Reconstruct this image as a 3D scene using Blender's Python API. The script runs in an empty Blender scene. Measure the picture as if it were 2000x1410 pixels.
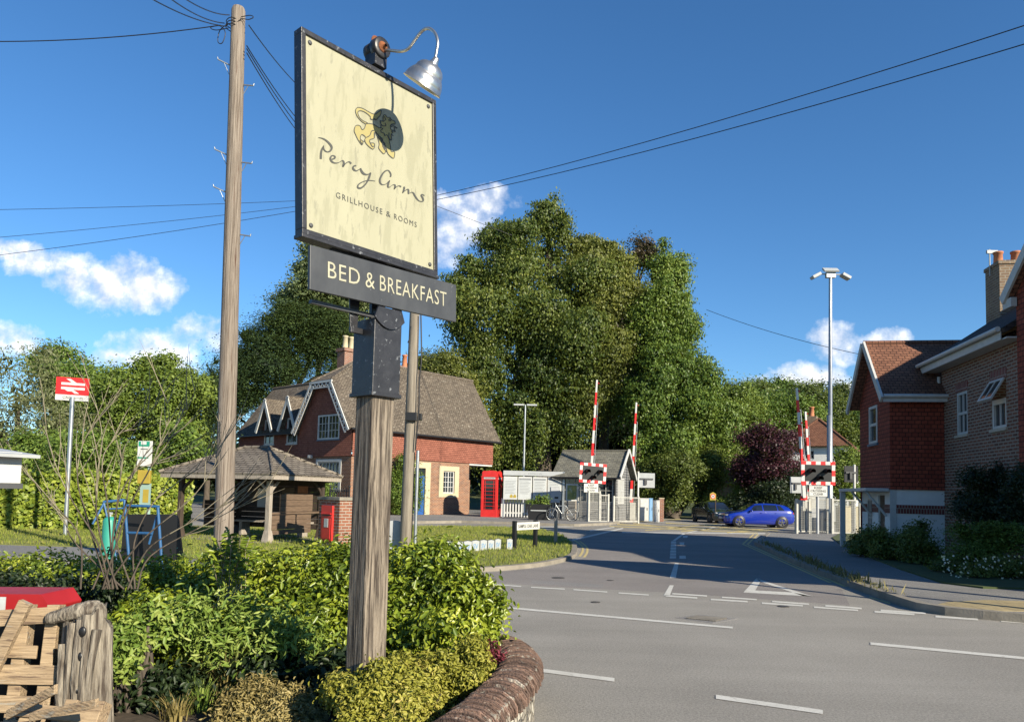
import bpy, math, random
import numpy as np
from mathutils import Vector, Matrix
rad = math.radians
SC = bpy.context.scene
COL = SC.collection
# ------------------------------------------------------------------ camera
F_PX, PITCH, ROLL, CAM_Z, PRIN_Y = 1450.0, rad(3.7), rad(1.4), 1.5, 869.0
cam_d = bpy.data.cameras.new('camera'); cam = bpy.data.objects.new('camera', cam_d); COL.objects.link(cam)
cam_d.sensor_fit = 'HORIZONTAL'; cam_d.sensor_width = 36; cam_d.lens = 36*F_PX/2000
cam_d.shift_y = (PRIN_Y-705)/2000; cam_d.clip_start = .05; cam_d.clip_end = 3000
CM = Matrix.Rotation(math.pi/2+PITCH, 3, 'X') @ Matrix.Rotation(ROLL, 3, 'Z')
cam.matrix_world = Matrix.Translation((0, 0, CAM_Z)) @ CM.to_4x4()
SC.camera = cam
# ------------------------------------------------------------------ sun and sky
SUN_EL, SUN_AZ = rad(25), rad(180-44)
sun_d = bpy.data.lights.new('sun', 'SUN'); sun = bpy.data.objects.new('sun', sun_d); COL.objects.link(sun)
sun_d.energy = 5.0; sun_d.angle = rad(.5); sun_d.color = (1, .90, .72)
SUNV = Vector((math.sin(SUN_AZ)*math.cos(SUN_EL), math.cos(SUN_AZ)*math.cos(SUN_EL), math.sin(SUN_EL)))
sun.rotation_euler = SUNV.to_track_quat('Z', 'Y').to_euler(); sun.location = (20, -25, 30)
SC.view_settings.view_transform = 'Standard'; SC.view_settings.look = 'None'
SC.view_settings.exposure = 1.0; SC.view_settings.gamma = 1
SC.cycles.max_bounces = 6; SC.cycles.diffuse_bounces = 2; SC.cycles.glossy_bounces = 2
SC.cycles.transmission_bounces = 4; SC.cycles.transparent_max_bounces = 8

def ray(px, py):
    return CM @ Vector(((px-1000)/F_PX, -(py-PRIN_Y)/F_PX, -1))
CAMP = Vector((0, 0, CAM_Z))
def G(px, py, z=0.0):                      # the point of a level at height z seen there in the photograph
    r = ray(px, py); return CAMP + r*((z-CAM_Z)/r.z)
def AT(px, py, Y):                         # the point seen there at distance Y
    r = ray(px, py); return CAMP + r*(Y/r.y)
def PLN(px, py, p0, n):
    r = ray(px, py); return CAMP + r*((p0-CAMP).dot(n)/r.dot(n))

class NT:
    def __init__(s, tree): s.t = tree; s.n = tree.nodes; s.l = tree.links
    def add(s, typ, **kw):
        nd = s.n.new(typ)
        for k, v in kw.items():
            if k == 'i':
                for a, b in v.items():
                    if hasattr(b, 'links') or b.__class__.__name__.startswith('NodeSocket'): s.l.new(b, nd.inputs[a])
                    else: nd.inputs[a].default_value = b
            else: setattr(nd, k, v)
        return nd
    def math(s, op, a, b=0.0, clamp=False):
        nd = s.n.new('ShaderNodeMath'); nd.operation = op; nd.use_clamp = clamp
        for k, v in ((0, a), (1, b)):
            if isinstance(v, (int, float)): nd.inputs[k].default_value = v
            else: s.l.new(v, nd.inputs[k])
        return nd.outputs[0]
    def mix(s, f, a, b, mode='MIX'):
        nd = s.n.new('ShaderNodeMix'); nd.data_type = 'RGBA'; nd.blend_type = mode
        for k, v in ((0, f), (6, a), (7, b)):
            if isinstance(v, (int, float)): nd.inputs[k].default_value = v
            elif isinstance(v, (tuple, list)): nd.inputs[k].default_value = (*v[:3], 1)
            else: s.l.new(v, nd.inputs[k])
        return nd.outputs[2]
    def ramp(s, f, stops):
        nd = s.n.new('ShaderNodeValToRGB'); e = nd.color_ramp.elements
        while len(e) < len(stops): e.new(.5)
        for k, (p, c) in enumerate(stops):
            e[k].position = p; e[k].color = (*c, 1) if isinstance(c, (tuple, list)) else (c, c, c, 1)
        s.l.new(f, nd.inputs[0]); return nd.outputs[0]

W = bpy.data.worlds.new('World'); SC.world = W; W.use_nodes = True
nt = NT(W.node_tree); nt.n.clear()
sky = nt.add('ShaderNodeTexSky', sky_type='NISHITA', sun_disc=False, sun_elevation=SUN_EL, sun_rotation=SUN_AZ,
             air_density=1.0, dust_density=.05, ozone_density=4.5)
hs = nt.add('ShaderNodeHueSaturation', i={'Hue': .5, 'Saturation': 1.10, 'Value': 1.0, 'Color': nt.mix(1.0, sky.outputs[0], (.88, .985, 1.06), 'MULTIPLY')})
tc = nt.add('ShaderNodeTexCoord')
sx = nt.add('ShaderNodeSeparateXYZ', i={0: tc.outputs['Generated']})
yy = nt.math('MAXIMUM', nt.math('ABSOLUTE', sx.outputs[1]), .02)
u_ = nt.math('DIVIDE', sx.outputs[0], yy); v_ = nt.math('DIVIDE', sx.outputs[2], yy)
uv = nt.add('ShaderNodeCombineXYZ', i={0: u_, 1: v_, 2: 0.0})
n1 = nt.add('ShaderNodeTexNoise', i={'Vector': uv.outputs[0], 'Scale': 22.0, 'Detail': 9.0, 'Roughness': .6})
n2 = nt.add('ShaderNodeTexNoise', i={'Vector': uv.outputs[0], 'Scale': 6.0, 'Detail': 4.0})
CL = [(200, 550, 150, 62), (90, 515, 110, 34), (280, 560, 80, 52), (20, 490, 70, 26), (330, 690, 130, 50), (385, 665, 75, 55), (245, 700, 70, 24), (25, 660, 70, 40), (900, 435, 100, 72),
      (950, 395, 70, 40), (880, 470, 60, 60), (1645, 672, 68, 50), (1728, 668, 60, 38), (1580, 745, 95, 42), (1690, 765, 90, 30), (1480, 760, 70, 30)]
acc = None
for px, py, a, b in CL:
    r = ray(px, py); u0, v0 = r.x/r.y, r.z/r.y
    du = nt.math('DIVIDE', nt.math('SUBTRACT', u_, u0), a/F_PX); dv = nt.math('DIVIDE', nt.math('SUBTRACT', v_, v0), b/F_PX)
    d = nt.math('SUBTRACT', 1.0, nt.math('ADD', nt.math('MULTIPLY', du, du), nt.math('MULTIPLY', dv, dv)))
    acc = d if acc is None else nt.math('MAXIMUM', acc, d)
acc = nt.math('MAXIMUM', acc, -1.6)
den = nt.math('ADD', nt.math('ADD', acc, nt.math('MULTIPLY', nt.math('SUBTRACT', n1.outputs[0], .50), 3.0)),
              nt.math('MULTIPLY', nt.math('SUBTRACT', n2.outputs[0], .5), 2.4))
mask = nt.ramp(den, [(0.0, 0.0), (.45, .40), (1.0, .92)])
# sunlit tops, greyer bases: the density looked up a little nearer the sun
off = nt.add('ShaderNodeVectorMath', operation='ADD'); nt.l.new(uv.outputs[0], off.inputs[0]); off.inputs[1].default_value = (.006, .016, 0)
n3 = nt.add('ShaderNodeTexNoise', i={'Vector': off.outputs[0], 'Scale': 22.0, 'Detail': 9.0, 'Roughness': .6})
sh = nt.math('ADD', nt.math('MULTIPLY', nt.math('SUBTRACT', n1.outputs[0], n3.outputs[0]), 3.2), .55, True)
ccol = nt.ramp(sh, [(0.0, (4.2, 4.8, 5.9)), (.6, (6.6, 6.8, 7.3)), (1.0, (9.0, 8.9, 8.8))])
skyc = nt.mix(mask, hs.outputs[0], ccol)
bg = nt.add('ShaderNodeBackground', i={'Color': skyc, 'Strength': .078})
out = nt.add('ShaderNodeOutputWorld', i={0: bg.outputs[0]})

# ------------------------------------------------------------------ objects
def tag(o, label, cat, group=None, kind=None):
    if label: o['label'] = label
    if cat: o['category'] = cat
    if group: o['group'] = group
    if kind: o['kind'] = kind
    return o
def thing(name, loc, label, cat, rz=0.0, group=None):
    o = bpy.data.objects.new(name, None); COL.objects.link(o); o.empty_display_size = .2
    o.location = loc; o.rotation_euler = (0, 0, rz)
    return tag(o, label, cat, group)
def dup(root, loc, rz=None, label=None):
    def cp(o, par):
        c = o.copy(); COL.objects.link(c); c.parent = par
        for ch in o.children: cp(ch, c)
        return c
    r = cp(root, None); r.location = loc
    if rz is not None: r.rotation_euler = (0, 0, rz)
    if label: r['label'] = label
    return r
class Fr:                                  # a frame: origin and three axes
    def __init__(s, o=(0, 0, 0), u=(1, 0, 0), v=(0, 0, 1), w=None):
        s.o = Vector(o); s.u = Vector(u).normalized(); s.v = Vector(v).normalized()
        s.w = Vector(w).normalized() if w else s.u.cross(s.v).normalized()
    def p(s, a, b, c=0.0): return s.o + s.u*a + s.v*b + s.w*c
W0 = Fr((0, 0, 0), (1, 0, 0), (0, 1, 0), (0, 0, 1))
class MB:
    def __init__(s): s.v = []; s.f = []; s.m = []; s.s = []
    def face(s, pts, m=0, sm=False):
        k = len(s.v); s.v += [tuple(p) for p in pts]; s.f.append(tuple(range(k, k+len(pts)))); s.m.append(m); s.s.append(sm)
    def raw(s, vs, fs, m=0, sm=False):
        k = len(s.v); s.v += [tuple(p) for p in vs]
        for f in fs: s.f.append(tuple(i+k for i in f)); s.m.append(m); s.s.append(sm)
    def box(s, fr, a0, a1, b0, b1, c0, c1, m=0, ta=0, tb=0):    # ta, tb: the c1 end is narrower by so much a side
        P = fr.p
        vs = [P(a0, b0, c0), P(a1, b0, c0), P(a1, b1, c0), P(a0, b1, c0), P(a0+ta, b0+tb, c1), P(a1-ta, b0+tb, c1), P(a1-ta, b1-tb, c1), P(a0+ta, b1-tb, c1)]
        fs = [(0, 3, 2, 1), (4, 5, 6, 7), (0, 1, 5, 4), (1, 2, 6, 5), (2, 3, 7, 6), (3, 0, 4, 7)]
        if fr.u.cross(fr.v).dot(fr.w) * (a1-a0)*(b1-b0)*(c1-c0) < 0: fs = [f[::-1] for f in fs]
        s.raw(vs, fs, m)
    def prism(s, poly, fr, c0, c1, m=0, sm=False):
        n = len(poly); a = [fr.p(x, y, c0) for x, y in poly]; b = [fr.p(x, y, c1) for x, y in poly]
        s.raw(a+b, [tuple(range(n))[::-1], tuple(range(n, 2*n))], m)
        s.raw(a+b, [(i, (i+1) % n, n+(i+1) % n, n+i) for i in range(n)], m, sm)
    def tube(s, path, r, n=8, m=0, cap=True, sm=True):
        path = [Vector(p) for p in path]; N = len(path)
        rs = r if isinstance(r, (list, tuple)) else [r]*N
        t0 = (path[1]-path[0]).normalized(); up = Vector((0, 0, 1)) if abs(t0.z) < .9 else Vector((1, 0, 0))
        x = t0.cross(up).normalized(); vs = []
        for i, p in enumerate(path):
            t = (path[min(i+1, N-1)]-path[max(i-1, 0)]).normalized()
            x = (x - t*x.dot(t)).normalized(); y = t.cross(x)
            for k in range(n):
                a = 2*math.pi*k/n; vs.append(p + (x*math.cos(a)+y*math.sin(a))*rs[i])
        fs = [(i*n+k, i*n+(k+1) % n, (i+1)*n+(k+1) % n, (i+1)*n+k) for i in range(N-1) for k in range(n)]
        s.raw(vs, fs, m, sm)
        if cap: s.raw([vs[k] for k in range(n)], [tuple(range(n))[::-1]], m); s.raw(vs[-n:], [tuple(range(n))], m)
    def lathe(s, prof, fr=W0, n=20, m=0, sm=True):             # prof: (radius, height along w)
        vs = []
        for r, h in prof:
            for k in range(n):
                a = 2*math.pi*k/n; vs.append(fr.p(r*math.cos(a), r*math.sin(a), h))
        s.raw(vs, [(i*n+k, i*n+(k+1) % n, (i+1)*n+(k+1) % n, (i+1)*n+k) for i in range(len(prof)-1) for k in range(n)], m, sm)
    def cap(s, r, h, fr=W0, n=20, m=0):
        s.face([fr.p(r*math.cos(2*math.pi*k/n), r*math.sin(2*math.pi*k/n), h) for k in range(n)], m)
    def ball(s, c, rx, ry=None, rz=None, m=0, n=12, k=8):
        ry = ry or rx; rz = rz or rx; c = Vector(c)
        s.lathe_ball = 0; vs = []
        for i in range(k+1):
            ph = -math.pi/2+math.pi*i/k
            for j in range(n):
                a = 2*math.pi*j/n; vs.append(c+Vector((rx*math.cos(ph)*math.cos(a), ry*math.cos(ph)*math.sin(a), rz*math.sin(ph))))
        s.raw(vs, [(i*n+j, i*n+(j+1) % n, (i+1)*n+(j+1) % n, (i+1)*n+j) for i in range(k) for j in range(n)], m, True)
    def shift(s, d):
        d = Vector(d); s.v = [tuple(Vector(p)-d) for p in s.v]; return s
    def build(s, name, mats, par=None, loc=None, bevel=0, uvs=1.0):
        me = bpy.data.meshes.new(name); me.from_pydata(s.v, [], s.f)
        if not isinstance(mats, (list, tuple)): mats = [mats]
        for m in mats: me.materials.append(m)
        me.polygons.foreach_set('material_index', s.m); me.polygons.foreach_set('use_smooth', s.s)
        ul = me.uv_layers.new(name='UVMap'); uvd = [0.0]*(2*len(me.loops)); Z = Vector((0, 0, 1))
        for p in me.polygons:
            n = p.normal
            if abs(n.z) > .97: t, b = Vector((1, 0, 0)), Vector((0, 1, 0))
            else: t = Z.cross(n).normalized(); b = n.cross(t).normalized()
            for li in p.loop_indices:
                co = me.vertices[me.loops[li].vertex_index].co
                uvd[2*li] = co.dot(t); uvd[2*li+1] = co.dot(b)
        ul.data.foreach_set('uv', uvd); me.update()
        o = bpy.data.objects.new(name, me); COL.objects.link(o)
        if par: o.parent = par
        if loc is not None: o.location = loc
        if bevel:
            b = o.modifiers.new('bevel', 'BEVEL'); b.width = bevel; b.segments = 2; b.limit_method = 'ANGLE'
        return o
def smooth_path(pts, k=6):                 # Catmull-Rom through tuples of any length
    out = []
    P = [pts[0]]+list(pts)+[pts[-1]]
    for i in range(1, len(P)-2):
        for j in range(k):
            t = j/k
            out.append(tuple(.5*((2*P[i][q])+(-P[i-1][q]+P[i+1][q])*t+(2*P[i-1][q]-5*P[i][q]+4*P[i+1][q]-P[i+2][q])*t*t+(-P[i-1][q]+3*P[i][q]-3*P[i+1][q]+P[i+2][q])*t**3) for q in range(len(pts[0]))))
    out.append(tuple(pts[-1])); return out
def text_geo(mb, s, fr, width=None, height=None, align='L', m=0, bold=0.0, space=1.0):   # flat letters on a frame; height = cap height
    cu = bpy.data.curves.new('t', 'FONT'); cu.body = s; cu.size = 1; cu.resolution_u = 3; cu.offset = bold; cu.space_character = space
    o = bpy.data.objects.new('t', cu); me = bpy.data.meshes.new_from_object(o)
    co = [v.co.copy() for v in me.vertices]
    if co:
        x0 = min(c.x for c in co); x1 = max(c.x for c in co); sy = (height or .1)/.69; sx_ = width/(x1-x0) if width else sy
        dx = {'L': 0, 'C': -(x1-x0)*sx_/2}[align]
        mb.raw([fr.p((c.x-x0)*sx_+dx, c.y*sy) for c in co], [tuple(p.vertices) for p in me.polygons], m)
    bpy.data.objects.remove(o); bpy.data.curves.remove(cu); bpy.data.meshes.remove(me)

# ------------------------------------------------------------------ materials
def mat(name, c1, c2=None, scale=4.0, stretch=(1, 1, 1), rough=.7, metal=0.0, bump=0.0, bscale=None, spots=None, spec=.4, coat=0.0, detail=6.0, rn=0.0, contrast=(.3, .7)):
    m = bpy.data.materials.new(name); m.use_nodes = True; t = NT(m.node_tree); p = t.n['Principled BSDF']
    p.inputs['Roughness'].default_value = rough; p.inputs['Metallic'].default_value = metal
    p.inputs['Specular IOR Level'].default_value = spec; p.inputs['Coat Weight'].default_value = coat; p.inputs['Coat Roughness'].default_value = .08
    tcd = t.add('ShaderNodeTexCoord'); mp = t.add('ShaderNodeMapping', i={0: tcd.outputs['Object'], 3: stretch})
    col = None
    if c2:
        n = t.add('ShaderNodeTexNoise', i={'Vector': mp.outputs[0], 'Scale': scale, 'Detail': detail, 'Roughness': .6})
        col = t.ramp(n.outputs[0], [(contrast[0], c1), (contrast[1], c2)])
    if spots:
        for sc, ssc, th in spots:
            n = t.add('ShaderNodeTexNoise', i={'Vector': mp.outputs[0], 'Scale': ssc, 'Detail': 5.0, 'Roughness': .65})
            f = t.ramp(n.outputs[0], [(th, 0.0), (min(1, th+.06), .85)])
            col = t.mix(f, col if col else c1, sc)
    if col: t.l.new(col, p.inputs['Base Color'])
    else: p.inputs['Base Color'].default_value = (*c1, 1)
    if bump:
        n = t.add('ShaderNodeTexNoise', i={'Vector': mp.outputs[0], 'Scale': bscale or scale*4, 'Detail': 5.0})
        b = t.add('ShaderNodeBump', i={'Strength': bump, 'Distance': .02, 'Height': n.outputs[0]}); t.l.new(b.outputs[0], p.inputs['Normal'])
    return m
def courses(name, cA, cB, mortar, bw, bh, ms=.01, bump=.5, patch=None, offset=.5, rough=.85, step=0.0, dirt=.35, squash=None):
    m = bpy.data.materials.new(name); m.use_nodes = True; t = NT(m.node_tree); p = t.n['Principled BSDF']
    p.inputs['Roughness'].default_value = rough; p.inputs['Specular IOR Level'].default_value = .25
    tcd = t.add('ShaderNodeTexCoord')
    wob = t.add('ShaderNodeTexNoise', i={'Vector': tcd.outputs['UV'], 'Scale': 3.0, 'Detail': 3.0})
    vv = t.add('ShaderNodeVectorMath', operation='MULTIPLY_ADD'); t.l.new(wob.outputs['Color'], vv.inputs[0]); vv.inputs[1].default_value = (.012, .012, 0); t.l.new(tcd.outputs['UV'], vv.inputs[2])
    br = t.add('ShaderNodeTexBrick', offset=offset, i={'Vector': vv.outputs[0], 'Color1': (*cA, 1), 'Color2': (*cB, 1), 'Mortar': (*mortar, 1), 'Scale': 1.0, 'Mortar Size': ms, 'Mortar Smooth': .2, 'Bias': 0.0, 'Brick Width': bw, 'Row Height': bh})
    n = t.add('ShaderNodeTexNoise', i={'Vector': tcd.outputs['UV'], 'Scale': 1.3, 'Detail': 8.0, 'Roughness': .7})
    n2_ = t.add('ShaderNodeTexNoise', i={'Vector': tcd.outputs['UV'], 'Scale': 14.0, 'Detail': 4.0})
    col = t.mix(dirt, br.outputs['Color'], t.ramp(n.outputs[0], [(.3, .25), (.75, 1.0)]), 'MULTIPLY')
    col = t.mix(dirt*.9, col, t.ramp(n2_.outputs[0], [(.3, .35), (.7, 1.0)]), 'MULTIPLY')
    if patch:
        for pc, ps, th in patch:
            n3_ = t.add('ShaderNodeTexNoise', i={'Vector': tcd.outputs['UV'], 'Scale': ps, 'Detail': 6.0, 'Roughness': .7})
            col = t.mix(t.ramp(n3_.outputs[0], [(th, 0.0), (th+.08, .8)]), col, pc)
    t.l.new(col, p.inputs['Base Color'])
    h = t.math('SUBTRACT', 1.0, br.outputs['Fac'])
    if step:
        sp = t.add('ShaderNodeSeparateXYZ', i={0: tcd.outputs['UV']})
        saw = t.math('SUBTRACT', 1.0, t.math('FRACT', t.math('DIVIDE', sp.outputs[1], bh)))
        h = t.math('ADD', t.math('MULTIPLY', saw, 1.4), t.math('MULTIPLY', h, .6))
    h = t.math('ADD', h, t.math('MULTIPLY', n2_.outputs[0], .5))
    b = t.add('ShaderNodeBump', i={'Strength': bump, 'Distance': .02, 'Height': h}); t.l.new(b.outputs[0], p.inputs['Normal'])
    return m
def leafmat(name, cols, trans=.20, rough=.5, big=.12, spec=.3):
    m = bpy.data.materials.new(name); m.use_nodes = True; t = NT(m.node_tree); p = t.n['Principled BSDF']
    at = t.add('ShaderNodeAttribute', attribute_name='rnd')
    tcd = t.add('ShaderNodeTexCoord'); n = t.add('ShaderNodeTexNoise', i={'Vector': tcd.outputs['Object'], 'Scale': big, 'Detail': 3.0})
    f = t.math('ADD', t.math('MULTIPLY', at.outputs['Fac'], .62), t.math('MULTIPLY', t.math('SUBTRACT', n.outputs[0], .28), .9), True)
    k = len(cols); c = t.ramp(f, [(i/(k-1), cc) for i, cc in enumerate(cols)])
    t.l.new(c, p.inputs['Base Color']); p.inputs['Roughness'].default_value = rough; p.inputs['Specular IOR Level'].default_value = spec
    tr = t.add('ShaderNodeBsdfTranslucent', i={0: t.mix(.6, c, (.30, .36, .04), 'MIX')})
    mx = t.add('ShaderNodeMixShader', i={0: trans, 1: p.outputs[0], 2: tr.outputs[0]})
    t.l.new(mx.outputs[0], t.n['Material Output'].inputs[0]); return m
def glassmat(name, c=(.012, .016, .02), rough=.06):
    return mat(name, c, c2=(c[0]*2.2, c[1]*2.2, c[2]*2.2), scale=1.4, rough=rough, spec=.9)
M = dict(
 white=mat('white_paint', (.50, .50, .485), (.42, .42, .40), scale=7, rough=.45, bump=.05),
 offwhite=mat('old_white_paint', (.40, .395, .36), (.28, .275, .25), scale=6, rough=.6, bump=.1),
 render=mat('white_render', (.72, .72, .70), (.62, .62, .60), scale=3, rough=.85, bump=.15, bscale=90),
 black=mat('black_paint', (.012, .012, .014), (.03, .03, .034), scale=9, rough=.38, bump=.08, spots=[((.16, .17, .18), 30, .61)]),
 blackboard=mat('weathered_black_board', (.028, .030, .034), (.055, .058, .062), scale=5, stretch=(1, 1, .6), rough=.42, bump=.06, spots=[((.20, .21, .21), 30, .69)]),
 plainblack=mat('black_plastic', (.012, .012, .013), rough=.4),
 darkgrey=mat('dark_grey', (.045, .047, .05), (.07, .072, .075), rough=.55),
 grey=mat('grey_paint', (.30, .31, .32), (.38, .39, .40), scale=3, rough=.5),
 lightgrey=mat('light_grey', (.36, .375, .38), (.30, .315, .32), scale=3, rough=.5),
 galv=mat('galvanised_steel', (.40, .42, .43), (.29, .31, .32), scale=9, rough=.38, metal=.75, bump=.04),
 alu=mat('dull_aluminium', (.62, .60, .56), (.40, .39, .36), scale=7, rough=.30, metal=.9, bump=.06, bscale=40),
 cream=mat('cream_sign_panel', (.30, .29, .20), (.27, .26, .178), scale=2.0, stretch=(3, 3, .7), rough=.5, spots=[((.205, .20, .14), 9, .58), ((.245, .238, .16), 4, .53)]),
 creamletter=mat('cream_lettering', (.36, .345, .25), (.27, .26, .19), scale=14, rough=.6),
 ink=mat('dark_grey_lettering', (.045, .047, .043), rough=.6),
 lionyellow=mat('lion_yellow', (.29, .255, .10), (.26, .22, .085), scale=6, rough=.6),
 rust=mat('rust', (.22, .075, .025), (.10, .035, .015), scale=18, rough=.9, bump=.3),
 oak=mat('weathered_oak', (.235, .195, .15), (.05, .038, .029), scale=3.6, stretch=(16, 16, .7), rough=.85, bump=1.0, bscale=7, spots=[((.018, .013, .010), 4.2, .57)], detail=10, contrast=(.42, .60)),
 pole=mat('creosoted_pole', (.26, .22, .18), (.085, .064, .048), scale=4.2, stretch=(12, 12, .30), rough=.85, bump=.8, bscale=8, spots=[((.07, .032, .02), 2.6, .59), ((.02, .015, .012), 5.0, .66)], detail=9, contrast=(.34, .68)),
 polegrey=mat('grey_pole', (.25, .22, .175), (.11, .092, .072), scale=3, stretch=(8, 8, .4), rough=.85, bump=.5, bscale=12, detail=9),
 wood=mat('brown_boards', (.15, .10, .065), (.08, .052, .034), scale=4, stretch=(1, 1, 9), rough=.8, bump=.4, bscale=12),
 darkwood=mat('dark_timber', (.06, .042, .03), (.032, .023, .018), scale=5, stretch=(2, 2, 1), rough=.8, bump=.3),
 greywood=mat('grey_timber', (.34, .30, .25), (.20, .17, .14), scale=5, stretch=(6, 6, .8), rough=.85, bump=.4),
 drift=mat('bleached_driftwood', (.30, .265, .21), (.055, .042, .032), scale=3.5, stretch=(10, 10, .8), rough=.9, bump=.9, bscale=9, detail=10, contrast=(.34, .62)),
 pallet=mat('pallet_wood', (.37, .275, .17), (.20, .14, .085), scale=4, stretch=(.8, 9, 9), rough=.8, bump=.6, bscale=10, spots=[((.10, .065, .045), 5, .58), ((.25, .23, .19), 3, .6)]),
 red=mat('red_paint', (.58, .030, .026), (.48, .022, .02), scale=4, rough=.35, coat=.2),
 signred=mat('sign_red', (.60, .012, .014), (.52, .010, .012), scale=4, rough=.4),
 darkred=mat('dark_red_plastic', (.34, .015, .018), (.24, .010, .012), scale=3, rough=.5),
 yellow=mat('yellow_paint', (.33, .25, .035), (.27, .20, .03), scale=4, rough=.5),
 green=mat('bus_green', (.012, .22, .14), (.010, .18, .12), scale=4, rough=.5),
 palegreen=mat('pale_green_plastic', (.24, .34, .30), (.20, .29, .26), scale=5, rough=.5),
 teal=mat('teal_cylinder', (.035, .27, .20), (.028, .22, .165), scale=6, rough=.45, bump=.04),
 blueframe=mat('blue_tube_paint', (.028, .105, .24), (.020, .07, .17), scale=8, rough=.4, bump=.05),
 slateblue=mat('slate_grey_sill', (.10, .14, .18), (.08, .11, .15), rough=.6),
 bluedoor=mat('blue_door', (.02, .09, .30), (.016, .07, .25), rough=.45),
 paleblue=mat('pale_blue_print', (.12, .26, .46), (.2, .34, .5), scale=20, rough=.6),
 terracotta=mat('terracotta', (.42, .17, .08), (.32, .12, .06), scale=8, rough=.8, bump=.1),
 stone=mat('cream_stone', (.44, .39, .26), (.36, .315, .21), scale=6, rough=.85, bump=.2),
 sillstone=mat('buff_sill', (.44, .38, .30), (.36, .31, .24), scale=6, rough=.85, bump=.2),
 paper=mat('paper', (.42, .44, .44), (.36, .38, .38), scale=9, rough=.6),
 print=mat('grey_print', (.14, .15, .155), (.24, .25, .255), scale=40, rough=.6),
 glass=glassmat('window_glass'), carglass=glassmat('car_glass', (.006, .008, .012), .04),
 brick_cottage=courses('orange_brick', (.32, .13, .06), (.185, .07, .04), (.37, .32, .25), .225, .075, .011, patch=[((.36, .28, .16), 2.2, .62)]),
 brick_pier=courses('pier_brick', (.30, .12, .07), (.22, .085, .055), (.36, .32, .27), .225, .075, .011),
 brick_house=courses('brown_brick', (.25, .10, .06), (.12, .052, .036), (.30, .25, .20), .225, .08, .017, dirt=.25),
 brick_stack=courses('chimney_brick', (.27, .19, .12), (.20, .13, .085), (.34, .30, .24), .225, .075, .011),
 brick_red=courses('red_soldier_brick', (.24, .06, .045), (.18, .045, .035), (.34, .28, .24), .075, .225, .012),
 tile_red=courses('red_hung_tile', (.34, .075, .04), (.25, .05, .028), (.05, .018, .012), .165, .115, .009, bump=1.0, step=1, dirt=.3),
 tile_cottage=courses('pink_hung_tile', (.32, .12, .08), (.235, .083, .055), (.12, .05, .035), .165, .115, .009, bump=.9, step=1, dirt=.3),
 roof_cottage=courses('lichened_roof_tile', (.255, .21, .16), (.165, .135, .105), (.05, .038, .028), .17, .11, .010, bump=1.0, step=1, dirt=.6, patch=[((.36, .33, .27), 5.5, .58), ((.10, .095, .07), 4, .60), ((.055, .043, .035), 6.5, .55)]),
 roof_brown=courses('brown_roof_tile', (.30, .14, .085), (.21, .095, .06), (.06, .03, .022), .17, .115, .010, bump=1.0, step=1, dirt=.5, patch=[((.40, .28, .18), 6, .68)]),
 roof_dark=courses('dark_roof_tile', (.07, .055, .05), (.05, .04, .038), (.02, .018, .016), .17, .115, .010, bump=1.0, step=1, dirt=.4),
 shingle=courses('wood_shingle', (.29, .25, .20), (.195, .165, .13), (.035, .028, .022), .30, .13, .014, bump=1.0, step=1, dirt=.5, patch=[((.34, .30, .24), 4, .64)]),
 slate=courses('mossy_slate', (.24, .23, .185), (.16, .155, .13), (.06, .06, .05), .25, .17, .010, bump=.8, step=1, dirt=.5, patch=[((.30, .27, .15), 6, .60), ((.11, .12, .05), 8, .64)]),
 clad=courses('grey_weatherboard', (.20, .20, .20), (.17, .17, .17), (.06, .06, .06), 3.0, .15, .012, bump=1.0, step=1, dirt=.3),
 cladwhite=courses('pale_weatherboard', (.58, .58, .55), (.52, .52, .50), (.25, .25, .25), 3.0, .15, .010, bump=.8, step=1, dirt=.2),
)
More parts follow.
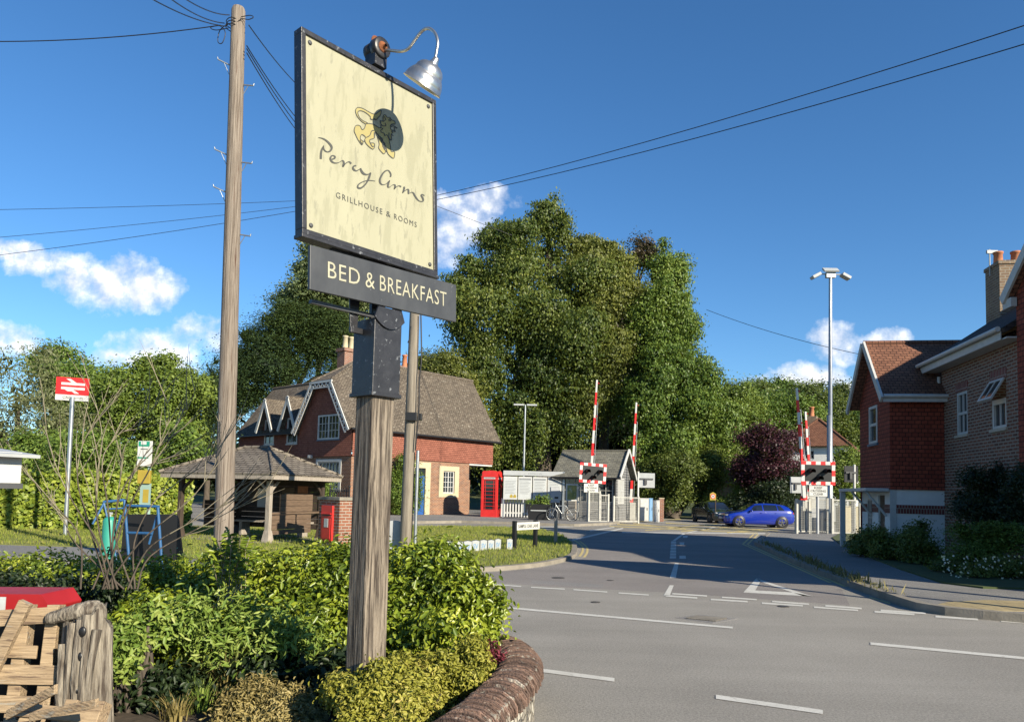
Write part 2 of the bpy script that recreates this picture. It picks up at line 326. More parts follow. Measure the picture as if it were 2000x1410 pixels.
LM = dict(
 beech=leafmat('beech_leaf', [(.008, .018, .005), (.036, .062, .012), (.115, .145, .026), (.26, .265, .055)]),
 weeping=leafmat('weeping_leaf', [(.022, .032, .009), (.075, .092, .018), (.165, .178, .036), (.26, .25, .06)]),
 rightgreen=leafmat('fresh_leaf', [(.020, .044, .009), (.065, .115, .018), (.145, .205, .034), (.24, .28, .055)]),
 yellowgreen=leafmat('yellow_green_leaf', [(.03, .055, .010), (.085, .13, .02), (.16, .21, .035), (.24, .27, .06)]),
 copper=leafmat('copper_leaf', [(.010, .010, .006), (.030, .024, .014), (.065, .048, .026), (.12, .085, .04)], trans=.12),
 purple=leafmat('purple_leaf', [(.010, .004, .006), (.030, .008, .014), (.065, .017, .026), (.12, .04, .05)], trans=.1),
 cedar=leafmat('cedar_needle', [(.008, .018, .008), (.022, .045, .014), (.065, .10, .024), (.14, .17, .045)], trans=.1, rough=.65),
 holly=leafmat('pale_leaf', [(.02, .035, .014), (.06, .085, .030), (.13, .165, .065), (.24, .27, .13)]),
 willow=leafmat('grey_willow_leaf', [(.045, .05, .022), (.10, .115, .045), (.17, .185, .085), (.26, .26, .15)]),
 mid=leafmat('mid_leaf', [(.016, .030, .008), (.055, .08, .016), (.12, .15, .028), (.20, .22, .045)]),
 dark=leafmat('dark_leaf', [(.004, .009, .004), (.010, .02, .007), (.020, .034, .011), (.035, .05, .016)], trans=.08),  # own dark of some plants; for others shade put into the colour
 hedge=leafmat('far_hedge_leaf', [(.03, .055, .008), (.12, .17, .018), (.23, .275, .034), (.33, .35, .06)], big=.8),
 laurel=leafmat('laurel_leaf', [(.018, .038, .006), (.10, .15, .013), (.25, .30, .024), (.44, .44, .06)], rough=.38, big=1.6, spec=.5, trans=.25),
 hebe=leafmat('golden_leaf', [(.06, .075, .010), (.19, .19, .024), (.32, .30, .05), (.42, .32, .12)], big=3.0),
 straw=leafmat('straw_leaf', [(.06, .05, .02), (.18, .14, .05), (.30, .24, .09), (.40, .34, .17)], big=3.0),
 variegated=leafmat('lime_leaf', [(.04, .08, .012), (.12, .19, .03), (.23, .29, .06), (.36, .38, .14)], big=3.0),
 barberry=leafmat('barberry_leaf', [(.03, .006, .012), (.10, .016, .028), (.19, .03, .05), (.26, .07, .08)], big=3.0),
 grass=leafmat('grass_blade', [(.07, .11, .014), (.15, .19, .028), (.24, .26, .045), (.34, .30, .10)], big=.9, trans=.3),
 weed=leafmat('dry_weed', [(.03, .03, .012), (.09, .085, .03), (.17, .15, .07), (.27, .23, .13)], big=2.0),
 flower=leafmat('pale_flower', [(.40, .40, .34), (.6, .6, .52), (.70, .66, .42), (.75, .62, .12)], big=2.0),
)
M['bark'] = mat('bark', (.10, .08, .06), (.045, .036, .028), scale=4, stretch=(4, 4, .7), rough=.9, bump=.6)
M['twig'] = mat('pale_twig', (.27, .24, .165), (.12, .10, .07), scale=9, rough=.8, bump=.2)
# ------------------------------------------------------------------ leaves
rng = np.random.default_rng(11)
def np_mesh(name, V, loops, starts, mats, rnd, par=None, loc=None):
    me = bpy.data.meshes.new(name); nl = len(loops); nf = len(starts)
    me.vertices.add(len(V)); me.vertices.foreach_set('co', np.ascontiguousarray(V, np.float32).ravel())
    me.loops.add(nl); me.loops.foreach_set('vertex_index', np.ascontiguousarray(loops, np.int32))
    me.polygons.add(nf); me.polygons.foreach_set('loop_start', np.ascontiguousarray(starts, np.int32))
    me.update(calc_edges=True)
    a = me.attributes.new('rnd', 'FLOAT', 'FACE'); a.data.foreach_set('value', np.ascontiguousarray(rnd, np.float32))
    for m in (mats if isinstance(mats, list) else [mats]): me.materials.append(m)
    o = bpy.data.objects.new(name, me); COL.objects.link(o)
    if par: o.parent = par
    if loc is not None: o.location = loc
    return o
def unit(v): return v/np.maximum(np.linalg.norm(v, axis=1, keepdims=True), 1e-9)
def leaf_arrays(C, N, size, aspect=.5, T=None, shape='quad', fold=.25):
    n = len(C); N = unit(N)
    if T is None: T = rng.normal(size=(n, 3))
    T = unit(T - N*np.sum(T*N, axis=1, keepdims=True)); B = np.cross(N, T)
    s = size[:, None]
    if shape == 'quad':
        V = np.stack([C-T*s*.5, C+B*s*aspect*.5-T*s*.08, C+T*s*.5, C-B*s*aspect*.5-T*s*.08], 1).reshape(-1, 3)
        idx = np.arange(n*4); return V, idx, np.arange(n)*4, 1
    up = N*s*aspect*fold
    V = np.stack([C-T*s*.5, C-T*s*.18+B*s*aspect*.42+up, C+T*s*.15+B*s*aspect*.40+up, C+T*s*.5-N*s*.06,
                  C+T*s*.15-B*s*aspect*.40+up, C-T*s*.18-B*s*aspect*.42+up], 1).reshape(-1, 3)
    base = (np.arange(n)*6)[:, None]
    L = np.concatenate([base+np.array([0, 1, 2, 3]), base+np.array([0, 3, 4, 5])], 1).ravel()
    return V, L, np.arange(2*n)*4, 2
def leaves(name, C, N, size, m, par=None, aspect=.5, T=None, shape='quad', rnd=None, loc=None):
    V, L, S, k = leaf_arrays(C, N, size, aspect, T, shape)
    if rnd is None: rnd = rng.random(len(C))
    return np_mesh(name, V, L, S, m, np.repeat(rnd, k), par, loc)
def blob_px(px, py, rx, ry, D, ydepth=None):
    c = AT(px, py, D); s = D/F_PX; return (np.array(c), np.array([rx*s, (ydepth if ydepth else rx*s), ry*s]))
def crown_cloud(blobs, n, per, cr, size, style='round', shell=.6, front=.75):
    """clumps of leaves through the crown's outer volume; returns centres, normals, sizes, tangents"""
    area = np.array([r[0]*r[2] for _, r in blobs]); k = rng.choice(len(blobs), n*2, p=area/area.sum())
    cen = np.array([b[0] for b in blobs])[k]; R = np.array([b[1] for b in blobs])[k]
    d = unit(rng.normal(size=(len(k), 3))); back = (d[:, 1] > .25) & (rng.random(len(k)) < front); d = d[~back]; cen = cen[~back]; R = R[~back]
    rr = shell+(1.04-shell)*rng.random(len(d))**.6
    P = cen+d*R*rr[:, None]
    keep = np.ones(len(P), bool)
    for c, r in blobs:
        q = np.sum(((P-c)/r)**2, 1); keep &= ~((q < .30) & (rng.random(len(P)) < .85))
    P = P[keep][:n]; d = d[keep][:n]; n = len(P)
    per_n = per
    PP = np.repeat(P, per_n, 0); DD = np.repeat(d, per_n, 0); cs = np.repeat(.6+.8*rng.random(n), per_n)[:, None]*cr
    g = rng.normal(size=PP.shape)
    if style == 'weep':
        off = g*np.array([.45, .45, 1.0])*cs; off[:, 2] -= np.abs(off[:, 2])*.9
        T = np.tile([0, 0, -1.], (len(PP), 1))+.45*rng.normal(size=PP.shape); Nn = DD*np.array([1, 1, .5])+.55*rng.normal(size=PP.shape)
    elif style == 'layer':
        off = g*np.array([1.25, 1.25, .22])*cs; off[:, 2] -= .18*np.linalg.norm(off[:, :2], axis=1)
        T = DD*np.array([1, 1, -.2])+.5*rng.normal(size=PP.shape); Nn = np.array([0, 0, 1.])+.38*DD+.4*rng.normal(size=PP.shape)
    else:
        off = g*np.array([.8, .8, .62])*cs
        T = None; Nn = DD+np.array([0, 0, .45])+.7*rng.normal(size=PP.shape)
    C = PP+off; sz = size*(.65+.7*rng.random(len(C)))
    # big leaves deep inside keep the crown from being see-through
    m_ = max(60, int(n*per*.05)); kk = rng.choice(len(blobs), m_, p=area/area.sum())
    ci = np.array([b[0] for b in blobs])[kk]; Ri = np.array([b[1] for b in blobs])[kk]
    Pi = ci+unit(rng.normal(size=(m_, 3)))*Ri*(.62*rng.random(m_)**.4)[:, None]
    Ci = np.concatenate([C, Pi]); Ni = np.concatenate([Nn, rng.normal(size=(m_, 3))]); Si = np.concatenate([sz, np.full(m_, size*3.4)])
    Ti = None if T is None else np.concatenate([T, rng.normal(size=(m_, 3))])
    rnd = np.clip(np.concatenate([np.repeat(rng.random(n), per_n)*.55+.45*rng.random(n*per_n), np.zeros(m_)]), 0, 1)  # inner leaves take the darkest tone, the crown's inner shade in colour
    return Ci, Ni, Si, Ti, rnd
def trunk_mb(base, top, r, limbs, seed=0):
    rd = random.Random(seed); mb = MB(); base = Vector(base); top = Vector(top); h = (top-base).length
    pts = [base+(top-base)*t+Vector((rd.uniform(-.03, .03)*h*t, rd.uniform(-.03, .03)*h*t, 0)) for t in (0, .12, .35, .6, .85, 1)]
    mb.tube(pts, [r*1.5, r, r*.85, r*.62, r*.35, r*.12], 9)
    for e in limbs:
        e = Vector(e); t = rd.uniform(.25, .6); a = base+(top-base)*t; mid = a.lerp(e, .5)+Vector((0, 0, .08*h*rd.random()))
        mb.tube([a, mid, e], [r*.5, r*.33, r*.06], 6)
    return mb
def ground_z(x, y):
    t = min(1, max(0, (y-68)/90)); k = .35+.65*min(1, max(0, (x+10)/60)); return 13*t*t*(3-2*t)*k
def lumps(blobs, k=9, r0=.27, r1=.46):
    out = []
    for c, r in blobs:
        for _ in range(k):
            d = rng.normal(size=3); d /= np.linalg.norm(d)
            if d[1] > .3: d[1] *= -1
            q = rng.uniform(r0, r1); out.append((c+d*r*rng.uniform(.62, .93), r*q*np.array([1.15, 1, .85])))
        out.append((c, r*.55))
    return out
def tree(name, label, blobs, m, n, per, cr, size, style='round', r=.3, group=None, base=None, shell=.6, cat='tree', aspect=.55, front=.75, shape='quad'):
    c0 = blobs[0][0] if base is None else None
    bx, by = (c0[0], c0[1]) if base is None else base
    bz = ground_z(bx, by); t = thing(name, (bx, by, bz), label, cat, group=group); o = np.array([bx, by, bz])
    C, N, S, T, rnd = crown_cloud(lumps(blobs) if cat == 'tree' else lumps(blobs, 4, .4, .6), int(n*2.5), per, cr*.66, size*.60, style, shell, front)
    keep = C[:, 2] > bz+.15; C, N, S, rnd = C[keep], N[keep], S[keep], rnd[keep]; T = T[keep] if T is not None else None
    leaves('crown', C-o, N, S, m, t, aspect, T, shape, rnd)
    top = max(blobs, key=lambda b: b[0][2])[0]-o
    if r: trunk_mb((0, 0, -.2), top, r, [b[0]-o for b in blobs], seed=len(blobs)).build('trunk', M['bark'], t)
    return t
# ------------------------------------------------------------------ ground, roads, pavements
def asphalt(name, c1, c2, cs):
    m = bpy.data.materials.new(name); m.use_nodes = True; t = NT(m.node_tree); p = t.n['Principled BSDF']
    tcd = t.add('ShaderNodeTexCoord'); O = tcd.outputs['Object']
    f1 = t.add('ShaderNodeTexNoise', i={'Vector': O, 'Scale': 52.0, 'Detail': 5.0, 'Roughness': .85})
    f1b = t.add('ShaderNodeTexVoronoi', i={'Vector': O, 'Scale': 60.0})
    f2 = t.add('ShaderNodeTexNoise', i={'Vector': O, 'Scale': .5, 'Detail': 8.0, 'Roughness': .62})
    mp = t.add('ShaderNodeMapping', i={0: O, 3: (.10, 1.1, 1)})
    f3 = t.add('ShaderNodeTexNoise', i={'Vector': mp.outputs[0], 'Scale': .9, 'Detail': 5.0, 'Roughness': .6})
    c = t.ramp(f2.outputs[0], [(.3, c1), (.7, c2)])
    c = t.mix(.55, c, t.ramp(f1.outputs[0], [(.34, .35), (.5, 1.0), (.66, 1.75)]), 'MULTIPLY')
    c = t.mix(t.ramp(f1b.outputs['Distance'], [(.05, .5), (.30, 0.0)]), c, cs)
    c = t.mix(.4, c, t.ramp(f3.outputs[0], [(.32, .7), (.62, 1.1)]), 'MULTIPLY')
    t.l.new(c, p.inputs['Base Color']); p.inputs['Roughness'].default_value = .9; p.inputs['Specular IOR Level'].default_value = .22
    b = t.add('ShaderNodeBump', i={'Strength': .55, 'Distance': .012, 'Height': f1.outputs[0]}); t.l.new(b.outputs[0], p.inputs['Normal'])
    return m
M['road'] = asphalt('road_asphalt', (.21, .198, .177), (.262, .248, .222), (.42, .40, .355))
M['pave'] = asphalt('pavement_asphalt', (.165, .16, .155), (.205, .20, .19), (.31, .30, .285))
M['patch'] = asphalt('patched_asphalt', (.17, .165, .16), (.21, .20, .19), (.33, .32, .30))
M['kerb'] = mat('concrete_kerb', (.25, .225, .185), (.15, .135, .11), scale=3, rough=.9, bump=.3, bscale=40)
M['soil'] = mat('dark_soil', (.035, .026, .018), (.07, .052, .035), scale=5, rough=1, bump=.6)
M['turf'] = mat('turf', (.11, .13, .03), (.19, .19, .05), scale=3, rough=1, bump=.6, bscale=30, spots=[((.22, .17, .08), 1.1, .60)])
M['field'] = mat('rough_ground', (.04, .06, .02), (.08, .09, .03), scale=.3, rough=1)
M['line'] = mat('worn_white_line', (.52, .51, .47), (.43, .42, .38), scale=5, rough=.8, spots=[((.27, .255, .22), 16, .60), ((.22, .205, .18), 60, .60)])
M['yline'] = mat('worn_yellow_line', (.50, .40, .16), (.42, .34, .14), scale=5, rough=.8, spots=[((.25, .23, .19), 14, .56), ((.21, .2, .175), 60, .60)])
M['tactile'] = courses('buff_tactile_paving', (.42, .34, .19), (.36, .29, .16), (.24, .20, .13), .4, .4, .012, bump=.5)
M['iron'] = mat('cast_iron', (.06, .055, .05), (.10, .09, .08), scale=12, rough=.6, metal=.5, bump=.4)
def struct(o, kind='structure'): o['kind'] = kind; return o
def sheet(name, pts, z, m, low=-.05, kind='structure'):
    mb = MB(); P = [Vector((p[0], p[1], 0)) for p in pts]
    if sum(P[i].x*P[(i+1) % len(P)].y-P[(i+1) % len(P)].x*P[i].y for i in range(len(P))) < 0: P = P[::-1]
    mb.prism([(p.x, p.y) for p in P], W0, low, z); return struct(mb.build(name, m), kind)
def gp(pxs, z=0): return [G(x, y, z) for x, y in pxs]
def ribbon(mb, pts, w, z0, z1, m=0, side=0.0):            # a strip of width w along a path of ground points
    n = len(pts); L = []; R_ = []
    for i in range(n):
        t = (Vector(pts[min(i+1, n-1)])-Vector(pts[max(i-1, 0)])); t.z = 0; t.normalize(); q = Vector((-t.y, t.x, 0)); p = Vector((pts[i][0], pts[i][1], 0))
        L.append(p+q*(w/2+side)); R_.append(p+q*(-w/2+side))
    def at(v, z): return (v.x, v.y, z)
    for i in range(n-1):
        mb.face([at(R_[i], z1), at(R_[i+1], z1), at(L[i+1], z1), at(L[i], z1)], m)
        mb.face([at(L[i], z0), at(L[i], z1), at(L[i+1], z1), at(L[i+1], z0)], m); mb.face([at(R_[i+1], z0), at(R_[i+1], z1), at(R_[i], z1), at(R_[i], z0)], m)
    mb.face([at(R_[0], z0), at(R_[0], z1), at(L[0], z1), at(L[0], z0)], m); mb.face([at(L[-1], z0), at(L[-1], z1), at(R_[-1], z1), at(R_[-1], z0)], m)
mb = MB()
xs = [-600, -300, -160, -100, -60, -30, -10, 0, 10, 20, 35, 50, 70, 100, 160, 300, 600]; ys = [-120, -40, 0, 30, 60, 68, 76, 84, 92, 100, 110, 120, 135, 150, 165, 250, 420]
for i in range(len(xs)-1):
    for j in range(len(ys)-1):
        mb.face([(x, y, ground_z(x, y)-.06) for x, y in ((xs[i], ys[j]), (xs[i+1], ys[j]), (xs[i+1], ys[j+1]), (xs[i], ys[j+1]))], sm=True)
struct(mb.build('ground', M['field']))
sheet('road', [(-70, -20), (60, -20), (60, 30), (22, 33), (22, 47), (9.5, 52), (12, 66), (10.5, 66), (8.2, 54), (4, 47), (-5, 44.5), (-70, 60)], 0, M['road'])
# verge with bus shelter and name sign
ISL = gp([(1110, 1084), (1060, 1096), (1000, 1103), (940, 1107), (820, 1112), (600, 1108), (380, 1090), (200, 1068), (0, 1062), (-600, 1046), (-600, 1012), (0, 1028), (400, 1028), (600, 1029), (750, 1027), (900, 1027), (1000, 1029), (1060, 1034), (1098, 1044), (1118, 1060), (1118, 1072)], .06)
sheet('grass_verge', ISL, .06, M['turf'])
mb = MB(); kp = [(1120, 1059), (1122, 1073), (1113, 1086), (1061, 1098.5), (1000, 1105.5), (940, 1109.5), (820, 1114.5), (600, 1111)]
ribbon(mb, [Vector(p) for p in smooth_path([tuple(q) for q in gp(kp, .06)], 4)], .14, -.03, .085); struct(mb.build('kerb', M['kerb']))
sheet('pavement', gp([(600, 1110), (380, 1092), (200, 1070), (0, 1064), (-600, 1048), (-600, 1070), (0, 1086), (200, 1094), (380, 1120), (600, 1140)], .07), .075, M['pave'])
# station forecourt
FC = gp([(480, 1026), (760, 1019), (900, 1017), (1000, 1020), (1120, 1024), (1190, 1021), (1222, 1016)], .1)
sheet('pavement', FC+[Vector((5.9, 52, 0)), Vector((-4, 60, 0)), Vector((-34, 58, 0))], .1, M['pave'])
mb = MB(); ribbon(mb, FC, .16, -.03, .125); struct(mb.build('kerb', M['kerb']))
# right pavement, kerb and garden
RK = gp([(1500, 1043), (1478, 1061), (1540, 1090), (1610, 1119), (1690, 1148), (1735, 1163), (1768, 1174), (1800, 1184), (1850, 1192), (1920, 1199), (2000, 1206), (2300, 1232)], .06)
GB = gp([(2300, 1160), (2000, 1150), (1920, 1148), (1840, 1138), (1760, 1112), (1690, 1085), (1640, 1062), (1625, 1050), (1640, 1042)], .1)
sheet('pavement', RK+GB, .09, M['pave'])
mb = MB(); ribbon(mb, RK, .15, -.03, .115); struct(mb.build('kerb', M['kerb']))
sheet('garden_soil', GB+[Vector((17, 33, 0)), Vector((34, 33, 0)), Vector((34, 2, 0))], .12, M['field'])
sheet('tactile_paving', gp([(1822, 1183), (1850, 1176), (1925, 1172), (2060, 1176), (2090, 1196), (1960, 1193), (1870, 1190)], .09), .098, M['tactile'])
sheet('planting_bed', [(-6.5, 2.0), (-.55, 2.2), (.0, 4.6), (-.15, 5.7), (-.45, 7.6), (-6.5, 8.2)], .02, M['soil'])
sheet('asphalt_patch', gp([(1318, 1206), (1368, 1200), (1440, 1208), (1392, 1217)]), .003, M['patch'])
M['lane'] = asphalt('lane_asphalt', (.175, .16, .15), (.215, .198, .185), (.31, .29, .27))
sheet('lane_surface', gp([(964, 1138), (1130, 1148), (1310, 1157), (1480, 1169), (1660, 1182), (1640, 1143), (1470, 1066), (1476, 1044), (1215, 1034), (1132, 1054), (1150, 1070), (1140, 1090), (1060, 1108), (960, 1118)]), .0022, M['lane'])
sheet('asphalt_patch', gp([(1040, 1133), (1180, 1141), (1176, 1147), (1036, 1139)]), .003, M['patch'])
# markings
mb = MB(); my = MB()
def mark(pxs, mm=None): (mm or mb).face([tuple(p+Vector((0, 0, .005))) for p in gp(pxs)][::-1])
def fix(m_):
    for i, f in enumerate(m_.f):
        a, b, c = (Vector(m_.v[k]) for k in f[:3])
        if (b-a).cross(c-a).z < 0: m_.f[i] = f[::-1]
def seg(x0, y0, x1, y1, w, mm=None): mark([(x0, y0-w/2), (x1, y1-w/2), (x1, y1+w/2), (x0, y0+w/2)], mm)
for a in [(960, 1141, 1018, 1145.5, 2), (1037, 1147, 1103, 1150.5, 2), (1120, 1151.5, 1186, 1156.2, 2.2), (1208, 1158, 1267, 1162, 2.2), (1313, 1159.4, 1381, 1164, 2.6), (1300, 1163.6, 1362, 1167.8, 3),
          (1410, 1166.4, 1478, 1171, 2.6), (1388, 1170.6, 1460, 1175.2, 3), (1508, 1174.6, 1580, 1180, 2.8), (1488, 1178, 1568, 1183, 3), (1612, 1183, 1683, 1188.4, 3), (1590, 1185.8, 1676, 1192, 3),
          (1720, 1192, 1808, 1198, 3.2), (1708, 1194.6, 1786, 1200, 3.2), (1827, 1204, 1910, 1210, 3.6), (1955, 1212.5, 2060, 1220, 4),
          (991, 1187, 1431, 1226, 3.6), (1700, 1257, 2100, 1295, 5), (1054, 1309, 1200, 1328, 7), (1398, 1361, 1607, 1391, 8)]: seg(*a)
mark([(1308, 1143), (1316, 1143), (1308, 1163), (1296, 1163)])
mark([(1318, 1099.5), (1325.6, 1099.5), (1320, 1128.6), (1308, 1128.6)])
for k in range(6): y = 1057+k*5.8; mark([(1311-k*.5, y), (1320.5, y), (1320.5, y+4.4), (1310.6-k*.5, y+4.4)])
mark([(1327, 1059), (1336.5, 1059), (1336, 1064), (1328, 1064)]); mark([(1327, 1085), (1339, 1085), (1340, 1091), (1327, 1091)]); mark([(1334, 1046), (1344, 1046), (1342, 1050), (1334, 1050)])
mark([(1313, 1056), (1319, 1056), (1340, 1041), (1334, 1041)])
mark([(1477, 1129.6), (1484, 1130.4), (1485, 1136), (1475, 1153), (1452, 1157)]); mark([(1477, 1129.6), (1588, 1165), (1570, 1164.3), (1548, 1157), (1485, 1136)]); mark([(1452, 1157), (1475, 1153), (1548, 1157), (1588, 1165)])
for a in [(1118, 1054.5, 1217, 1031.5, 2.6), (1152, 1036.5, 1200, 1029.5, 2)]: seg(*a)
seg(640, 1032, 1120, 1028.5, 1.6); mark([(1495, 1042), (1499, 1042), (1481, 1058), (1477, 1058)])
mark([(1340, 1040), (1348, 1040), (1420, 1024.5), (1413, 1024.5)])
seg(1215, 1039.5, 1500, 1042, 1.8)
fix(mb); struct(mb.build('road_markings', M['line']))
for pts in ([(1472, 1043), (1451, 1062.5), (1622, 1138)], [(1480.5, 1043), (1460, 1063), (1650, 1145)]):
    ribbon(my, smooth_path([tuple(p) for p in gp([pts[0], pts[1]])], 4)+[tuple(p) for p in gp(pts[2:])], .06, .001, .005)
for pts in ([(1133, 1057), (1145, 1067), (1147, 1077), (1141, 1088)], [(1122, 1055), (1136, 1066), (1138, 1076), (1132, 1086)]): ribbon(my, smooth_path([tuple(p) for p in gp(pts)], 5), .06, .001, .005)
seg(1697.6, 1166, 1739, 1178.6, 2.2, my); seg(1714, 1166, 1755, 1178.6, 2.2, my)
for a in [(1205, 1024, 1500, 1037.5, 2.2), (1190, 1027.5, 1480, 1041, 1.6), (1236, 1022, 1340, 1033, 1.4), (1260, 1036, 1400, 1023, 1.4), (1330, 1038, 1470, 1027, 1.4), (1300, 1021, 1490, 1035, 1.4), (1420, 1040, 1530, 1030.5, 2.6), (1236, 1018, 1330, 1014, 1.6), (1400, 1024, 1520, 1037, 1.2)]: seg(*a, my)
fix(my); struct(my.build('yellow_markings', M['yline']))
# rails set flush in the crossing
mb = MB()
for y in (34.2, 35.65, 38.4, 39.85): ribbon(mb, [(-30, y+.9, 0), (30, y-.9, 0)], .07, -.02, .006)
struct(mb.build('railway_rails', M['iron']))
# the drain grating and covers
def cover(name, pxs, label, slots):
    P = gp(pxs); c = sum(P, Vector())/len(P); mb = MB()
    mb.face([p-c+Vector((0, 0, .008)) for p in P][::-1]); fix(mb); o = mb.build(name, M['iron'], loc=c); tag(o, label, 'drain cover')
    return o
t = thing('drain_cover', G(1375, 1208.5), 'worn diamond patterned iron drain cover in the near carriageway', 'drain cover')
c = G(1375, 1208.5); P = [p-c for p in gp([(1338, 1208), (1362, 1203), (1422, 1208), (1396, 1214)])]
mb = MB(); mb.face([p+Vector((0, 0, .008)) for p in P][::-1]); fix(mb); mb.build('plate', M['iron'], t)
mb = MB()
for k in range(9):
    a = P[0].lerp(P[1], .1+k*.1); b = P[3].lerp(P[2], .1+k*.1); ribbon(mb, [tuple(a), tuple(b)], .035, .004, .016)
for k in range(9):
    a = P[0].lerp(P[3], .1+k*.1); b = P[1].lerp(P[2], .1+k*.1); ribbon(mb, [tuple(a), tuple(b)], .03, .004, .014)
mb.build('bars', M['kerb'], t)
for px, py, w, lab in [(1090, 1128.5, 13, 'dark oval iron cover in the road just beyond the left dashed line'), (1192, 1133.5, 7, 'small iron cover in the road left of the centre line'), (1163, 1176, 9, 'tiny iron cover in the road below the dashed line'), (1530, 1184.5, 11, 'iron cover lying on the give way dashes')]:
    c = G(px, py); r = w/F_PX*c.y; mb = MB(); mb.lathe([(r, -.02), (r, .007), (r*.85, .010)], n=18, sm=False); mb.cap(r*.85, .010, n=18); o = mb.build('iron_cover', M['iron'], loc=c); tag(o, lab, 'manhole cover')
# grass
def in_poly(x, y, P):
    r = False; n = len(P)
    for i in range(n):
        a, b = P[i], P[(i+1) % n]
        if (a.y > y) != (b.y > y) and x < (b.x-a.x)*(y-a.y)/(b.y-a.y)+a.x: r = not r
    return r
def blades(name, P, n, h, m, z, lean=.35, dmin=0, width=.16, lim=(-40, 40)):
    x0, x1 = max(lim[0], min(p.x for p in P)), min(lim[1], max(p.x for p in P)); y0, y1 = min(p.y for p in P), max(p.y for p in P)
    X = rng.uniform(x0, x1, n*3); Y = rng.uniform(y0, y1, n*3); k = np.array([in_poly(a, b, P) for a, b in zip(X, Y)]); X, Y = X[k][:n], Y[k][:n]
    T = np.array([0, 0, 1.])+lean*rng.normal(size=(len(X), 3)); T[:, 2] = np.abs(T[:, 2])
    S = h*(.5+.8*rng.random(len(X))); C = np.stack([X, Y, z+S*.42], 1)
    Nn = np.stack([rng.normal(size=len(X)), -np.abs(rng.normal(size=len(X))), np.zeros(len(X))], 1)
    o = leaves(name, C, Nn, S, m, None, width, T); return struct(o, 'stuff')
blades('grass', [Vector(p) for p in ISL], 60000, .085, LM['grass'], .05, lim=(-22, 4))
# ------------------------------------------------------------------ the pub sign
SD = Vector((.667, .745, 0)).normalized(); SN = Vector((.745, -.667, 0)).normalized(); SP = Vector((-1.221, 4.0405, 3.504)); ZZ = Vector((0, 0, 1))
SB = Vector((-.847, 4.536, 0))
ps = thing('pub_sign', SB, 'large cream hanging inn sign on a thick weathered oak post in the hedge', 'pub sign')
def onsign(px, py, o=0.0): return PLN(px, py, SP+SN*o, SN)-SB
# post, with the lower end slightly thicker
fp = Fr((0, 0, 0), SD, SN, ZZ)
mb = MB(); mb.box(fp, -.088, .088, -.088, .088, -.3, 2.2, ta=.004, tb=.004); post = mb.build('post', M['oak'], ps, bevel=.012)
mb = MB(); mb.box(fp, -.104, .104, -.104, .104, 2.075, 2.53); mb.box(fp, -.114, .114, -.114, .114, 2.06, 2.085); slv = mb.build('post_sleeve', M['black'], ps, bevel=.004)
mb = MB()
mb.prism([(-.09, 2.60)]+[(-.115+.23*k/10, 2.475+.06*((k-5)/5)**2) for k in range(11)]+[(.09, 2.60)], Fr((0, 0, 0), SD, ZZ, SN), .106, .118)
mb.box(fp, -.19, -.14, -.03, -.018, 2.45, 2.93, ta=-.03); mb.box(fp, .14, .19, -.03, -.018, 2.45, 2.93, ta=-.03)
mb.box(fp, -.05, .05, -.03, .0, 2.5, 2.93); mb.box(fp, -.19, .19, -.035, -.012, 2.44, 2.475)
mb.box(fp, -.36, .40, -.02, .02, 2.885, 2.925)
mb.build('bracket', M['black'], ps, bevel=.003)
# the main board
o_ = SP+SD*.030; o_.z = 2.919; o_ -= SB
fs = Fr(o_, SD, ZZ-SD*.055, SN); BW_, BH = 1.022, 1.17
mb = MB(); T0 = -.072
for a in ((0, BW_, 0, .030), (0, BW_, BH-.030, BH), (0, .030, .030, BH-.030), (BW_-.030, BW_, .030, BH-.030)): mb.box(fs, a[0], a[1], a[2], a[3], T0, .004)
mb.box(fs, -.006, BW_+.006, -.022, 0, T0-.004, .010)
mb.box(fs, .030, BW_-.030, .030, BH-.030, T0+.004, T0+.012)
frm = mb.build('sign_frame', M['black'], ps, bevel=.003)
mb = MB(); mb.box(fs, .030, BW_-.030, .030, BH-.030, T0+.014, -.008); pan = mb.build('sign_panel', M['cream'], ps)
for a, b in ((.062, .062), (.062, BH-.062), (BW_-.062, .062), (BW_-.062, BH-.062)): mb = MB(); mb.lathe([(.013, -.010), (.013, -.003), (.006, 0), (.0, 0)], Fr(fs.p(a, b), fs.u, fs.v, fs.w), 12); mb.build('bolt', M['darkgrey'], pan)
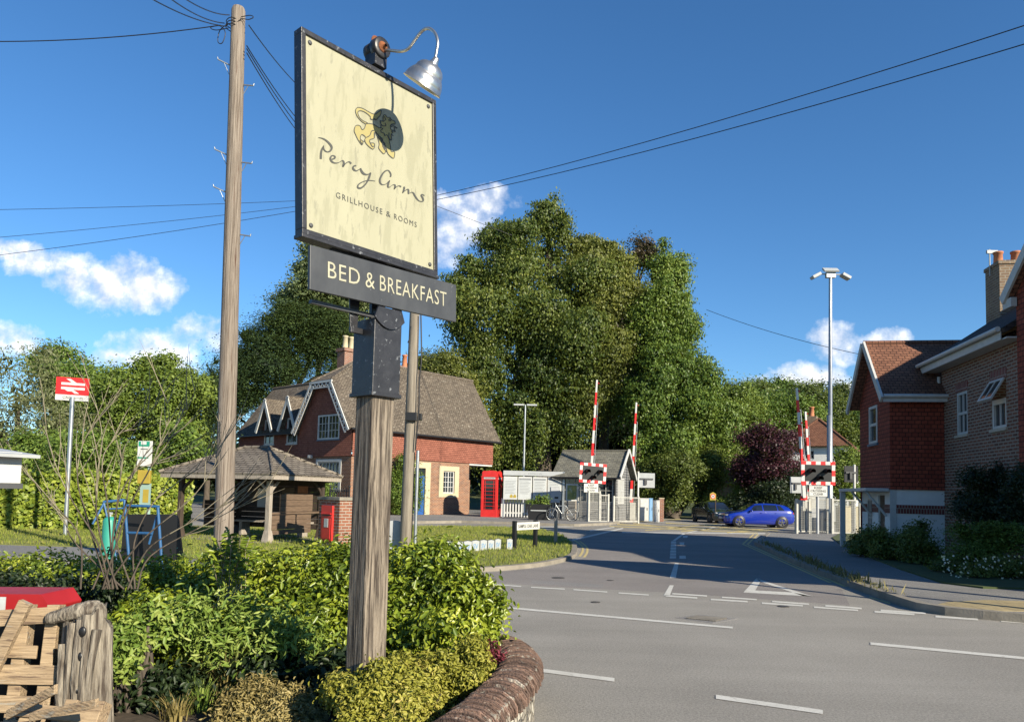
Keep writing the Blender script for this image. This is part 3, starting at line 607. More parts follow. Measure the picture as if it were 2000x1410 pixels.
# brush lettering traced as strokes: (x, y, width) in crops of the photograph
def stroke(mb, pts, ox, oy, sc, off, m=0, k=6, wmul=1.22):
    q = smooth_path(pts, k); Lf, Rt = [], []
    for i, (x, y, w) in enumerate(q):
        a = q[max(i-1, 0)]; b = q[min(i+1, len(q)-1)]; tx, ty = b[0]-a[0], b[1]-a[1]; L = math.hypot(tx, ty) or 1; nx, ny = -ty/L*w*.5*wmul, tx/L*w*.5*wmul
        Lf.append(onsign(ox+(x+nx)/sc, oy+(y+ny)/sc, off)); Rt.append(onsign(ox+(x-nx)/sc, oy+(y-ny)/sc, off))
    for i in range(len(q)-1): mb.face([Lf[i], Lf[i+1], Rt[i+1], Rt[i]], m)
OFF = -.0055
mb = MB(); A = (610, 260, 14.1)
for s in ([(160, 130, 6), (240, 140, 22), (340, 180, 36), (440, 260, 44), (515, 350, 50), (535, 420, 46), (500, 490, 38), (430, 522, 24), (370, 505, 28), (320, 450, 34), (305, 400, 30), (315, 345, 14)],
          [(318, 345, 14), (275, 430, 40), (245, 530, 48), (238, 630, 52), (236, 715, 50)],
          [(545, 725, 26), (610, 700, 36), (625, 660, 40), (585, 625, 24), (530, 635, 30), (500, 690, 42), (515, 755, 44), (570, 810, 38), (650, 830, 24), (730, 815, 14), (790, 780, 12), (845, 765, 30), (870, 830, 46), (855, 900, 50), (840, 935, 30)],
          [(845, 930, 20), (900, 860, 20), (970, 805, 18), (1030, 800, 30), (1070, 850, 46)],
          [(1215, 905, 20), (1165, 905, 30), (1120, 950, 40), (1145, 1010, 46), (1210, 1045, 26), (1270, 1020, 16), (1330, 980, 20)],
          [(1330, 970, 30), (1350, 1040, 50), (1400, 1110, 52), (1470, 1145, 36), (1540, 1140, 20), (1610, 1095, 24)]): stroke(mb, s, *A, OFF)
stroke(mb, [(965, 575, 12), (950, 615, 20), (935, 655, 17), (905, 705, 14), (855, 748, 15), (818, 745, 16), (822, 712, 12), (870, 680, 8), (940, 662, 8), (1015, 670, 5)], 560, 240, 5.876, OFF)
mb.build('lettering', M['ink'], pan); mb = MB()
A = (720, 320, 16.667)
for s in ([(710, 430, 40), (725, 360, 40), (690, 270, 36), (620, 215, 24), (520, 260, 36), (430, 370, 46), (370, 500, 50), (370, 600, 48), (420, 670, 36), (490, 685, 18), (570, 660, 14), (640, 600, 30), (690, 545, 20)],
          [(690, 545, 20), (650, 630, 45), (630, 710, 50), (640, 765, 36), (700, 755, 14), (770, 700, 12), (840, 685, 30), (865, 720, 46), (855, 780, 46), (830, 835, 20)],
          [(832, 835, 20), (880, 780, 20), (950, 730, 16), (1010, 725, 30), (1060, 755, 44)],
          [(1150, 750, 40), (1160, 800, 50), (1130, 900, 40), (1105, 955, 24)],
          [(1105, 955, 20), (1160, 900, 18), (1240, 845, 20), (1290, 840, 36), (1300, 910, 50), (1295, 985, 30)],
          [(1295, 985, 16), (1340, 960, 14), (1410, 930, 18), (1460, 960, 40), (1510, 1050, 44), (1580, 1150, 40), (1650, 1215, 26), (1730, 1230, 24), (1780, 1200, 40), (1760, 1110, 48), (1715, 1040, 40), (1730, 1005, 30), (1780, 1015, 24), (1820, 1045, 30)]): stroke(mb, s, *A, OFF)
def sign_text(mb, s, l, r, cap, off, bold=-.004, space=1.0):
    a, b = onsign(*l, off), onsign(*r, off); u = (b-a)
    text_geo(mb, s, Fr(a, u, fs.v, SN), width=u.length, height=cap, bold=bold, space=space)
mb.build('lettering', M['ink'], pan)
for w_, x0, x1 in (('GRILLHOUSE', 656.5, 747), ('&', 754.5, 763), ('ROOMS', 770, 814)):
    mb = MB(); yl = lambda x: 386+(x-656.5)*(444.5-386)/(814-656.5)+1.6*math.sin(math.pi*(x-656.5)/157.5)*-.3; sign_text(mb, w_, (x0, yl(x0)), (x1, yl(x1)), .034, OFF, space=1.28); mb.build('lettering', M['ink'], pan)
# the heraldic lion
A = (680, 200, 11.75)
body = [(420, 490), (520, 495), (600, 520), (720, 590), (760, 560), (740, 430), (800, 430), (810, 310), (850, 290), (900, 350), (960, 350), (1000, 410), (1060, 430), (1080, 500), (1000, 520), (970, 600), (1030, 690), (990, 740), (1000, 870), (940, 840), (970, 1000), (990, 1130), (1060, 1130), (1070, 1190), (1040, 1290), (920, 1190), (870, 1040), (790, 880), (700, 760), (620, 680), (600, 820), (500, 860), (505, 930), (590, 940), (610, 1000), (570, 1080), (440, 980), (380, 880), (400, 800), (310, 740), (280, 840), (340, 900), (320, 980), (240, 880), (180, 760), (140, 650), (175, 540), (270, 540), (320, 630), (375, 600), (400, 520)]
leg = [(670, 790), (760, 880), (800, 1020), (860, 1120), (820, 1185), (740, 1110), (700, 1040), (715, 950)]
tail = [(400, 500), (300, 430), (215, 330), (172, 220), (185, 150), (240, 120), (350, 150), (470, 220), (560, 265), (640, 270), (760, 180), (740, 300), (690, 345), (650, 395), (520, 385), (510, 330), (420, 250), (320, 200), (240, 205), (225, 260), (270, 360), (350, 430), (450, 480)]
mb = MB()
from mathutils.geometry import tessellate_polygon
def fill(poly, off, m=0):
    P = [onsign(A[0]+x/A[2], A[1]+y/A[2], off) for x, y in poly]
    for tri in tessellate_polygon([[Vector((x, y, 0)) for x, y in poly]]):
        f = [P[i] for i in tri]
        if (f[1]-f[0]).cross(f[2]-f[0]).dot(SN) < 0: f = f[::-1]
        mb.face(f, m)
fill(body, -.0065); fill(leg, -.0060); fill(tail, -.0062)
for poly in (body, leg, tail):
    stroke(mb, [(x, y, 13) for x, y in poly+poly[:1]], *A, -.0048, 1, k=3)
for s in ([(740, 410), (755, 500), (800, 545), (865, 535), (850, 480)], [(720, 590), (800, 600), (750, 650), (770, 690), (830, 720), (840, 770), (890, 750), (940, 840)], [(700, 770), (780, 830), (800, 900), (850, 960), (790, 1010), (880, 1050), (820, 1065), (900, 1140)],
          [(970, 560), (990, 510), (1060, 500)], [(985, 570), (1040, 545), (1130, 600), (1060, 580), (1085, 690), (1030, 640), (1000, 690)], [(940, 700), (945, 840), (1000, 870), (985, 750), (1040, 770)], [(600, 650), (540, 660), (500, 760), (420, 810)], [(600, 690), (605, 820)], [(270, 870), (330, 960), (350, 900), (400, 890)], [(510, 940), (560, 1020), (600, 1000)], [(330, 630), (370, 610)], [(830, 330), (860, 400), (800, 450)], [(520, 385), (560, 400), (600, 380), (650, 400), (700, 340)]):
    stroke(mb, [(x, y, 15) for x, y in s], *A, -.0042, 1, k=3)
stroke(mb, [(960+22*math.cos(t), 408+22*math.sin(t), 16) for t in [i*math.pi/4 for i in range(9)]], *A, -.0042, 1, k=2)
mb.build('lion_emblem', [M['lionyellow'], M['ink']], pan)
# the lower boards: front and back
def plank(o0, o1):
    a = onsign(605, 565, o1); b = onsign(891, 629, o1); c = onsign(606, 478, o1); L = (b-a).length
    f = Fr(a, b-a, c-a, None); mbx = MB(); mbx.box(f, 0, L, 0, (c-a).length, -.024, 0); return mbx, f, L
mb, fb, LB = plank(0, .05); bb = mb.build('name_board', M['blackboard'], ps, bevel=.003)
for w_, x0, x1 in (('BED', 640.5, 703), ('&', 714, 732), ('BREAKFAST', 742, 872)):
    y_ = lambda x: 542+(x-640)*(599-542)/232; mb = MB(); a, b = onsign(x0, y_(x0), .0525), onsign(x1, y_(x1), .0525); text_geo(mb, w_, Fr(a, b-a, onsign(x0, y_(x0)-30, .0525)-a), width=(b-a).length, height=.094, bold=-.002, space=1.1); mb.build('board_lettering', M['creamletter'], bb)
a, b = onsign(609, 588, -.05), onsign(684, 606, -.05); f2 = Fr(a, b-a, ZZ); mb = MB(); mb.box(f2, 0, (b-a).length+.25, -.011, .011, -.03, 0); mb.build('rear_rail', M['blackboard'], ps)
# lamp
LMV = (SN*.37+SD*.068).normalized(); QL = PLN(737, 99, SP-SN*.03, SN); LN = Vector((LMV.y, -LMV.x, 0))
def onlamp(px, py): return PLN(px, py, QL, LN)-SB
la = MB(); q = QL-SB; fl = Fr(q, SD, ZZ, SN)
la.lathe([(.0, -.075), (.052, -.075), (.056, -.07), (.056, -.02), (.0, -.02)], fl, 24); la.lathe([(.06, .0), (.064, .004), (.064, .05), (.058, .056), (.034, .056)], fl, 28); la.box(fl, -.045, .045, -.115, -.03, -.06, .04); la.box(fl, -.008, .008, -.06, .085, -.018, -.006)
lmp = la.build('lamp_mount', M['black'], ps)
mb = MB(); mb.lathe([(.034, .050), (.034, .058), (.026, .062), (.012, .066), (.009, .085)], fl, 20); mb.prism([(.035*math.cos(t)-.002, .062+.035*math.sin(t)) for t in [i*math.pi/10 for i in range(11)]]+[(-.037, 0), (.033, 0)], fl, -.016, -.012); mb.build('rusty_boss', M['rust'], lmp)
arm = smooth_path([tuple(onlamp(*p)) for p in [(741, 98), (762, 99), (783, 101), (797, 96), (808, 82), (820, 66), (831, 57), (842, 58), (851, 68), (855, 84), (852.5, 102), (850, 116)]], 5)
mb = MB(); mb.tube(arm, .0095, 10); mb.build('lamp_arm', M['alu'], lmp)
k0 = onlamp(850.5, 117); ax = (-LMV*.60-ZZ*.80).normalized(); ux = LN.normalized(); H_ = .165; fsd = Fr(k0+LMV*.004, ux, ax.cross(ux), ax)
mb = MB()
mb.lathe([(.011, -.012), (.016, -.010), (.022, .014), (.030, .028)], fsd, 20)
mb.lathe([(.030, .026), (.050, .032), (.070, .046), (.083, .066), (.088, .088), (.089, .092)], fsd, 32); mb.lathe([(.089, .092), (.094, .094), (.106, .112), (.115, .134), (.120, H_-.005), (.124, H_-.003), (.124, H_+.003), (.118, H_+.001), (.104, .118), (.080, .07), (.0, .05)], fsd, 36)
shd = mb.build('lamp_shade', M['alu'], lmp)
mb = MB(); mb.ball(fsd.p(0, 0, .10), .028); mb.build('bulb', M['white'], shd)
# ------------------------------------------------------------------ poles and wires
def pole_thing(name, b, t, r0, r1, m, label, lean_pts=7):
    r = thing(name, b, label, 'utility pole'); mb = MB(); n = lean_pts
    b_, t_ = Vector((0, 0, -.3)), t-b
    mb.tube([b_.lerp(t_, i/n) for i in range(n)]+[t_-Vector((0, 0, .05)), t_], [r0+(r1-r0)*i/n for i in range(n)]+[r1, r1*.82], 18); mb.build('post', m, r); return r
D1 = 11.5; b1 = AT(437, 1060, D1); tp1 = AT(466, 16, D1); dd = (b1-tp1)/(b1.z-tp1.z); b1g = b1-dd*b1.z
tel = pole_thing('telegraph_pole', b1g, tp1, .15, .108, M['pole'], 'tall brown wooden telegraph pole with metal climbing steps behind the hedge')
for y, sgn in ((134, -1), (172, 1), (314, -1), (327, 1), (388, -1), (470, 1)):
    t_ = (y-16)/(1060-16); c = tp1.lerp(b1, t_)-b1g; R_ = .118+.045*t_
    mb = MB(); s0 = c+Vector((sgn*R_*.8, 0, 0)); e = s0+Vector((sgn*.19, -.05, .07 if sgn < 0 else -.04)); mb.tube([s0, e], .011, 6); mb.tube([e, e+Vector((sgn*.01, 0, .035))], .010, 6)
    mb.tube([s0.lerp(e, .55), s0+Vector((0, 0, -.19))], .006, 6); mb.build('climbing_step', M['galv'], tel)
mb = MB(); c = AT(458, 45, D1)-b1g
for k in range(3): mb.tube([c+Vector((.125*math.cos(a), .125*math.sin(a), .01*math.sin(3*a)-.05*k)) for a in [i*math.pi/8 for i in range(17)]], .007, 5, cap=False)
mb.build('wire_binding', M['plainblack'], tel)
mb = MB(); c = AT(434, 66, D1)-b1g
mb.tube(smooth_path([tuple(c+Vector(p)) for p in ((.12, -.1, .1), (0, -.1, -.02), (-.02, -.1, -.2), (.05, -.1, -.22), (.09, -.1, -.05), (.0, -.1, .06), (-.15, -.1, .03), (-.06, -.1, -.01), (.14, -.1, .03))], 6), .007, 5); c = AT(492, 42, D1)-b1g
mb.tube(smooth_path([tuple(c+Vector(p)) for p in ((-.14, -.1, .0), (.0, -.1, .03), (.06, -.1, .0), (-.02, -.1, -.04), (-.12, -.1, -.03), (-.2, -.1, -.09))], 6), .007, 5); mb.build('cable_loop', M['plainblack'], tel)
# grey carved marks on the pole face
D2 = 16.0; b2 = AT(791, 1095, D2); tp2 = AT(812, 560, D2); dd = (b2-tp2)/(b2.z-tp2.z); b2g = b2-dd*b2.z
up = pole_thing('utility_pole', b2g, tp2, .135, .105, M['polegrey'], 'slim grey wooden pole carrying a cable conduit, half hidden behind the inn sign post')
a_, c_ = AT(800, 1088, D2)-b2g, AT(806, 880, D2)-b2g
mb = MB(); mb.tube([Vector((a_.x+.12, -.1, 0)), Vector((c_.x+.125, -.09, c_.z))], .035, 8); mb.build('cable_conduit', M['galv'], up)
mb = MB(); c_ = AT(807, 815, D2)-b2g; mb.box(Fr(c_, (1, 0, 0), (0, 0, 1)), -.14, .10, -.09, .09, .09, .20); mb.box(Fr(c_, (1, 0, 0), (0, 0, 1)), .11, .19, -.06, .08, -.08, .08); mb.build('junction_box', M['plainblack'], up, bevel=.01)
mb = MB(); pts = [AT(x, y, D2)-b2g+Vector((.05, -.13, 0)) for x, y in ((808, 880), (815, 800), (816, 745), (820, 700), (819, 615))]; mb.tube(smooth_path([tuple(p) for p in pts], 5), .016, 6)
pts = [AT(x, y, D2)-b2g+Vector((-.02, -.13, 0)) for x, y in ((806, 640), (803, 665), (800, 672))]; mb.tube(pts, .012, 5); mb.build('service_cable', M['plainblack'], up)
def wire(a, b, sag, r, label, seg=18, group='overhead wires from the poles'):
    a, b = Vector(a), Vector(b); mid = (a+b)/2; P = []
    for i in range(seg+1):
        t = i/seg; p = a.lerp(b, t); p.z -= sag*4*t*(1-t); P.append(p-a)
    mb = MB(); mb.tube(P, r, 5); o = mb.build('overhead_wire', M['plainblack'], loc=a); tag(o, label, 'wire', group)
WL = [((431, 50), (-160, 78), 11, .12, 'thin black wire leaving the telegraph pole top to the left edge'),
      ((440, 52), (285, -8), 8, .06, 'lowest of the black wires rising to the top edge left of the pole'), ((438, 46), (330, -4), 8, .06, 'middle black wire rising to the top edge left of the pole'), ((448, 30), (358, -4), 8, .05, 'topmost black wire rising to the top edge left of the pole')]
for p, q, d, s, l in WL: wire(AT(*p, D1-.15), AT(*q, d), s, .008, l)
for i, (p, q) in enumerate([((486, 50), (640, 210)), ((482, 90), (640, 290)), ((482, 96), (640, 305)), ((482, 104), (640, 320))]):
    wire(AT(*p, D1-.1), AT(*q, 20), .2, .010, ['single black wire descending from the pole top to behind the cream sign', 'upper wire of the bundle descending from the pole to behind the cream sign', 'middle wire of the bundle descending from the pole to behind the cream sign', 'lower wire of the bundle descending from the pole to behind the cream sign'][i])
wire(AT(600, 428, 60), AT(2150, 2, 22), .9, .020, 'upper of the two long cables crossing the blue sky to the right edge'); wire(AT(600, 430, 60), AT(2150, 42, 22), .9, .020, 'lower of the two long cables crossing the blue sky to the right edge')
wire(AT(-150, 412, 40), AT(640, 390, 44), .1, .014, 'faint uppermost wire crossing the left sky behind the telegraph pole'); wire(AT(-150, 476, 40), AT(640, 396, 44), .15, .014, 'middle faint wire sloping across the left sky behind the pole'); wire(AT(-150, 516, 40), AT(640, 402, 44), .2, .016, 'lowest faint wire sloping across the left sky above the cloud')
wire(AT(640, 320, 48), AT(1000, 460, 52), .0, .018, 'thin wire running down past the cream sign to the big tree'); wire(AT(1380, 605, 55), AT(1720, 700, 45), .3, .018, 'thin wire sagging from the big tree to the red tiled house')
# ------------------------------------------------------------------ curved wall
def wallpath(pts): return [Vector((p.x, p.y, 0)) for p in (G(x, y, .40) for x, y in pts)]
wp = [Vector(p) for p in smooth_path([tuple(p) for p in wallpath([(560, 1560), (760, 1480), (880, 1412), (945, 1362), (990, 1322), (1014, 1290), (1012, 1264), (988, 1246), (950, 1236), (905, 1231), (850, 1229)])], 8)]
wl = thing('garden_wall', wp[len(wp)//2], 'low curving flint garden wall capped with rounded tiles at the roadside', 'wall'); o = wp[len(wp)//2]
mb = MB(); N = len(wp); HW = .105
def nrm(i):
    t = wp[min(i+1, N-1)]-wp[max(i-1, 0)]; t.normalize(); return Vector((-t.y, t.x, 0))
for i in range(N-1):
    for s in (1, -1):
        a, b = wp[i]+nrm(i)*HW*s-o, wp[i+1]+nrm(i+1)*HW*s-o; up_ = Vector((0, 0, .30))
        f = [a, b, b+up_, a+up_]; mb.face(f if s < 0 else f[::-1])
m = bpy.data.materials.new('flint_wall'); m.use_nodes = True; t = NT(m.node_tree); p = t.n['Principled BSDF']; tcd = t.add('ShaderNodeTexCoord')
vo = t.add('ShaderNodeTexVoronoi', i={'Vector': tcd.outputs['Object'], 'Scale': 17.0, 'Randomness': 1.0}); ve = t.add('ShaderNodeTexVoronoi', feature='DISTANCE_TO_EDGE', i={'Vector': tcd.outputs['Object'], 'Scale': 17.0})
c = t.mix(.8, t.ramp(vo.outputs['Color'], [(.2, (.10, .095, .085)), (.5, (.30, .27, .21)), (.8, (.46, .43, .36))]), (.30, .25, .19)); c = t.mix(t.ramp(ve.outputs['Distance'], [(.02, .9), (.09, 0.0)]), t.ramp(vo.outputs['Color'], [(.2, (.09, .085, .08)), (.5, (.28, .25, .20)), (.8, (.48, .45, .38))]), (.34, .30, .23))
t.l.new(c, p.inputs['Base Color']); p.inputs['Roughness'].default_value = .8
b = t.add('ShaderNodeBump', i={'Strength': 1.0, 'Distance': .03, 'Height': t.ramp(ve.outputs['Distance'], [(0, 0.0), (.2, 1.0)])}); t.l.new(b.outputs[0], p.inputs['Normal']); M['flint'] = m
mb.build('flint_face', M['flint'], wl)
# coping: thin tiles stood on edge, each its own arch
M['coping'] = mat('creasing_tile', (.185, .112, .082), (.078, .053, .041), scale=17, rough=.9, bump=.7, bscale=60, spots=[((.32, .29, .24), 12, .58), ((.075, .055, .045), 22, .62)], detail=9)
t = NT(M['coping'].node_tree); bc = t.n['Principled BSDF'].inputs['Base Color']; src = bc.links[0].from_socket; an = t.add('ShaderNodeAttribute', attribute_name='rnd'); t.l.new(t.mix(1.0, src, t.ramp(an.outputs['Fac'], [(0, .5), (.6, .95), (1, 1.45)]), 'MULTIPLY'), bc)
mb = MB(); cum = [0]
for i in range(N-1): cum.append(cum[-1]+(wp[i+1]-wp[i]).length)
def along(s):
    i = max(0, min(N-2, next((k for k in range(N-1) if cum[k+1] >= s), N-2))); u = (s-cum[i])/max(1e-6, cum[i+1]-cum[i]); return wp[i].lerp(wp[i+1], u), (nrm(i).lerp(nrm(i+1), u)).normalized()
rd = random.Random(4); s = 0.0; tone = []
while s < cum[-1]-.03:
    w = rd.uniform(.010, .018); p0, n0 = along(s); p1, n1 = along(s+w-rd.uniform(.001, .004)); hh = rd.uniform(-.009, .008); ww = rd.uniform(-.012, .010); tl = rd.uniform(-.020, .020)
    prof = [(-1, .0), (-.98, .35), (-.78, .70), (-.45, .93), (0, 1.0), (.45, .93), (.78, .70), (.98, .35), (1, .0)]
    A_ = [p0-o+n0*(q[0]*(.155+ww))+Vector((0, 0, .285+q[1]*(.125+hh)))+Vector((n0.y, -n0.x, 0))*tl*q[0] for q in prof]; B_ = [p1-o+n1*(q[0]*(.155+ww))+Vector((0, 0, .285+q[1]*(.125+hh)))+Vector((n1.y, -n1.x, 0))*tl*q[0] for q in prof]
    k = len(prof)
    mb.raw(A_+B_, [(i+1, i, k+i, k+i+1) for i in range(k-1)]+[tuple(range(k)), tuple(range(2*k-1, k-1, -1)), (0, k-1, 2*k-1, k)]); tone += [rd.random()]*(k+2)
    s += w
cop = mb.build('coping', M['coping'], wl); at = cop.data.attributes.new('rnd', 'FLOAT', 'FACE'); at.data.foreach_set('value', tone)
mb = MB()
for i in range(N-1):
    a, b = wp[i]-o, wp[i+1]-o; n0, n1 = nrm(i), nrm(i+1); q = [(-.142, .28), (-.12, .37), (0, .395), (.12, .37), (.142, .28)]
    for j in range(4): mb.face([a+n0*q[j+1][0]+Vector((0, 0, q[j+1][1])), a+n0*q[j][0]+Vector((0, 0, q[j][1])), b+n1*q[j][0]+Vector((0, 0, q[j][1])), b+n1*q[j+1][0]+Vector((0, 0, q[j+1][1]))])
mb.build('mortar_bed', M['kerb'], wl)
# ------------------------------------------------------------------ building helpers
def wall(mb, fr, L, top, holes=(), b0=0.0, brk=(), rev=.12, m=0, back=True):
    """a wall with real openings; top is a height or a list of (a, height)"""
    tf = (lambda a: top) if isinstance(top, (int, float)) else (lambda a: float(np.interp(a, [q[0] for q in top], [q[1] for q in top])))
    A = sorted(set([0.0, L]+[h[0] for h in holes]+[h[1] for h in holes]+list(brk)+([] if isinstance(top, (int, float)) else [q[0] for q in top if 0 < q[0] < L])))
    for x0, x1 in zip(A[:-1], A[1:]):
        hs_ = sorted([(h[2], h[3]) for h in holes if h[0] <= x0+1e-6 and h[1] >= x1-1e-6]); z = b0
        for z0, z1 in hs_: mb.face([fr.p(x0, z), fr.p(x1, z), fr.p(x1, z0), fr.p(x0, z0)], m); z = z1
        mb.face([fr.p(x0, z), fr.p(x1, z), fr.p(x1, tf(x1)), fr.p(x0, tf(x0))], m)
    for h in holes:
        a0, a1, z0, z1 = h[:4]
        for p, q in (((a0, z0), (a1, z0)), ((a1, z0), (a1, z1)), ((a1, z1), (a0, z1)), ((a0, z1), (a0, z0))):
            mb.face([fr.p(*p), fr.p(*q), fr.p(*q, -rev), fr.p(*p, -rev)][::-1], m)
def window(par, fr, a0, a1, z0, z1, nx=2, ny=2, m='white', fw=.06, bar=.025, depth=.07, panes=2, sill=None, label=None, sash=False, glass='glass', name='window'):
    mb = MB()
    d0, d1 = -depth-.04, -depth+.02
    for q in ((a0, a1, z0, z0+fw), (a0, a1, z1-fw, z1), (a0, a0+fw, z0+fw, z1-fw), (a1-fw, a1, z0+fw, z1-fw)): mb.box(fr, *q, d0, d1)
    W_ = (a1-a0-2*fw)/panes
    for i in range(1, panes): mb.box(fr, a0+fw+W_*i-fw*.5, a0+fw+W_*i+fw*.5, z0+fw, z1-fw, d0, d1-.004)
    if sash: zc = (z0+z1)/2; mb.box(fr, a0+fw, a1-fw, zc-fw*.5, zc+fw*.5, d0, d1-.006)
    for i in range(panes):
        for k in range(1, nx): x = a0+fw+W_*i+W_*k/nx; mb.box(fr, x-bar/2, x+bar/2, z0+fw, z1-fw, d0+.012, d1-.012)
    for k in range(1, ny): z = z0+fw+(z1-z0-2*fw)*k/ny; mb.box(fr, a0+fw, a1-fw, z-bar/2, z+bar/2, d0+.014, d1-.014)
    o = mb.build(name, M[m], par); g = MB(); g.box(fr, a0+fw*.5, a1-fw*.5, z0+fw*.5, z1-fw*.5, d0-.01, d0+.006); g.build('pane', M[glass], o)
    if sill: s = MB(); s.box(fr, a0-.06, a1+.06, z0-.07, z0, -depth, .05); s.build('sill', M[sill], o)
    if label: o['label'] = label
    return o
def slab(mb, pts, th, m=0):                  # a thick plane, th below its upper face
    P = [Vector(p) for p in pts]; n = (P[1]-P[0]).cross(P[2]-P[0]).normalized()
    if n.z < 0: P = P[::-1]; n = -n
    Q = [p-n*th for p in P]; k = len(P)
    mb.raw(P+Q, [tuple(range(k)), tuple(range(2*k-1, k-1, -1))]+[((i+1) % k, i, k+i, k+(i+1) % k) for i in range(k)], m)
def gutter(mb, a, b, r=.055): mb.tube([a, b], r, 7)
def pots(par, x, y, z, n, dx, h=.75, m='terracotta', r=.13):
    for i in range(n):
        mb = MB(); f = Fr((x+dx*i, y, z), (1, 0, 0), (0, 1, 0), (0, 0, 1)); mb.lathe([(r*1.1, 0), (r, .05), (r*.85, h-.1), (r*1.05, h-.08), (r*1.05, h), (r*.8, h), (r*.75, h-.3)], f, 14); mb.cap(r*.78, h-.2, f, 14); mb.build('chimney_pot', M[m], par)
# ------------------------------------------------------------------ station cottage
CO = Vector((-8.7, 40.3, .1)); CA = math.atan2(.743, .669)
ct = thing('station_cottage', CO, 'old brick and red tile station cottage with steep lichened roof and fretted white bargeboards', 'house', CA)
Fl = Fr((0, 0, 0), (1, 0, 0), (0, 0, 1)); Fg = Fr((0, 5.1, 0), (0, -1, 0), (0, 0, 1))          # long wall, gable wall
mb = MB(); wall(mb, Fl, 9.0, 3.2, [(4.5, 5.35, 0, 2.75), (6.8, 7.75, 1.3, 2.65)]); wall(mb, Fr((9.0, 0, 0), (0, 1, 0), (0, 0, 1)), 5.1, 3.2); wall(mb, Fg, 5.1, 3.2, [(1.95, 4.0, 1.4, 2.9)])
wall(mb, Fr((9, 1.9, 0), (1, 0, 0), (0, 0, 1)), 2.0, 3.2); wall(mb, Fr((11.0, 1.9, 0), (0, 1, 0), (0, 0, 1)), 3.2, 3.2)
wall(mb, Fr((9.05, .9, 0), (1, 0, 0), (0, 0, 1)), .9, 1.9); mb.box(W0, 9.05, 9.95, .905, 1.15, 0, 1.9); mb.build('brick_wall', M['brick_cottage'], ct)
mb = MB(); Ft = Fr((0, -.06, 0), (1, 0, 0), (0, 0, 1)); wall(mb, Ft, 11.1, 4.95, b0=3.2); mb.face([(11.1, -.06, 3.2), (0, -.06, 3.2), (0, .5, 3.2), (11.1, .5, 3.2)])
Fu = Fr((-.06, 5.16, 0), (0, -1, 0), (0, 0, 1)); wall(mb, Fu, 5.22, [(0, 4.95), (1.68, 7.5), (3.54, 7.5), (5.22, 4.95)], [(1.95, 4.05, 4.16, 5.56)], b0=3.2); mb.face([(-.06, 5.16, 3.2), (-.06, -.06, 3.2), (.4, -.06, 3.2), (.4, 5.16, 3.2)][::-1])
Fe = Fr((11.1, -.06, 0), (0, 1, 0), (0, 0, 1)); wall(mb, Fe, 5.22, [(0, 4.95), (2.61, 8.9), (5.22, 4.95)], b0=3.2); mb.build('hung_tile_wall', M['tile_cottage'], ct)
mb = MB(); mb.box(W0, 9.0, 11.08, -.02, 1.9, 3.1, 3.19); mb.build('soffit', M['white'], ct)
# stone dressings
mb = MB()
for q in ((6.45, 6.8, 1.05, 2.95), (7.75, 8.12, 1.05, 2.95), (6.8, 7.75, 1.05, 1.3), (6.8, 7.75, 2.65, 2.95)): mb.box(Fl, *q, -.03, .03)
mb.build('window_surround', M['stone'], ct)
mb = MB()
for q in ((4.15, 4.5, 0, 3.1), (5.35, 5.75, 0, 3.1), (4.5, 5.35, 2.75, 3.1)): mb.box(Fl, *q, -.03, .03)
mb.build('door_surround', M['stone'], ct)
mb = MB()
for q in ((1.75, 1.95, 1.25, 3.05), (4.0, 4.2, 1.25, 3.05), (1.95, 4.0, 2.9, 3.05), (1.95, 4.0, 1.25, 1.4)): mb.box(Fg, *q, -.03, .03)
mb.build('window_surround', M['white'], ct)
mb = MB(); mb.box(Fl, 4.5, 5.35, 0, 2.3, -.12, -.06); dr = mb.build('door', M['bluedoor'], ct)
mb = MB(); mb.box(Fl, 4.5, 5.35, 2.32, 2.75, -.11, -.07); mb.build('fanlight', M['glass'], dr)
window(ct, Fl, 6.8, 7.75, 1.3, 2.65, nx=2, ny=4); window(ct, Fu, 1.95, 4.05, 4.16, 5.56, nx=3, ny=3, sill='slateblue', depth=-.01, fw=.09); window(ct, Fg, 1.95, 4.0, 1.4, 2.9, nx=3, ny=3)
# roof
def half(s): return lambda x, y, z: (x, y if s else 5.1-y, z)
mb = MB()
for s in (1, 0):
    h = half(s); slab(mb, [h(-.42, -.28, 4.72), h(11.6, -.28, 4.72), h(11.6, 2.55, 9.0), (2, 2.55, 9.0), h(-.42, 1.56, 7.5)], .14)
slab(mb, [(-.42, 1.56, 7.5), (2, 2.55, 9.0), (-.42, 3.54, 7.5)], .12)
mb.tube([(1.95, 2.55, 9.0), (11.62, 2.55, 9.0)], .10, 8); mb.tube([(-.42, 1.56, 7.5), (2, 2.55, 9.0)], .08, 6); mb.tube([(-.42, 3.54, 7.5), (2, 2.55, 9.0)], .08, 6)
rf = mb.build('roof', M['roof_cottage'], ct)
mb = MB(); mb.box(W0, 2.1, 3.1, 4.0, 4.75, 5.5, 9.75); mb.box(W0, 2.02, 3.18, 3.92, 4.83, 9.75, 9.95); ch = mb.build('chimney', M['brick_pier'], rf); pots(ct, 2.38, 4.37, 9.95, 2, .44, .8, 'stone', .17)
mb = MB(); mb.box(W0, 5.3, 6.6, 3.0, 3.6, 7.2, 9.25); mb.build('chimney', M['brick_pier'], rf); pots(ct, 5.65, 3.3, 9.25, 2, .55, .8, r=.17)
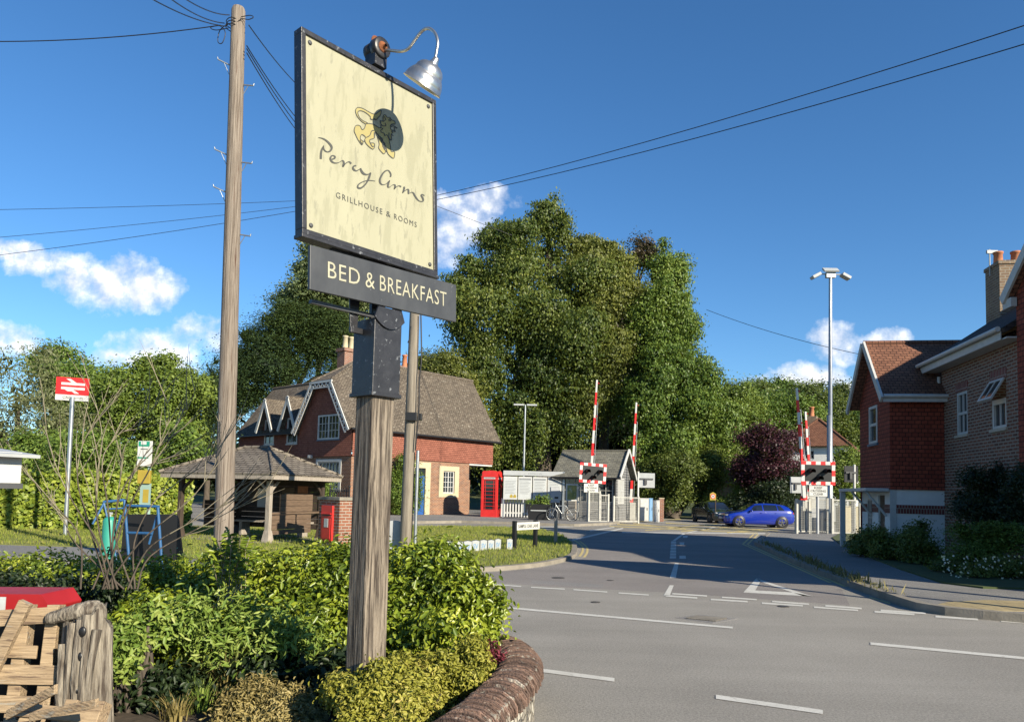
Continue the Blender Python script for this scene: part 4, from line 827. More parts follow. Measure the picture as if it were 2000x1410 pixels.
# fretted bargeboards
mb = MB(); X = -.46
def fret(p, q, w=.42, n=9):
    p, q = Vector(p), Vector(q); u = (q-p).normalized(); dn = Vector((0, -u.z, u.y)) if u.y > 0 else Vector((0, u.z, -u.y))
    if dn.z > 0: dn = -dn
    f = Fr(p, u, dn, Vector((-1, 0, 0))); L = (q-p).length
    mb.box(f, 0, L, 0, .13, -.03, .03); mb.box(f, .05, L-.05, w-.07, w, -.02, .02)
    for i in range(n):
        a = L*(i+.1)/n; b = L*(i+.9)/n; c_ = (a+b)/2
        for x0, x1 in ((a, c_), (c_, b)):
            y0, y1 = (w-.07, .13) if x0 == a else (.13, w-.07); g = Fr(f.p(x0, y0), f.p(x1, y1)-f.p(x0, y0), f.w.cross(f.p(x1, y1)-f.p(x0, y0)), f.w); mb.box(g, 0, math.hypot(x1-x0, y1-y0), -.03, .03, -.016, .016)
fret((X, -.30, 4.62), (X, 1.56, 7.42), n=8); fret((X, 5.40, 4.62), (X, 3.54, 7.42), n=8); fret((X, 1.45, 7.46), (X, 3.65, 7.46), n=6)
mb.build('bargeboard', M['white'], ct)
# the wing with two dormers
YW = 14.5; Fw = Fr((1.2, YW, 0), (0, -1, 0), (0, 0, 1)); LW = YW-5.1; da = [YW-10.6, YW-7.87]
mb = MB(); wall(mb, Fw, LW, 3.2); wall(mb, Fr((6.2, YW, 0), (-1, 0, 0), (0, 0, 1)), 5.0, 3.2); mb.build('wing_brick_wall', M['brick_cottage'], ct)
mb = MB(); Fw2 = Fr((1.14, YW+.06, 0), (0, -1, 0), (0, 0, 1)); tops = [(0, 5.0)]; hol = []
for a in da: tops += [(a-.85+.06-.001, 5.0), (a-.85+.06, 5.3), (a+.06, 6.9), (a+.85+.06, 5.3), (a+.85+.06+.001, 5.0)]; hol.append((a+.06-.6, a+.06+.6, 4.15, 5.78))
wall(mb, Fw2, LW+.06, tops+[(LW+.06, 5.0)], hol, b0=3.2, brk=[q for h in hol for q in h[:2]])
wall(mb, Fr((6.2, YW+.06, 0), (-1, 0, 0), (0, 0, 1)), 5.06, [(0, 4.9), (2.5, 8.3), (5.06, 4.9)], b0=3.2); mb.build('wing_hung_tile_wall', M['tile_cottage'], ct)
for h in hol: window(ct, Fw2, *h, nx=2, ny=2, panes=1, sash=True, sill='white', depth=.0, fw=.10)
mb = MB(); slab(mb, [(.9, 4.4, 4.82), (.9, YW+.35, 4.82), (3.75, YW+.35, 8.45), (3.75, 3.0, 8.45)], .13); slab(mb, [(6.6, 4.4, 4.82), (6.6, YW+.35, 4.82), (3.75, YW+.35, 8.45), (3.75, 3.0, 8.45)], .13); mb.tube([(3.75, 3, 8.45), (3.75, YW+.37, 8.45)], .1, 8); wr = mb.build('wing_roof', M['roof_cottage'], ct)
for a in da:
    y = YW-a; mb = MB()
    for s in (1, -1): slab(mb, [(.72, y+s*1.02, 5.12), (2.9, y+s*1.02, 5.12), (2.9, y, 7.15), (.72, y, 7.15)], .10)
    mb.build('dormer_roof', M['roof_cottage'], wr); mb = MB()
    for s in (1, -1): p, q = Vector((.69, y+s*1.06, 4.98)), Vector((.69, y, 7.12)); f = Fr(p, q-p, Vector((0, -s*(q-p).z, s*(q-p).y)) if s > 0 else Vector((0, (q-p).z, -(q-p).y)), None); mb.box(f, 0, (q-p).length, -.02, .20, -.03, .03)
    mb.build('bargeboard', M['white'], wr)
mb = MB(); gutter(mb, (-.3, -.34, 4.66), (11.6, -.34, 4.66), .07); gutter(mb, (.85, 5.2, 4.76), (.85, YW+.3, 4.76), .06); mb.tube([(1.05, 5.5, 4.7), (1.05, 5.5, .1)], .045, 6); mb.build('gutter', M['plainblack'], ct)
mb = MB(); mb.box(Fg, 1.2, 1.42, 3.12, 3.3, .0, .25); mb.build('wall_lamp', M['white'], ct, bevel=.03)
# ------------------------------------------------------------------ bus shelter
su = Vector((.93, -.36, 0)).normalized(); sv = Vector((-su.y, su.x, 0)); S1 = AT(533, 924.5, 19.0); LU, LV = 3.83, 3.14; SO = S1-su*LU; SO.z = .05
sh_ = thing('bus_shelter', SO, 'dark timber bus shelter with a hipped wood shingle roof', 'bus shelter', math.atan2(su.y, su.x)); EZ = S1.z-.05; RZ = AT(490, 870, 20.2).z-.05
mb = MB(); r0, r1 = (1.55, LV/2, RZ), (LU-1.45, LV/2, RZ); c4 = [(0, 0, EZ), (LU, 0, EZ), (LU, LV, EZ), (0, LV, EZ)]
slab(mb, [c4[0], c4[1], r1, r0], .05); slab(mb, [c4[1], c4[2], r1], .05); slab(mb, [c4[2], c4[3], r0, r1], .05); slab(mb, [c4[3], c4[0], r0], .05)
for a, b in ((c4[0], r0), (c4[1], r1), (c4[2], r1), (c4[3], r0), (r0, r1)): mb.tube([Vector(a)+Vector((0, 0, .01)), Vector(b)+Vector((0, 0, .02))], .045, 6)
srf = mb.build('roof', M['shingle'], sh_)
mb = MB()
for q in ((.03, LU-.03, .03, .06), (.03, LU-.03, LV-.06, LV-.03), (.03, .06, .06, LV-.06), (LU-.06, LU-.03, .06, LV-.06)): mb.box(W0, *q, EZ-.15, EZ-.045)
mb.build('fascia', M['greywood'], srf)
I = .42
for i, (x, y) in enumerate(((I, I), (LU-I, I), (LU-I, LV-I), (I, LV-I))):
    mb = MB(); mb.box(W0, x-.06, x+.06, y-.06, y+.06, 0, EZ-.08); mb.box(W0, x-.12, x+.12, y-.12, y+.12, 0, .32, ta=.05, tb=.05)
    for dx, dy in ((1 if x < 1 else -1, 0), (0, 1 if y < 1 else -1)): mb.tube(smooth_path([(x, y, EZ-.62), (x+.10*dx, y+.10*dy, EZ-.42), (x+.42*dx, y+.42*dy, EZ-.14)], 4), .042, 6)
    mb.build('post', M['greywood' if i == 1 else 'darkwood'], sh_)
mb = MB()
for y in (I, LV-I): mb.box(W0, .1, LU-.1, y-.05, y+.05, EZ-.17, EZ-.06)
for x in (I, LU-I): mb.box(W0, x-.05, x+.05, .1, LV-.1, EZ-.19, EZ-.075)
mb.build('roof_beam', M['darkwood'], sh_)
mb = MB()
for k in range(9): z = .25+k*.155; mb.box(W0, I+.06, LU-I-.06, LV-I-.03, LV-I+.0, z, z+.148)
for k in range(6): z = .30+k*.125; mb.box(W0, I-.02, I+.01, I+.9, LV-I-.06, z, z+.118)
mb.build('boarding', M['darkwood'], sh_)
mb = MB(); X = LU-I
for k in range(4): z = .20+k*.13; mb.box(W0, X-.02, X+.02, I+.06, LV-I-.5, z, z+.122)
for k in range(3): z = .80+k*.16; mb.box(W0, X-.02, X+.02, I+.45, LV-I-.45, z, z+.15)
mb.box(W0, X-.03, X+.03, I+.06, LV-I-.06, .735, .785); mb.build('side_panel', M['wood'], sh_)
mb = MB(); mb.box(W0, I+.2, LU-I-.2, LV-I-.5, LV-I-.05, .42, .47); mb.box(W0, I+.4, I+.5, LV-I-.42, LV-I-.06, 0, .42); mb.box(W0, LU-I-.5, LU-I-.4, LV-I-.42, LV-I-.06, 0, .42); mb.build('bench', M['greywood'], sh_)
for x, z, w, h, m in ((2.05, .95, .42, .5, 'wood'), (1.15, .85, .5, .55, 'lightgrey'), (2.6, 1.3, .35, .2, 'terracotta'), (2.15, 1.0, .18, .28, 'print')):
    mb = MB(); mb.box(Fr((x, LV-I-.035, z)), 0, w, 0, h, 0, .02 if m != 'print' else .03); mb.build('notice', M[m], sh_)
mb = MB(); mb.box(W0, .15, LU-.15, .15, LV-.15, -.04, .02); mb.build('floor_slab', M['kerb'], sh_)
mb = MB(); mb.box(Fr((1.72, .34, EZ+.18)), 0, .15, 0, .45, 0, .03); o = mb.build('yellow_plate', M['yellow'], loc=SO); o.rotation_euler.z = math.atan2(su.y, su.x); o.parent = None
mb = MB()
o.parent = sh_; o.location = (0, 0, 0); o.rotation_euler = (0, 0, 0)
# ------------------------------------------------------------------ letter box in a brick pier
PB = G(652, 1066, .05); pb = thing('brick_pier', PB, 'low brick pier with short iron railing beside the inn post, holding a letter box', 'pier', rad(-40))
ZT = AT(650, 970, PB.y).z-.05
mb = MB(); mb.box(W0, -.40, .44, -.2, .4, 0, ZT-.08); pier = mb.build('brickwork', M['brick_pier'], pb)
mb = MB(); mb.box(W0, -.44, .48, -.24, .44, ZT-.08, ZT); mb.build('coping', M['kerb'], pb)
mb = MB(); mb.tube([(-.38, .1, ZT+.16), (.42, .1, ZT+.16)], .012, 5)
for k in range(9): x = -.36+k*.095; mb.tube([(x, .1, ZT), (x, .1, ZT+.2), (x, .1, ZT+.24)], [.011, .011, .002], 5)
for x in (-.38, .42): mb.tube([(x, .1, ZT), (x, .1, ZT+.25)], .022, 6); mb.ball((x, .1, ZT+.27), .032)
mb.build('railing', M['plainblack'], pb)
lb = thing('letter_box', PB+Vector((0, 0, 0)), 'bright red cast iron letter box set in the brick pier', 'letter box', rad(-40)); f = Fr((-.245, -.2, .14))
mb = MB(); H0 = ZT-.14-.22; mb.box(f, 0, .46, 0, H0, -.02, .05, m=0); mb.box(f, .03, .43, H0-.22, H0-.19, .05, .085); mb.box(f, .02, .44, H0-.30, H0-.26, .05, .06); body = mb.build('casing', M['red'], lb, bevel=.012)
mb = MB(); mb.box(f, .06, .40, H0-.255, H0-.225, .048, .054); mb.build('posting_slot', M['plainblack'], lb)
mb = MB(); mb.box(f, .06, .40, .05, H0-.32, .05, .062); d_ = mb.build('door', M['red'], lb, bevel=.006); mb = MB(); mb.box(f, .16, .32, .34, .56, .062, .068); mb.build('plate', M['white'], d_)
# ------------------------------------------------------------------ station name sign
b = G(127, 1046, .05); Y = b.y; c = AT(141, 763, Y); ss = thing('station_sign', b, 'tall steel pole carrying a red station sign with white double arrow', 'sign'); top = AT(141, 786, Y)-b
mb = MB(); mb.tube([(0, 0, -.2), (0, 0, .02), (top.x, 0, top.z+.15)], .055, 12); mb.build('pole', M['galv'], ss)
tl, tr, bl_ = AT(112, 736, Y)-b, AT(176, 741, Y+.25)-b, AT(110, 781, Y)-b; u = tr-tl; u.z *= .25; f = Fr(bl_+Vector((0, -.06, 0)), u, (0, 0, 1)); Wd = u.length; Hh = (tl-bl_).z
mb = MB(); mb.box(f, 0, Wd, Hh*.25, Hh, -.07, 0); sb = mb.build('sign_box', M['signred'], ss, bevel=.004); mb = MB(); mb.box(f, 0, Wd, 0, Hh*.25-.002, -.07, 0); mb.build('name_strip', M['white'], ss)
mb = MB()
def P2(x, y): return f.p(Wd*x, Hh*(.25+.75*y), .004)
for q in ([(.16, .56), (.88, .56), (.88, .70), (.16, .70)], [(.16, .30), (.88, .30), (.88, .44), (.16, .44)]): mb.face([P2(*p) for p in q])
for k, q in enumerate(([(.30, .92), (.44, .92), (.68, .63), (.54, .63)], [(.34, .37), (.48, .37), (.72, .08), (.58, .08)])): mb.face([P2(*p)+f.w*.002 for p in q][::-1])
mb.face([P2(*p)+f.w*.002 for p in [(.20, .37), (.34, .37), (.48, .20), (.36, .20)]][::-1])
mb.build('double_arrow', M['white'], sb)
mb = MB(); text_geo(mb, 'Chilworth', Fr(f.p(Wd*.22, Hh*.07, .004), f.u, f.v, f.w), width=Wd*.60, height=Hh*.12); mb.build('lettering', M['ink'], ss)
# ------------------------------------------------------------------ bus stop
b = G(289, 1052, .05); Y = b.y; bs = thing('bus_stop', b, 'slim green bus stop pole with white flag and yellow timetable case', 'bus stop')
mb = MB(); tp = AT(293, 862, Y)-b; mb.tube([(0, 0, 0), (tp.x, 0, tp.z)], .045, 10); mb.build('pole', M['palegreen'], bs)
def PX(x0, y0, x1, y1, dy=-.08): return Fr(AT(x0, y1, Y)-b+Vector((0, dy, 0))), (x1-x0)/F_PX*Y, (y1-y0)/F_PX*Y
f, w, h = PX(271, 861, 299, 910); mb = MB(); mb.box(f, 0, w, 0, h, 0, .03); fl_ = mb.build('flag', M['white'], bs, bevel=.004)
mb = MB(); mb.box(f, .02, w*.82, h*.78, h*.98, .0305-.003, .034); mb.box(f, .01, w*.78, h*.30, h*.36, .028, .033); mb.build('header', M['green'], fl_)
mb = MB(); g = Fr(f.p(w*.22, h*.82, .035)); mb.box(g, 0, w*.38, .02, .10, 0, .002); mb.lathe([(.022, 0), (.022, .003)], Fr(g.p(.05, .015)), 10); mb.build('bus_symbol', M['white'], fl_)
mb = MB(); mb.box(f, w*.2, w*.7, h*.66, h*.69, .028, .033); mb.box(f, w*.15, w*.6, h*.2, h*.215, .028, .033); mb.build('lettering', M['ink'], fl_)
f, w, h = PX(274, 918, 298, 944); mb = MB(); mb.box(f, 0, w, 0, h, 0, .10); mb.build('litter_bin_top', M['yellow'], bs, bevel=.01)
f, w, h = PX(276, 944, 296, 990); mb = MB(); mb.box(f, 0, w, 0, h, 0, .04); ca = mb.build('timetable_case', M['palegreen'], bs); mb = MB(); mb.box(f, w*.3, w*.85, h*.2, h*.75, .041, .044); mb.build('timetable', M['yellow'], ca)
# ------------------------------------------------------------------ far left: clipped hedge and trees behind it
def hedge(name, pts, h, w, n, sz, m, label, group=None, z0=.05):
    P = [Vector(p) for p in pts]; o = P[0]; t = thing(name, (o.x, o.y, 0), label, 'hedge', group=group); seg_ = [(P[i+1]-P[i]).length for i in range(len(P)-1)]; tot = sum(seg_)
    S = rng.random(n)*tot; k = np.searchsorted(np.cumsum(seg_), S); k = np.minimum(k, len(seg_)-1); st = np.concatenate([[0], np.cumsum(seg_)[:-1]])
    A_ = np.array([p[:] for p in P]); tt = ((S-st[k])/np.array(seg_)[k])[:, None]; base = A_[k]*(1-tt)+A_[k+1]*tt; dr_ = unit((A_[k+1]-A_[k])*np.array([1, 1, 0])); nr = np.stack([-dr_[:, 1], dr_[:, 0], np.zeros(n)], 1)
    r = rng.random(n); side = np.where(r < .62, 1, np.where(r < .7, -1, 0)); a = rng.random(n); bmp = .10*np.sin(S*3.1)+.07*np.sin(S*7.7+1)+.07*rng.normal(size=n)
    C = base-nr*np.where(side != 0, side*(w/2+bmp), (a-.5)*w)[:, None]; C[:, 2] = z0+np.where(side != 0, a*h, h+bmp*.7); N = -nr*side[:, None]+np.where(side == 0, 1, .35)[:, None]*np.array([0, 0, 1.])+.6*rng.normal(size=(n, 3))
    leaves('foliage', C-np.array([o.x, o.y, 0]), N, sz*(.6+.8*rng.random(n)), m, t, .6)
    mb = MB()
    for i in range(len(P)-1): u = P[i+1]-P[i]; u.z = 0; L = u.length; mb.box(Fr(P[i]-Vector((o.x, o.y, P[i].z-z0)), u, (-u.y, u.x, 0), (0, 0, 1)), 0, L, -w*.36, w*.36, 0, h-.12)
    mb.build('stems', LM['dark'], t); return t  # solid dark core in place of stems; inner shade put into its colour
hedge('clipped_hedge', [G(-700, 1018), G(-100, 1034), G(370, 1034)], 1.72, 1.5, 26000, .15, LM['hedge'], 'long clipped bright green hedge behind the station sign', None)
# ------------------------------------------------------------------ trees
B = blob_px
tree('pale_willow', 'pale grey green wispy tree at the far left edge behind the hedge', [B(40, 770, 95, 105, 42), B(110, 830, 70, 80, 40), B(-60, 800, 110, 110, 43)], LM['willow'], 700, 12, .55, .26, 'weep', .2, aspect=.3)
tree('broadleaf_tree', 'dome topped green tree between the willow and the bright tree', [B(140, 725, 68, 60, 50), B(170, 790, 90, 70, 49)], LM['rightgreen'], 650, 14, .55, .32, r=.25)
tree('broadleaf_tree', 'bright green spreading tree behind the bus stop flag', [B(300, 800, 100, 98, 45), B(240, 830, 70, 80, 44), B(365, 820, 60, 80, 46), B(330, 730, 50, 32, 45)], LM['yellowgreen'], 1100, 15, .5, .30, r=.3)
tree('broadleaf_tree', 'low green tree massed behind the left end of the hedge', [B(80, 895, 110, 55, 38), B(-90, 880, 110, 70, 38)], LM['rightgreen'], 650, 14, .45, .27, r=.15)
tree('broadleaf_tree', 'low green thicket tree behind the bus stop pole', [B(240, 900, 110, 60, 36), B(350, 900, 50, 70, 37)], LM['rightgreen'], 700, 14, .45, .26, r=.15)
tree('conifer', 'narrow dark conifer just left of the telegraph pole', [B(412, 800, 30, 85, 47), B(416, 740, 14, 55, 47), B(400, 860, 45, 60, 47)], LM['cedar'], 420, 16, .55, .24, 'layer', .18, aspect=.3)
tree('cedar', 'broad dark layered cedar behind the dormer roof', [B(560, 720, 110, 85, 60), B(510, 690, 60, 70, 59), B(610, 680, 90, 75, 61), B(640, 650, 70, 55, 61), B(500, 770, 50, 60, 57), B(565, 625, 42, 45, 60), B(530, 655, 45, 40, 60), B(475, 740, 50, 55, 59), B(450, 800, 45, 60, 58), B(665, 720, 60, 70, 60)], LM['cedar'], 2600, 18, .95, .34, 'layer', .5, aspect=.32)
tree('poplar', 'tall pale leaved tree rising behind the left edge of the inn sign', [B(630, 575, 78, 85, 66), B(612, 525, 38, 48, 66), B(632, 485, 34, 40, 66), B(680, 600, 60, 90, 66), B(585, 600, 45, 50, 66), B(650, 530, 50, 50, 66)], LM['holly'], 1500, 14, .7, .42, 'round', .35)
BIG = [B(1070, 445, 52, 62, 62), B(1010, 490, 72, 62, 62), B(955, 545, 62, 62, 61), B(1080, 560, 110, 95, 62), B(905, 640, 70, 100, 60), B(1000, 650, 120, 100, 61), B(1110, 690, 110, 110, 61), B(900, 735, 65, 55, 59), B(985, 790, 75, 85, 59), B(1090, 780, 80, 70, 60), B(960, 850, 45, 50, 58), B(1030, 840, 40, 55, 58)]
tree('beech_tree', 'huge dark green beech with hanging boughs behind the phone box', BIG, LM['beech'], 2900, 18, .95, .36, 'weep', .8)
tree('beech_tree', 'olive weeping beech crown right of the tallest treetop', [B(1185, 505, 55, 55, 63), B(1165, 560, 75, 80, 62), B(1200, 610, 70, 75, 61), B(1130, 520, 45, 50, 62), B(1240, 590, 55, 75, 61.5), B(1180, 700, 70, 70, 60.5), B(1160, 780, 60, 50, 60)], LM['weeping'], 1500, 18, .9, .36, 'weep', .5)
tree('copper_beech', 'dark copper leaved tree showing through the green treetops', [B(1248, 500, 34, 28, 64), B(1205, 660, 52, 42, 61.2), B(1235, 700, 45, 40, 61)], LM['copper'], 330, 15, .8, .36, 'round', .4)
tree('hornbeam', 'tall fresh green tree forming the right end of the big group', [B(1302, 515, 42, 52, 61), B(1322, 600, 45, 75, 60), B(1290, 620, 55, 90, 60), B(1335, 710, 58, 90, 59), B(1265, 690, 45, 80, 60), B(1245, 790, 45, 60, 59.5), B(1290, 760, 70, 90, 58), B(1360, 820, 65, 100, 57), B(1290, 870, 60, 65, 56)], LM['rightgreen'], 2100, 18, .85, .33, 'weep', .5)
tree('elm', 'low dark tree hung over the lane beside the crossing', [B(1315, 930, 55, 55, 54), B(1265, 930, 45, 55, 55), B(1375, 925, 45, 55, 56)], LM['mid'], 650, 14, .5, .27, r=.3)
tree('bushy_tree', 'yellowish bushy tree rising behind the cottage roof end', [B(865, 730, 60, 38, 56), B(830, 740, 50, 35, 56), B(920, 800, 50, 70, 57), B(930, 870, 40, 50, 57)], LM['weeping'], 650, 15, .6, .30, r=.25)
tree('ash_tree', 'yellow green tree sloping down to the right of the big group', [B(1430, 830, 50, 70, 66), B(1400, 870, 55, 70, 62), B(1450, 780, 35, 40, 68)], LM['yellowgreen'], 800, 15, .8, .36, r=.3)
tree('oak_tree', 'rounded mid green tree behind the purple tree', [B(1500, 800, 55, 55, 74), B(1540, 820, 50, 55, 74), B(1470, 830, 40, 50, 72)], LM['rightgreen'], 750, 15, .9, .42, r=.3)
tree('oak_tree', 'darker green tree standing above the white house chimney', [B(1590, 800, 45, 45, 84), B(1620, 830, 50, 50, 82)], LM['mid'], 600, 15, .9, .44, r=.3)
tree('purple_tree', 'round dark purple leaved tree behind the blue car', [B(1500, 895, 62, 58, 52), B(1480, 860, 35, 35, 52), B(1525, 865, 35, 30, 52), B(1465, 915, 32, 45, 52)], LM['purple'], 1100, 16, .5, .26, r=.2)
tree('evergreen_shrub', 'very dark evergreen shrub below the purple tree', [B(1490, 970, 60, 38, 50), B(1540, 960, 40, 45, 50)], LM['dark'], 420, 14, .4, .24, r=.08, cat='shrub')
tree('laurel_shrub', 'bright green shrub beside the pale garage', [B(1425, 985, 35, 22, 53), B(1455, 965, 25, 22, 53)], LM['yellowgreen'], 260, 14, .35, .22, r=.06, cat='shrub')
tree('garden_shrub', 'sunlit yellow green shrub behind the white wire fence', [B(1655, 930, 38, 42, 41), B(1640, 965, 35, 25, 41), B(1670, 900, 18, 25, 41)], LM['yellowgreen'], 320, 13, .35, .20, r=.06, cat='shrub')
for i, (x, y, rx, ry, D, mm) in enumerate([(1450, 790, 60, 45, 105, 'mid'), (1520, 775, 55, 36, 118, 'rightgreen'), (1580, 785, 50, 38, 125, 'mid'), (1635, 795, 55, 40, 112, 'mid'), (1690, 800, 50, 50, 105, 'dark'), (1655, 850, 50, 55, 96, 'rightgreen'), (1400, 800, 50, 45, 112, 'rightgreen')]):
    tree('hillside_tree', ['dark wooded treetop on the hillside left of the low cloud', 'lighter treetop on the hillside above the purple tree', 'dark hillside treetop under the low cloud', 'dark hillside treetop just left of the lighting mast', 'darkest hillside treetop touching the red tiled house', 'bright hillside tree above the white house roof', 'hillside treetop showing beside the big tree group'][i], [B(x, y, rx, ry, D), B(x+rx*.4, y+ry*.9, rx*.9, ry*1.2, D-2)], LM[mm], 420, 13, 1.2, .62, r=.3, group='trees on the wooded hill')
for i, (x, y, rx, ry, D) in enumerate([(985, 880, 60, 75, 69), (1090, 860, 65, 90, 70), (1190, 850, 60, 95, 69), (1275, 880, 55, 80, 68), (880, 890, 55, 60, 69), (1130, 770, 60, 60, 71), (1215, 760, 50, 70, 71)]):
    tree('yew_tree', ['near black yew behind the notice board', 'near black yew behind the left barrier arm', 'near black yew behind the signal cabin roof', 'near black yew behind the right barrier arm', 'near black yew beside the cottage roof end', 'dark high yew crown between the beech trunks', 'dark high yew crown behind the copper leaves'][i], [B(x, y, rx, ry, D)], LM['dark'], 330, 14, .9, .5, r=.15)  # added fill trees: the shade under the canopies is their leaf colour
# one far wood, too deep to count; canopy shade put into its dark leaves
bl = []
for k in range(44):
    x = -200+k*58; D = 92+(k*7) % 23; bl.append(B(x, 900+(k*13) % 30, 60, 70+(k*11) % 24 if x > 1400 or x < 420 else 95, D))
C_, N_, S_, T_, r_ = crown_cloud(bl, 3600, 9, 1.4, .9)
struct(leaves('far_woodland', C_, N_, S_, LM['dark'], None, .6, T_, 'quad', r_), 'stuff')
# climber and small shrubs on the cottage
tree('climbing_plant', 'leafy climber covering the cottage wall beside the blue door', [B(790, 950, 32, 48, 42.2, .5), B(815, 960, 20, 40, 43, .4), B(785, 905, 20, 25, 42.4, .4)], LM['rightgreen'], 420, 13, .28, .17, r=.05, cat='climber')
tree('garden_shrub', 'green shrub below the cottage window beside the shelter', [B(613, 990, 22, 32, 40, .6), B(640, 965, 15, 25, 40, .5)], LM['rightgreen'], 220, 13, .25, .17, r=.05, cat='shrub')
# shrubs in the shaded front garden on the right
def shrub(name, label, blobs, m, n, per, cr, sz, asp=.55, style='round', group=None): return tree(name, label, blobs, LM[m], n, per, cr, sz, style, .035, group, cat='shrub', aspect=asp, front=.5, shell=.5)
shrub('garden_shrub', 'dark green shrub before the white porch window', [B(1680, 1055, 40, 28, 19.5), B(1735, 1065, 45, 40, 18.5)], 'mid', 330, 14, .16, .10)
shrub('garden_shrub', 'dark flowering shrub with pale petals before the white wall', [B(1800, 1080, 55, 55, 17.5), B(1780, 1045, 30, 30, 18)], 'mid', 330, 14, .16, .10)
shrub('garden_shrub', 'layered green shrub brightest in the front garden', [B(1930, 1070, 70, 55, 15.5), B(1890, 1045, 40, 30, 16), B(1950, 1030, 45, 20, 15.7)], 'rightgreen', 420, 14, .2, .10, .45, 'layer')
shrub('climbing_rose', 'tall dark shrub climbing the brown brick wall', [B(1935, 960, 50, 55, 17.2, .5), B(1905, 985, 30, 40, 18, .5), B(1985, 950, 40, 60, 16.2, .6), B(1960, 1000, 60, 50, 16.5, .6)], 'dark', 650, 14, .16, .10)
shrub('flower_bed', 'low bed of small white daisies at the pavement edge', [B(1900, 1120, 50, 24, 14.6), B(1960, 1118, 55, 26, 14.4), B(1860, 1105, 30, 30, 15.2)], 'mid', 300, 13, .12, .07)
cf = np.array([AT(rng.uniform(1840, 1995), rng.uniform(1085, 1140), rng.uniform(14.0, 14.5)) for _ in range(150)]); o = leaves('flower_heads', cf-cf[0], np.array([[0, -1, .6]]*150)+.3*rng.normal(size=(150, 3)), .035+.02*rng.random(150), LM['flower'], None, 1.0, loc=cf[0]); o['kind'] = 'stuff'
# weeds along the kerb
def wd(x0, y0, x1, y1, n, label):
    a, b = G(x0, y0, .08), G(x1, y1, .08); tt = rng.random(n)[:, None]; Pp = np.array(a)*(1-tt)+np.array(b)*tt+rng.normal(size=(n, 3))*np.array([.10, .10, 0]); hh = .05+.20*rng.random(n)**3.2; T = np.array([0, 0, 1.])+.5*rng.normal(size=(n, 3)); T[:, 2] = np.abs(T[:, 2])
    Pp[:, 2] += hh*.4; o = leaves('kerb_weeds', Pp-np.array(a), rng.normal(size=(n, 3))*np.array([1, 1, .1]), hh, LM['weed'], None, .16, T, loc=a); o['kind'] = 'stuff'; return o
wd(1492, 1062, 1570, 1095, 420, ''); wd(1570, 1095, 1680, 1140, 750, ''); wd(1660, 1132, 1740, 1160, 130, '')
# ------------------------------------------------------------------ telephone box
def local_frames(W_, D_):      # four outward faces of a box standing on the origin
    return [Fr((-W_/2, -D_/2, 0), (1, 0, 0), (0, 0, 1)), Fr((W_/2, -D_/2, 0), (0, 1, 0), (0, 0, 1)), Fr((W_/2, D_/2, 0), (-1, 0, 0), (0, 0, 1)), Fr((-W_/2, D_/2, 0), (0, -1, 0), (0, 0, 1))]
pbx = G(959, 1009, .1); K = .98; pb = thing('telephone_box', pbx, 'classic red telephone box with domed top on the station forecourt', 'telephone box', rad(-15))
HT = 2.30; mb = MB(); mb.box(W0, -K/2, K/2, -K/2, K/2, 0, .16)
for sx_ in (-1, 1):
    for sy in (-1, 1): mb.box(W0, sx_*K/2, sx_*(K/2-.12), sy*K/2, sy*(K/2-.12), .16, HT+.02)
for f in local_frames(K, K): mb.box(f, .12, K-.12, HT-.16, HT+.02, -.10, -.002); mb.box(f, .12, K-.12, .16, .40, -.06, -.006)
body = mb.build('cabinet', M['red'], pb, bevel=.008)
mb = MB(); mb.box(W0, -K/2-.02, K/2+.02, -K/2-.02, K/2+.02, HT, HT+.04)
for i, f in enumerate(local_frames(K, K)):
    arc = [(0.04, HT+.04)]+[(K/2-(K/2-.04)*math.cos(math.pi*k/12), HT+.19+.17*math.sin(math.pi*k/12)) for k in range(13)]+[(K-.04, HT+.04)]; mb.prism(arc, f, -.06-.002*i, -.01-.002*i)
n = 10; H_ = K/2-.05; rows = [[(-H_+2*H_*i/n, -H_+2*H_*j/n, HT+.19+.20*(1-abs(2*i/n-1)**2.4)**.5*(1-abs(2*j/n-1)**2.4)**.5) for i in range(n+1)] for j in range(n+1)]
for j in range(n):
    for i in range(n): mb.face([rows[j][i], rows[j][i+1], rows[j+1][i+1], rows[j+1][i]], 0, True)
mb.build('dome', M['red'], pb)
for i, f in enumerate(local_frames(K, K)):
    mb = MB(); mb.box(f, .15, K-.15, HT-.12, HT-.02, -.03, .004); sgn = mb.build('name_panel', M['white'], pb)
    mb = MB(); text_geo(mb, 'TELEPHONE', Fr(f.p(.19, HT-.095, .006), f.u, f.v, f.w), width=K-.38, height=.055); mb.build('lettering', M['ink'], sgn)
    mb = MB()
    for x in (.12, K-.155): mb.box(f, x, x+.035, .40, HT-.16, -.05, -.008)
    for x in (.23, K-.25): mb.box(f, x, x+.018, .43, HT-.19, -.046, -.014)
    for k in range(9): z = .42+(HT-.20-.42)*k/8; mb.box(f, .155, K-.155, z-.012, z+.012, -.047, -.012)
    dr = mb.build('door' if i == 0 else 'glazed_side', M['red'], pb); mb = MB(); mb.box(f, .15, K-.15, .42, HT-.18, -.065, -.055); mb.build('pane', M['glass'], dr)
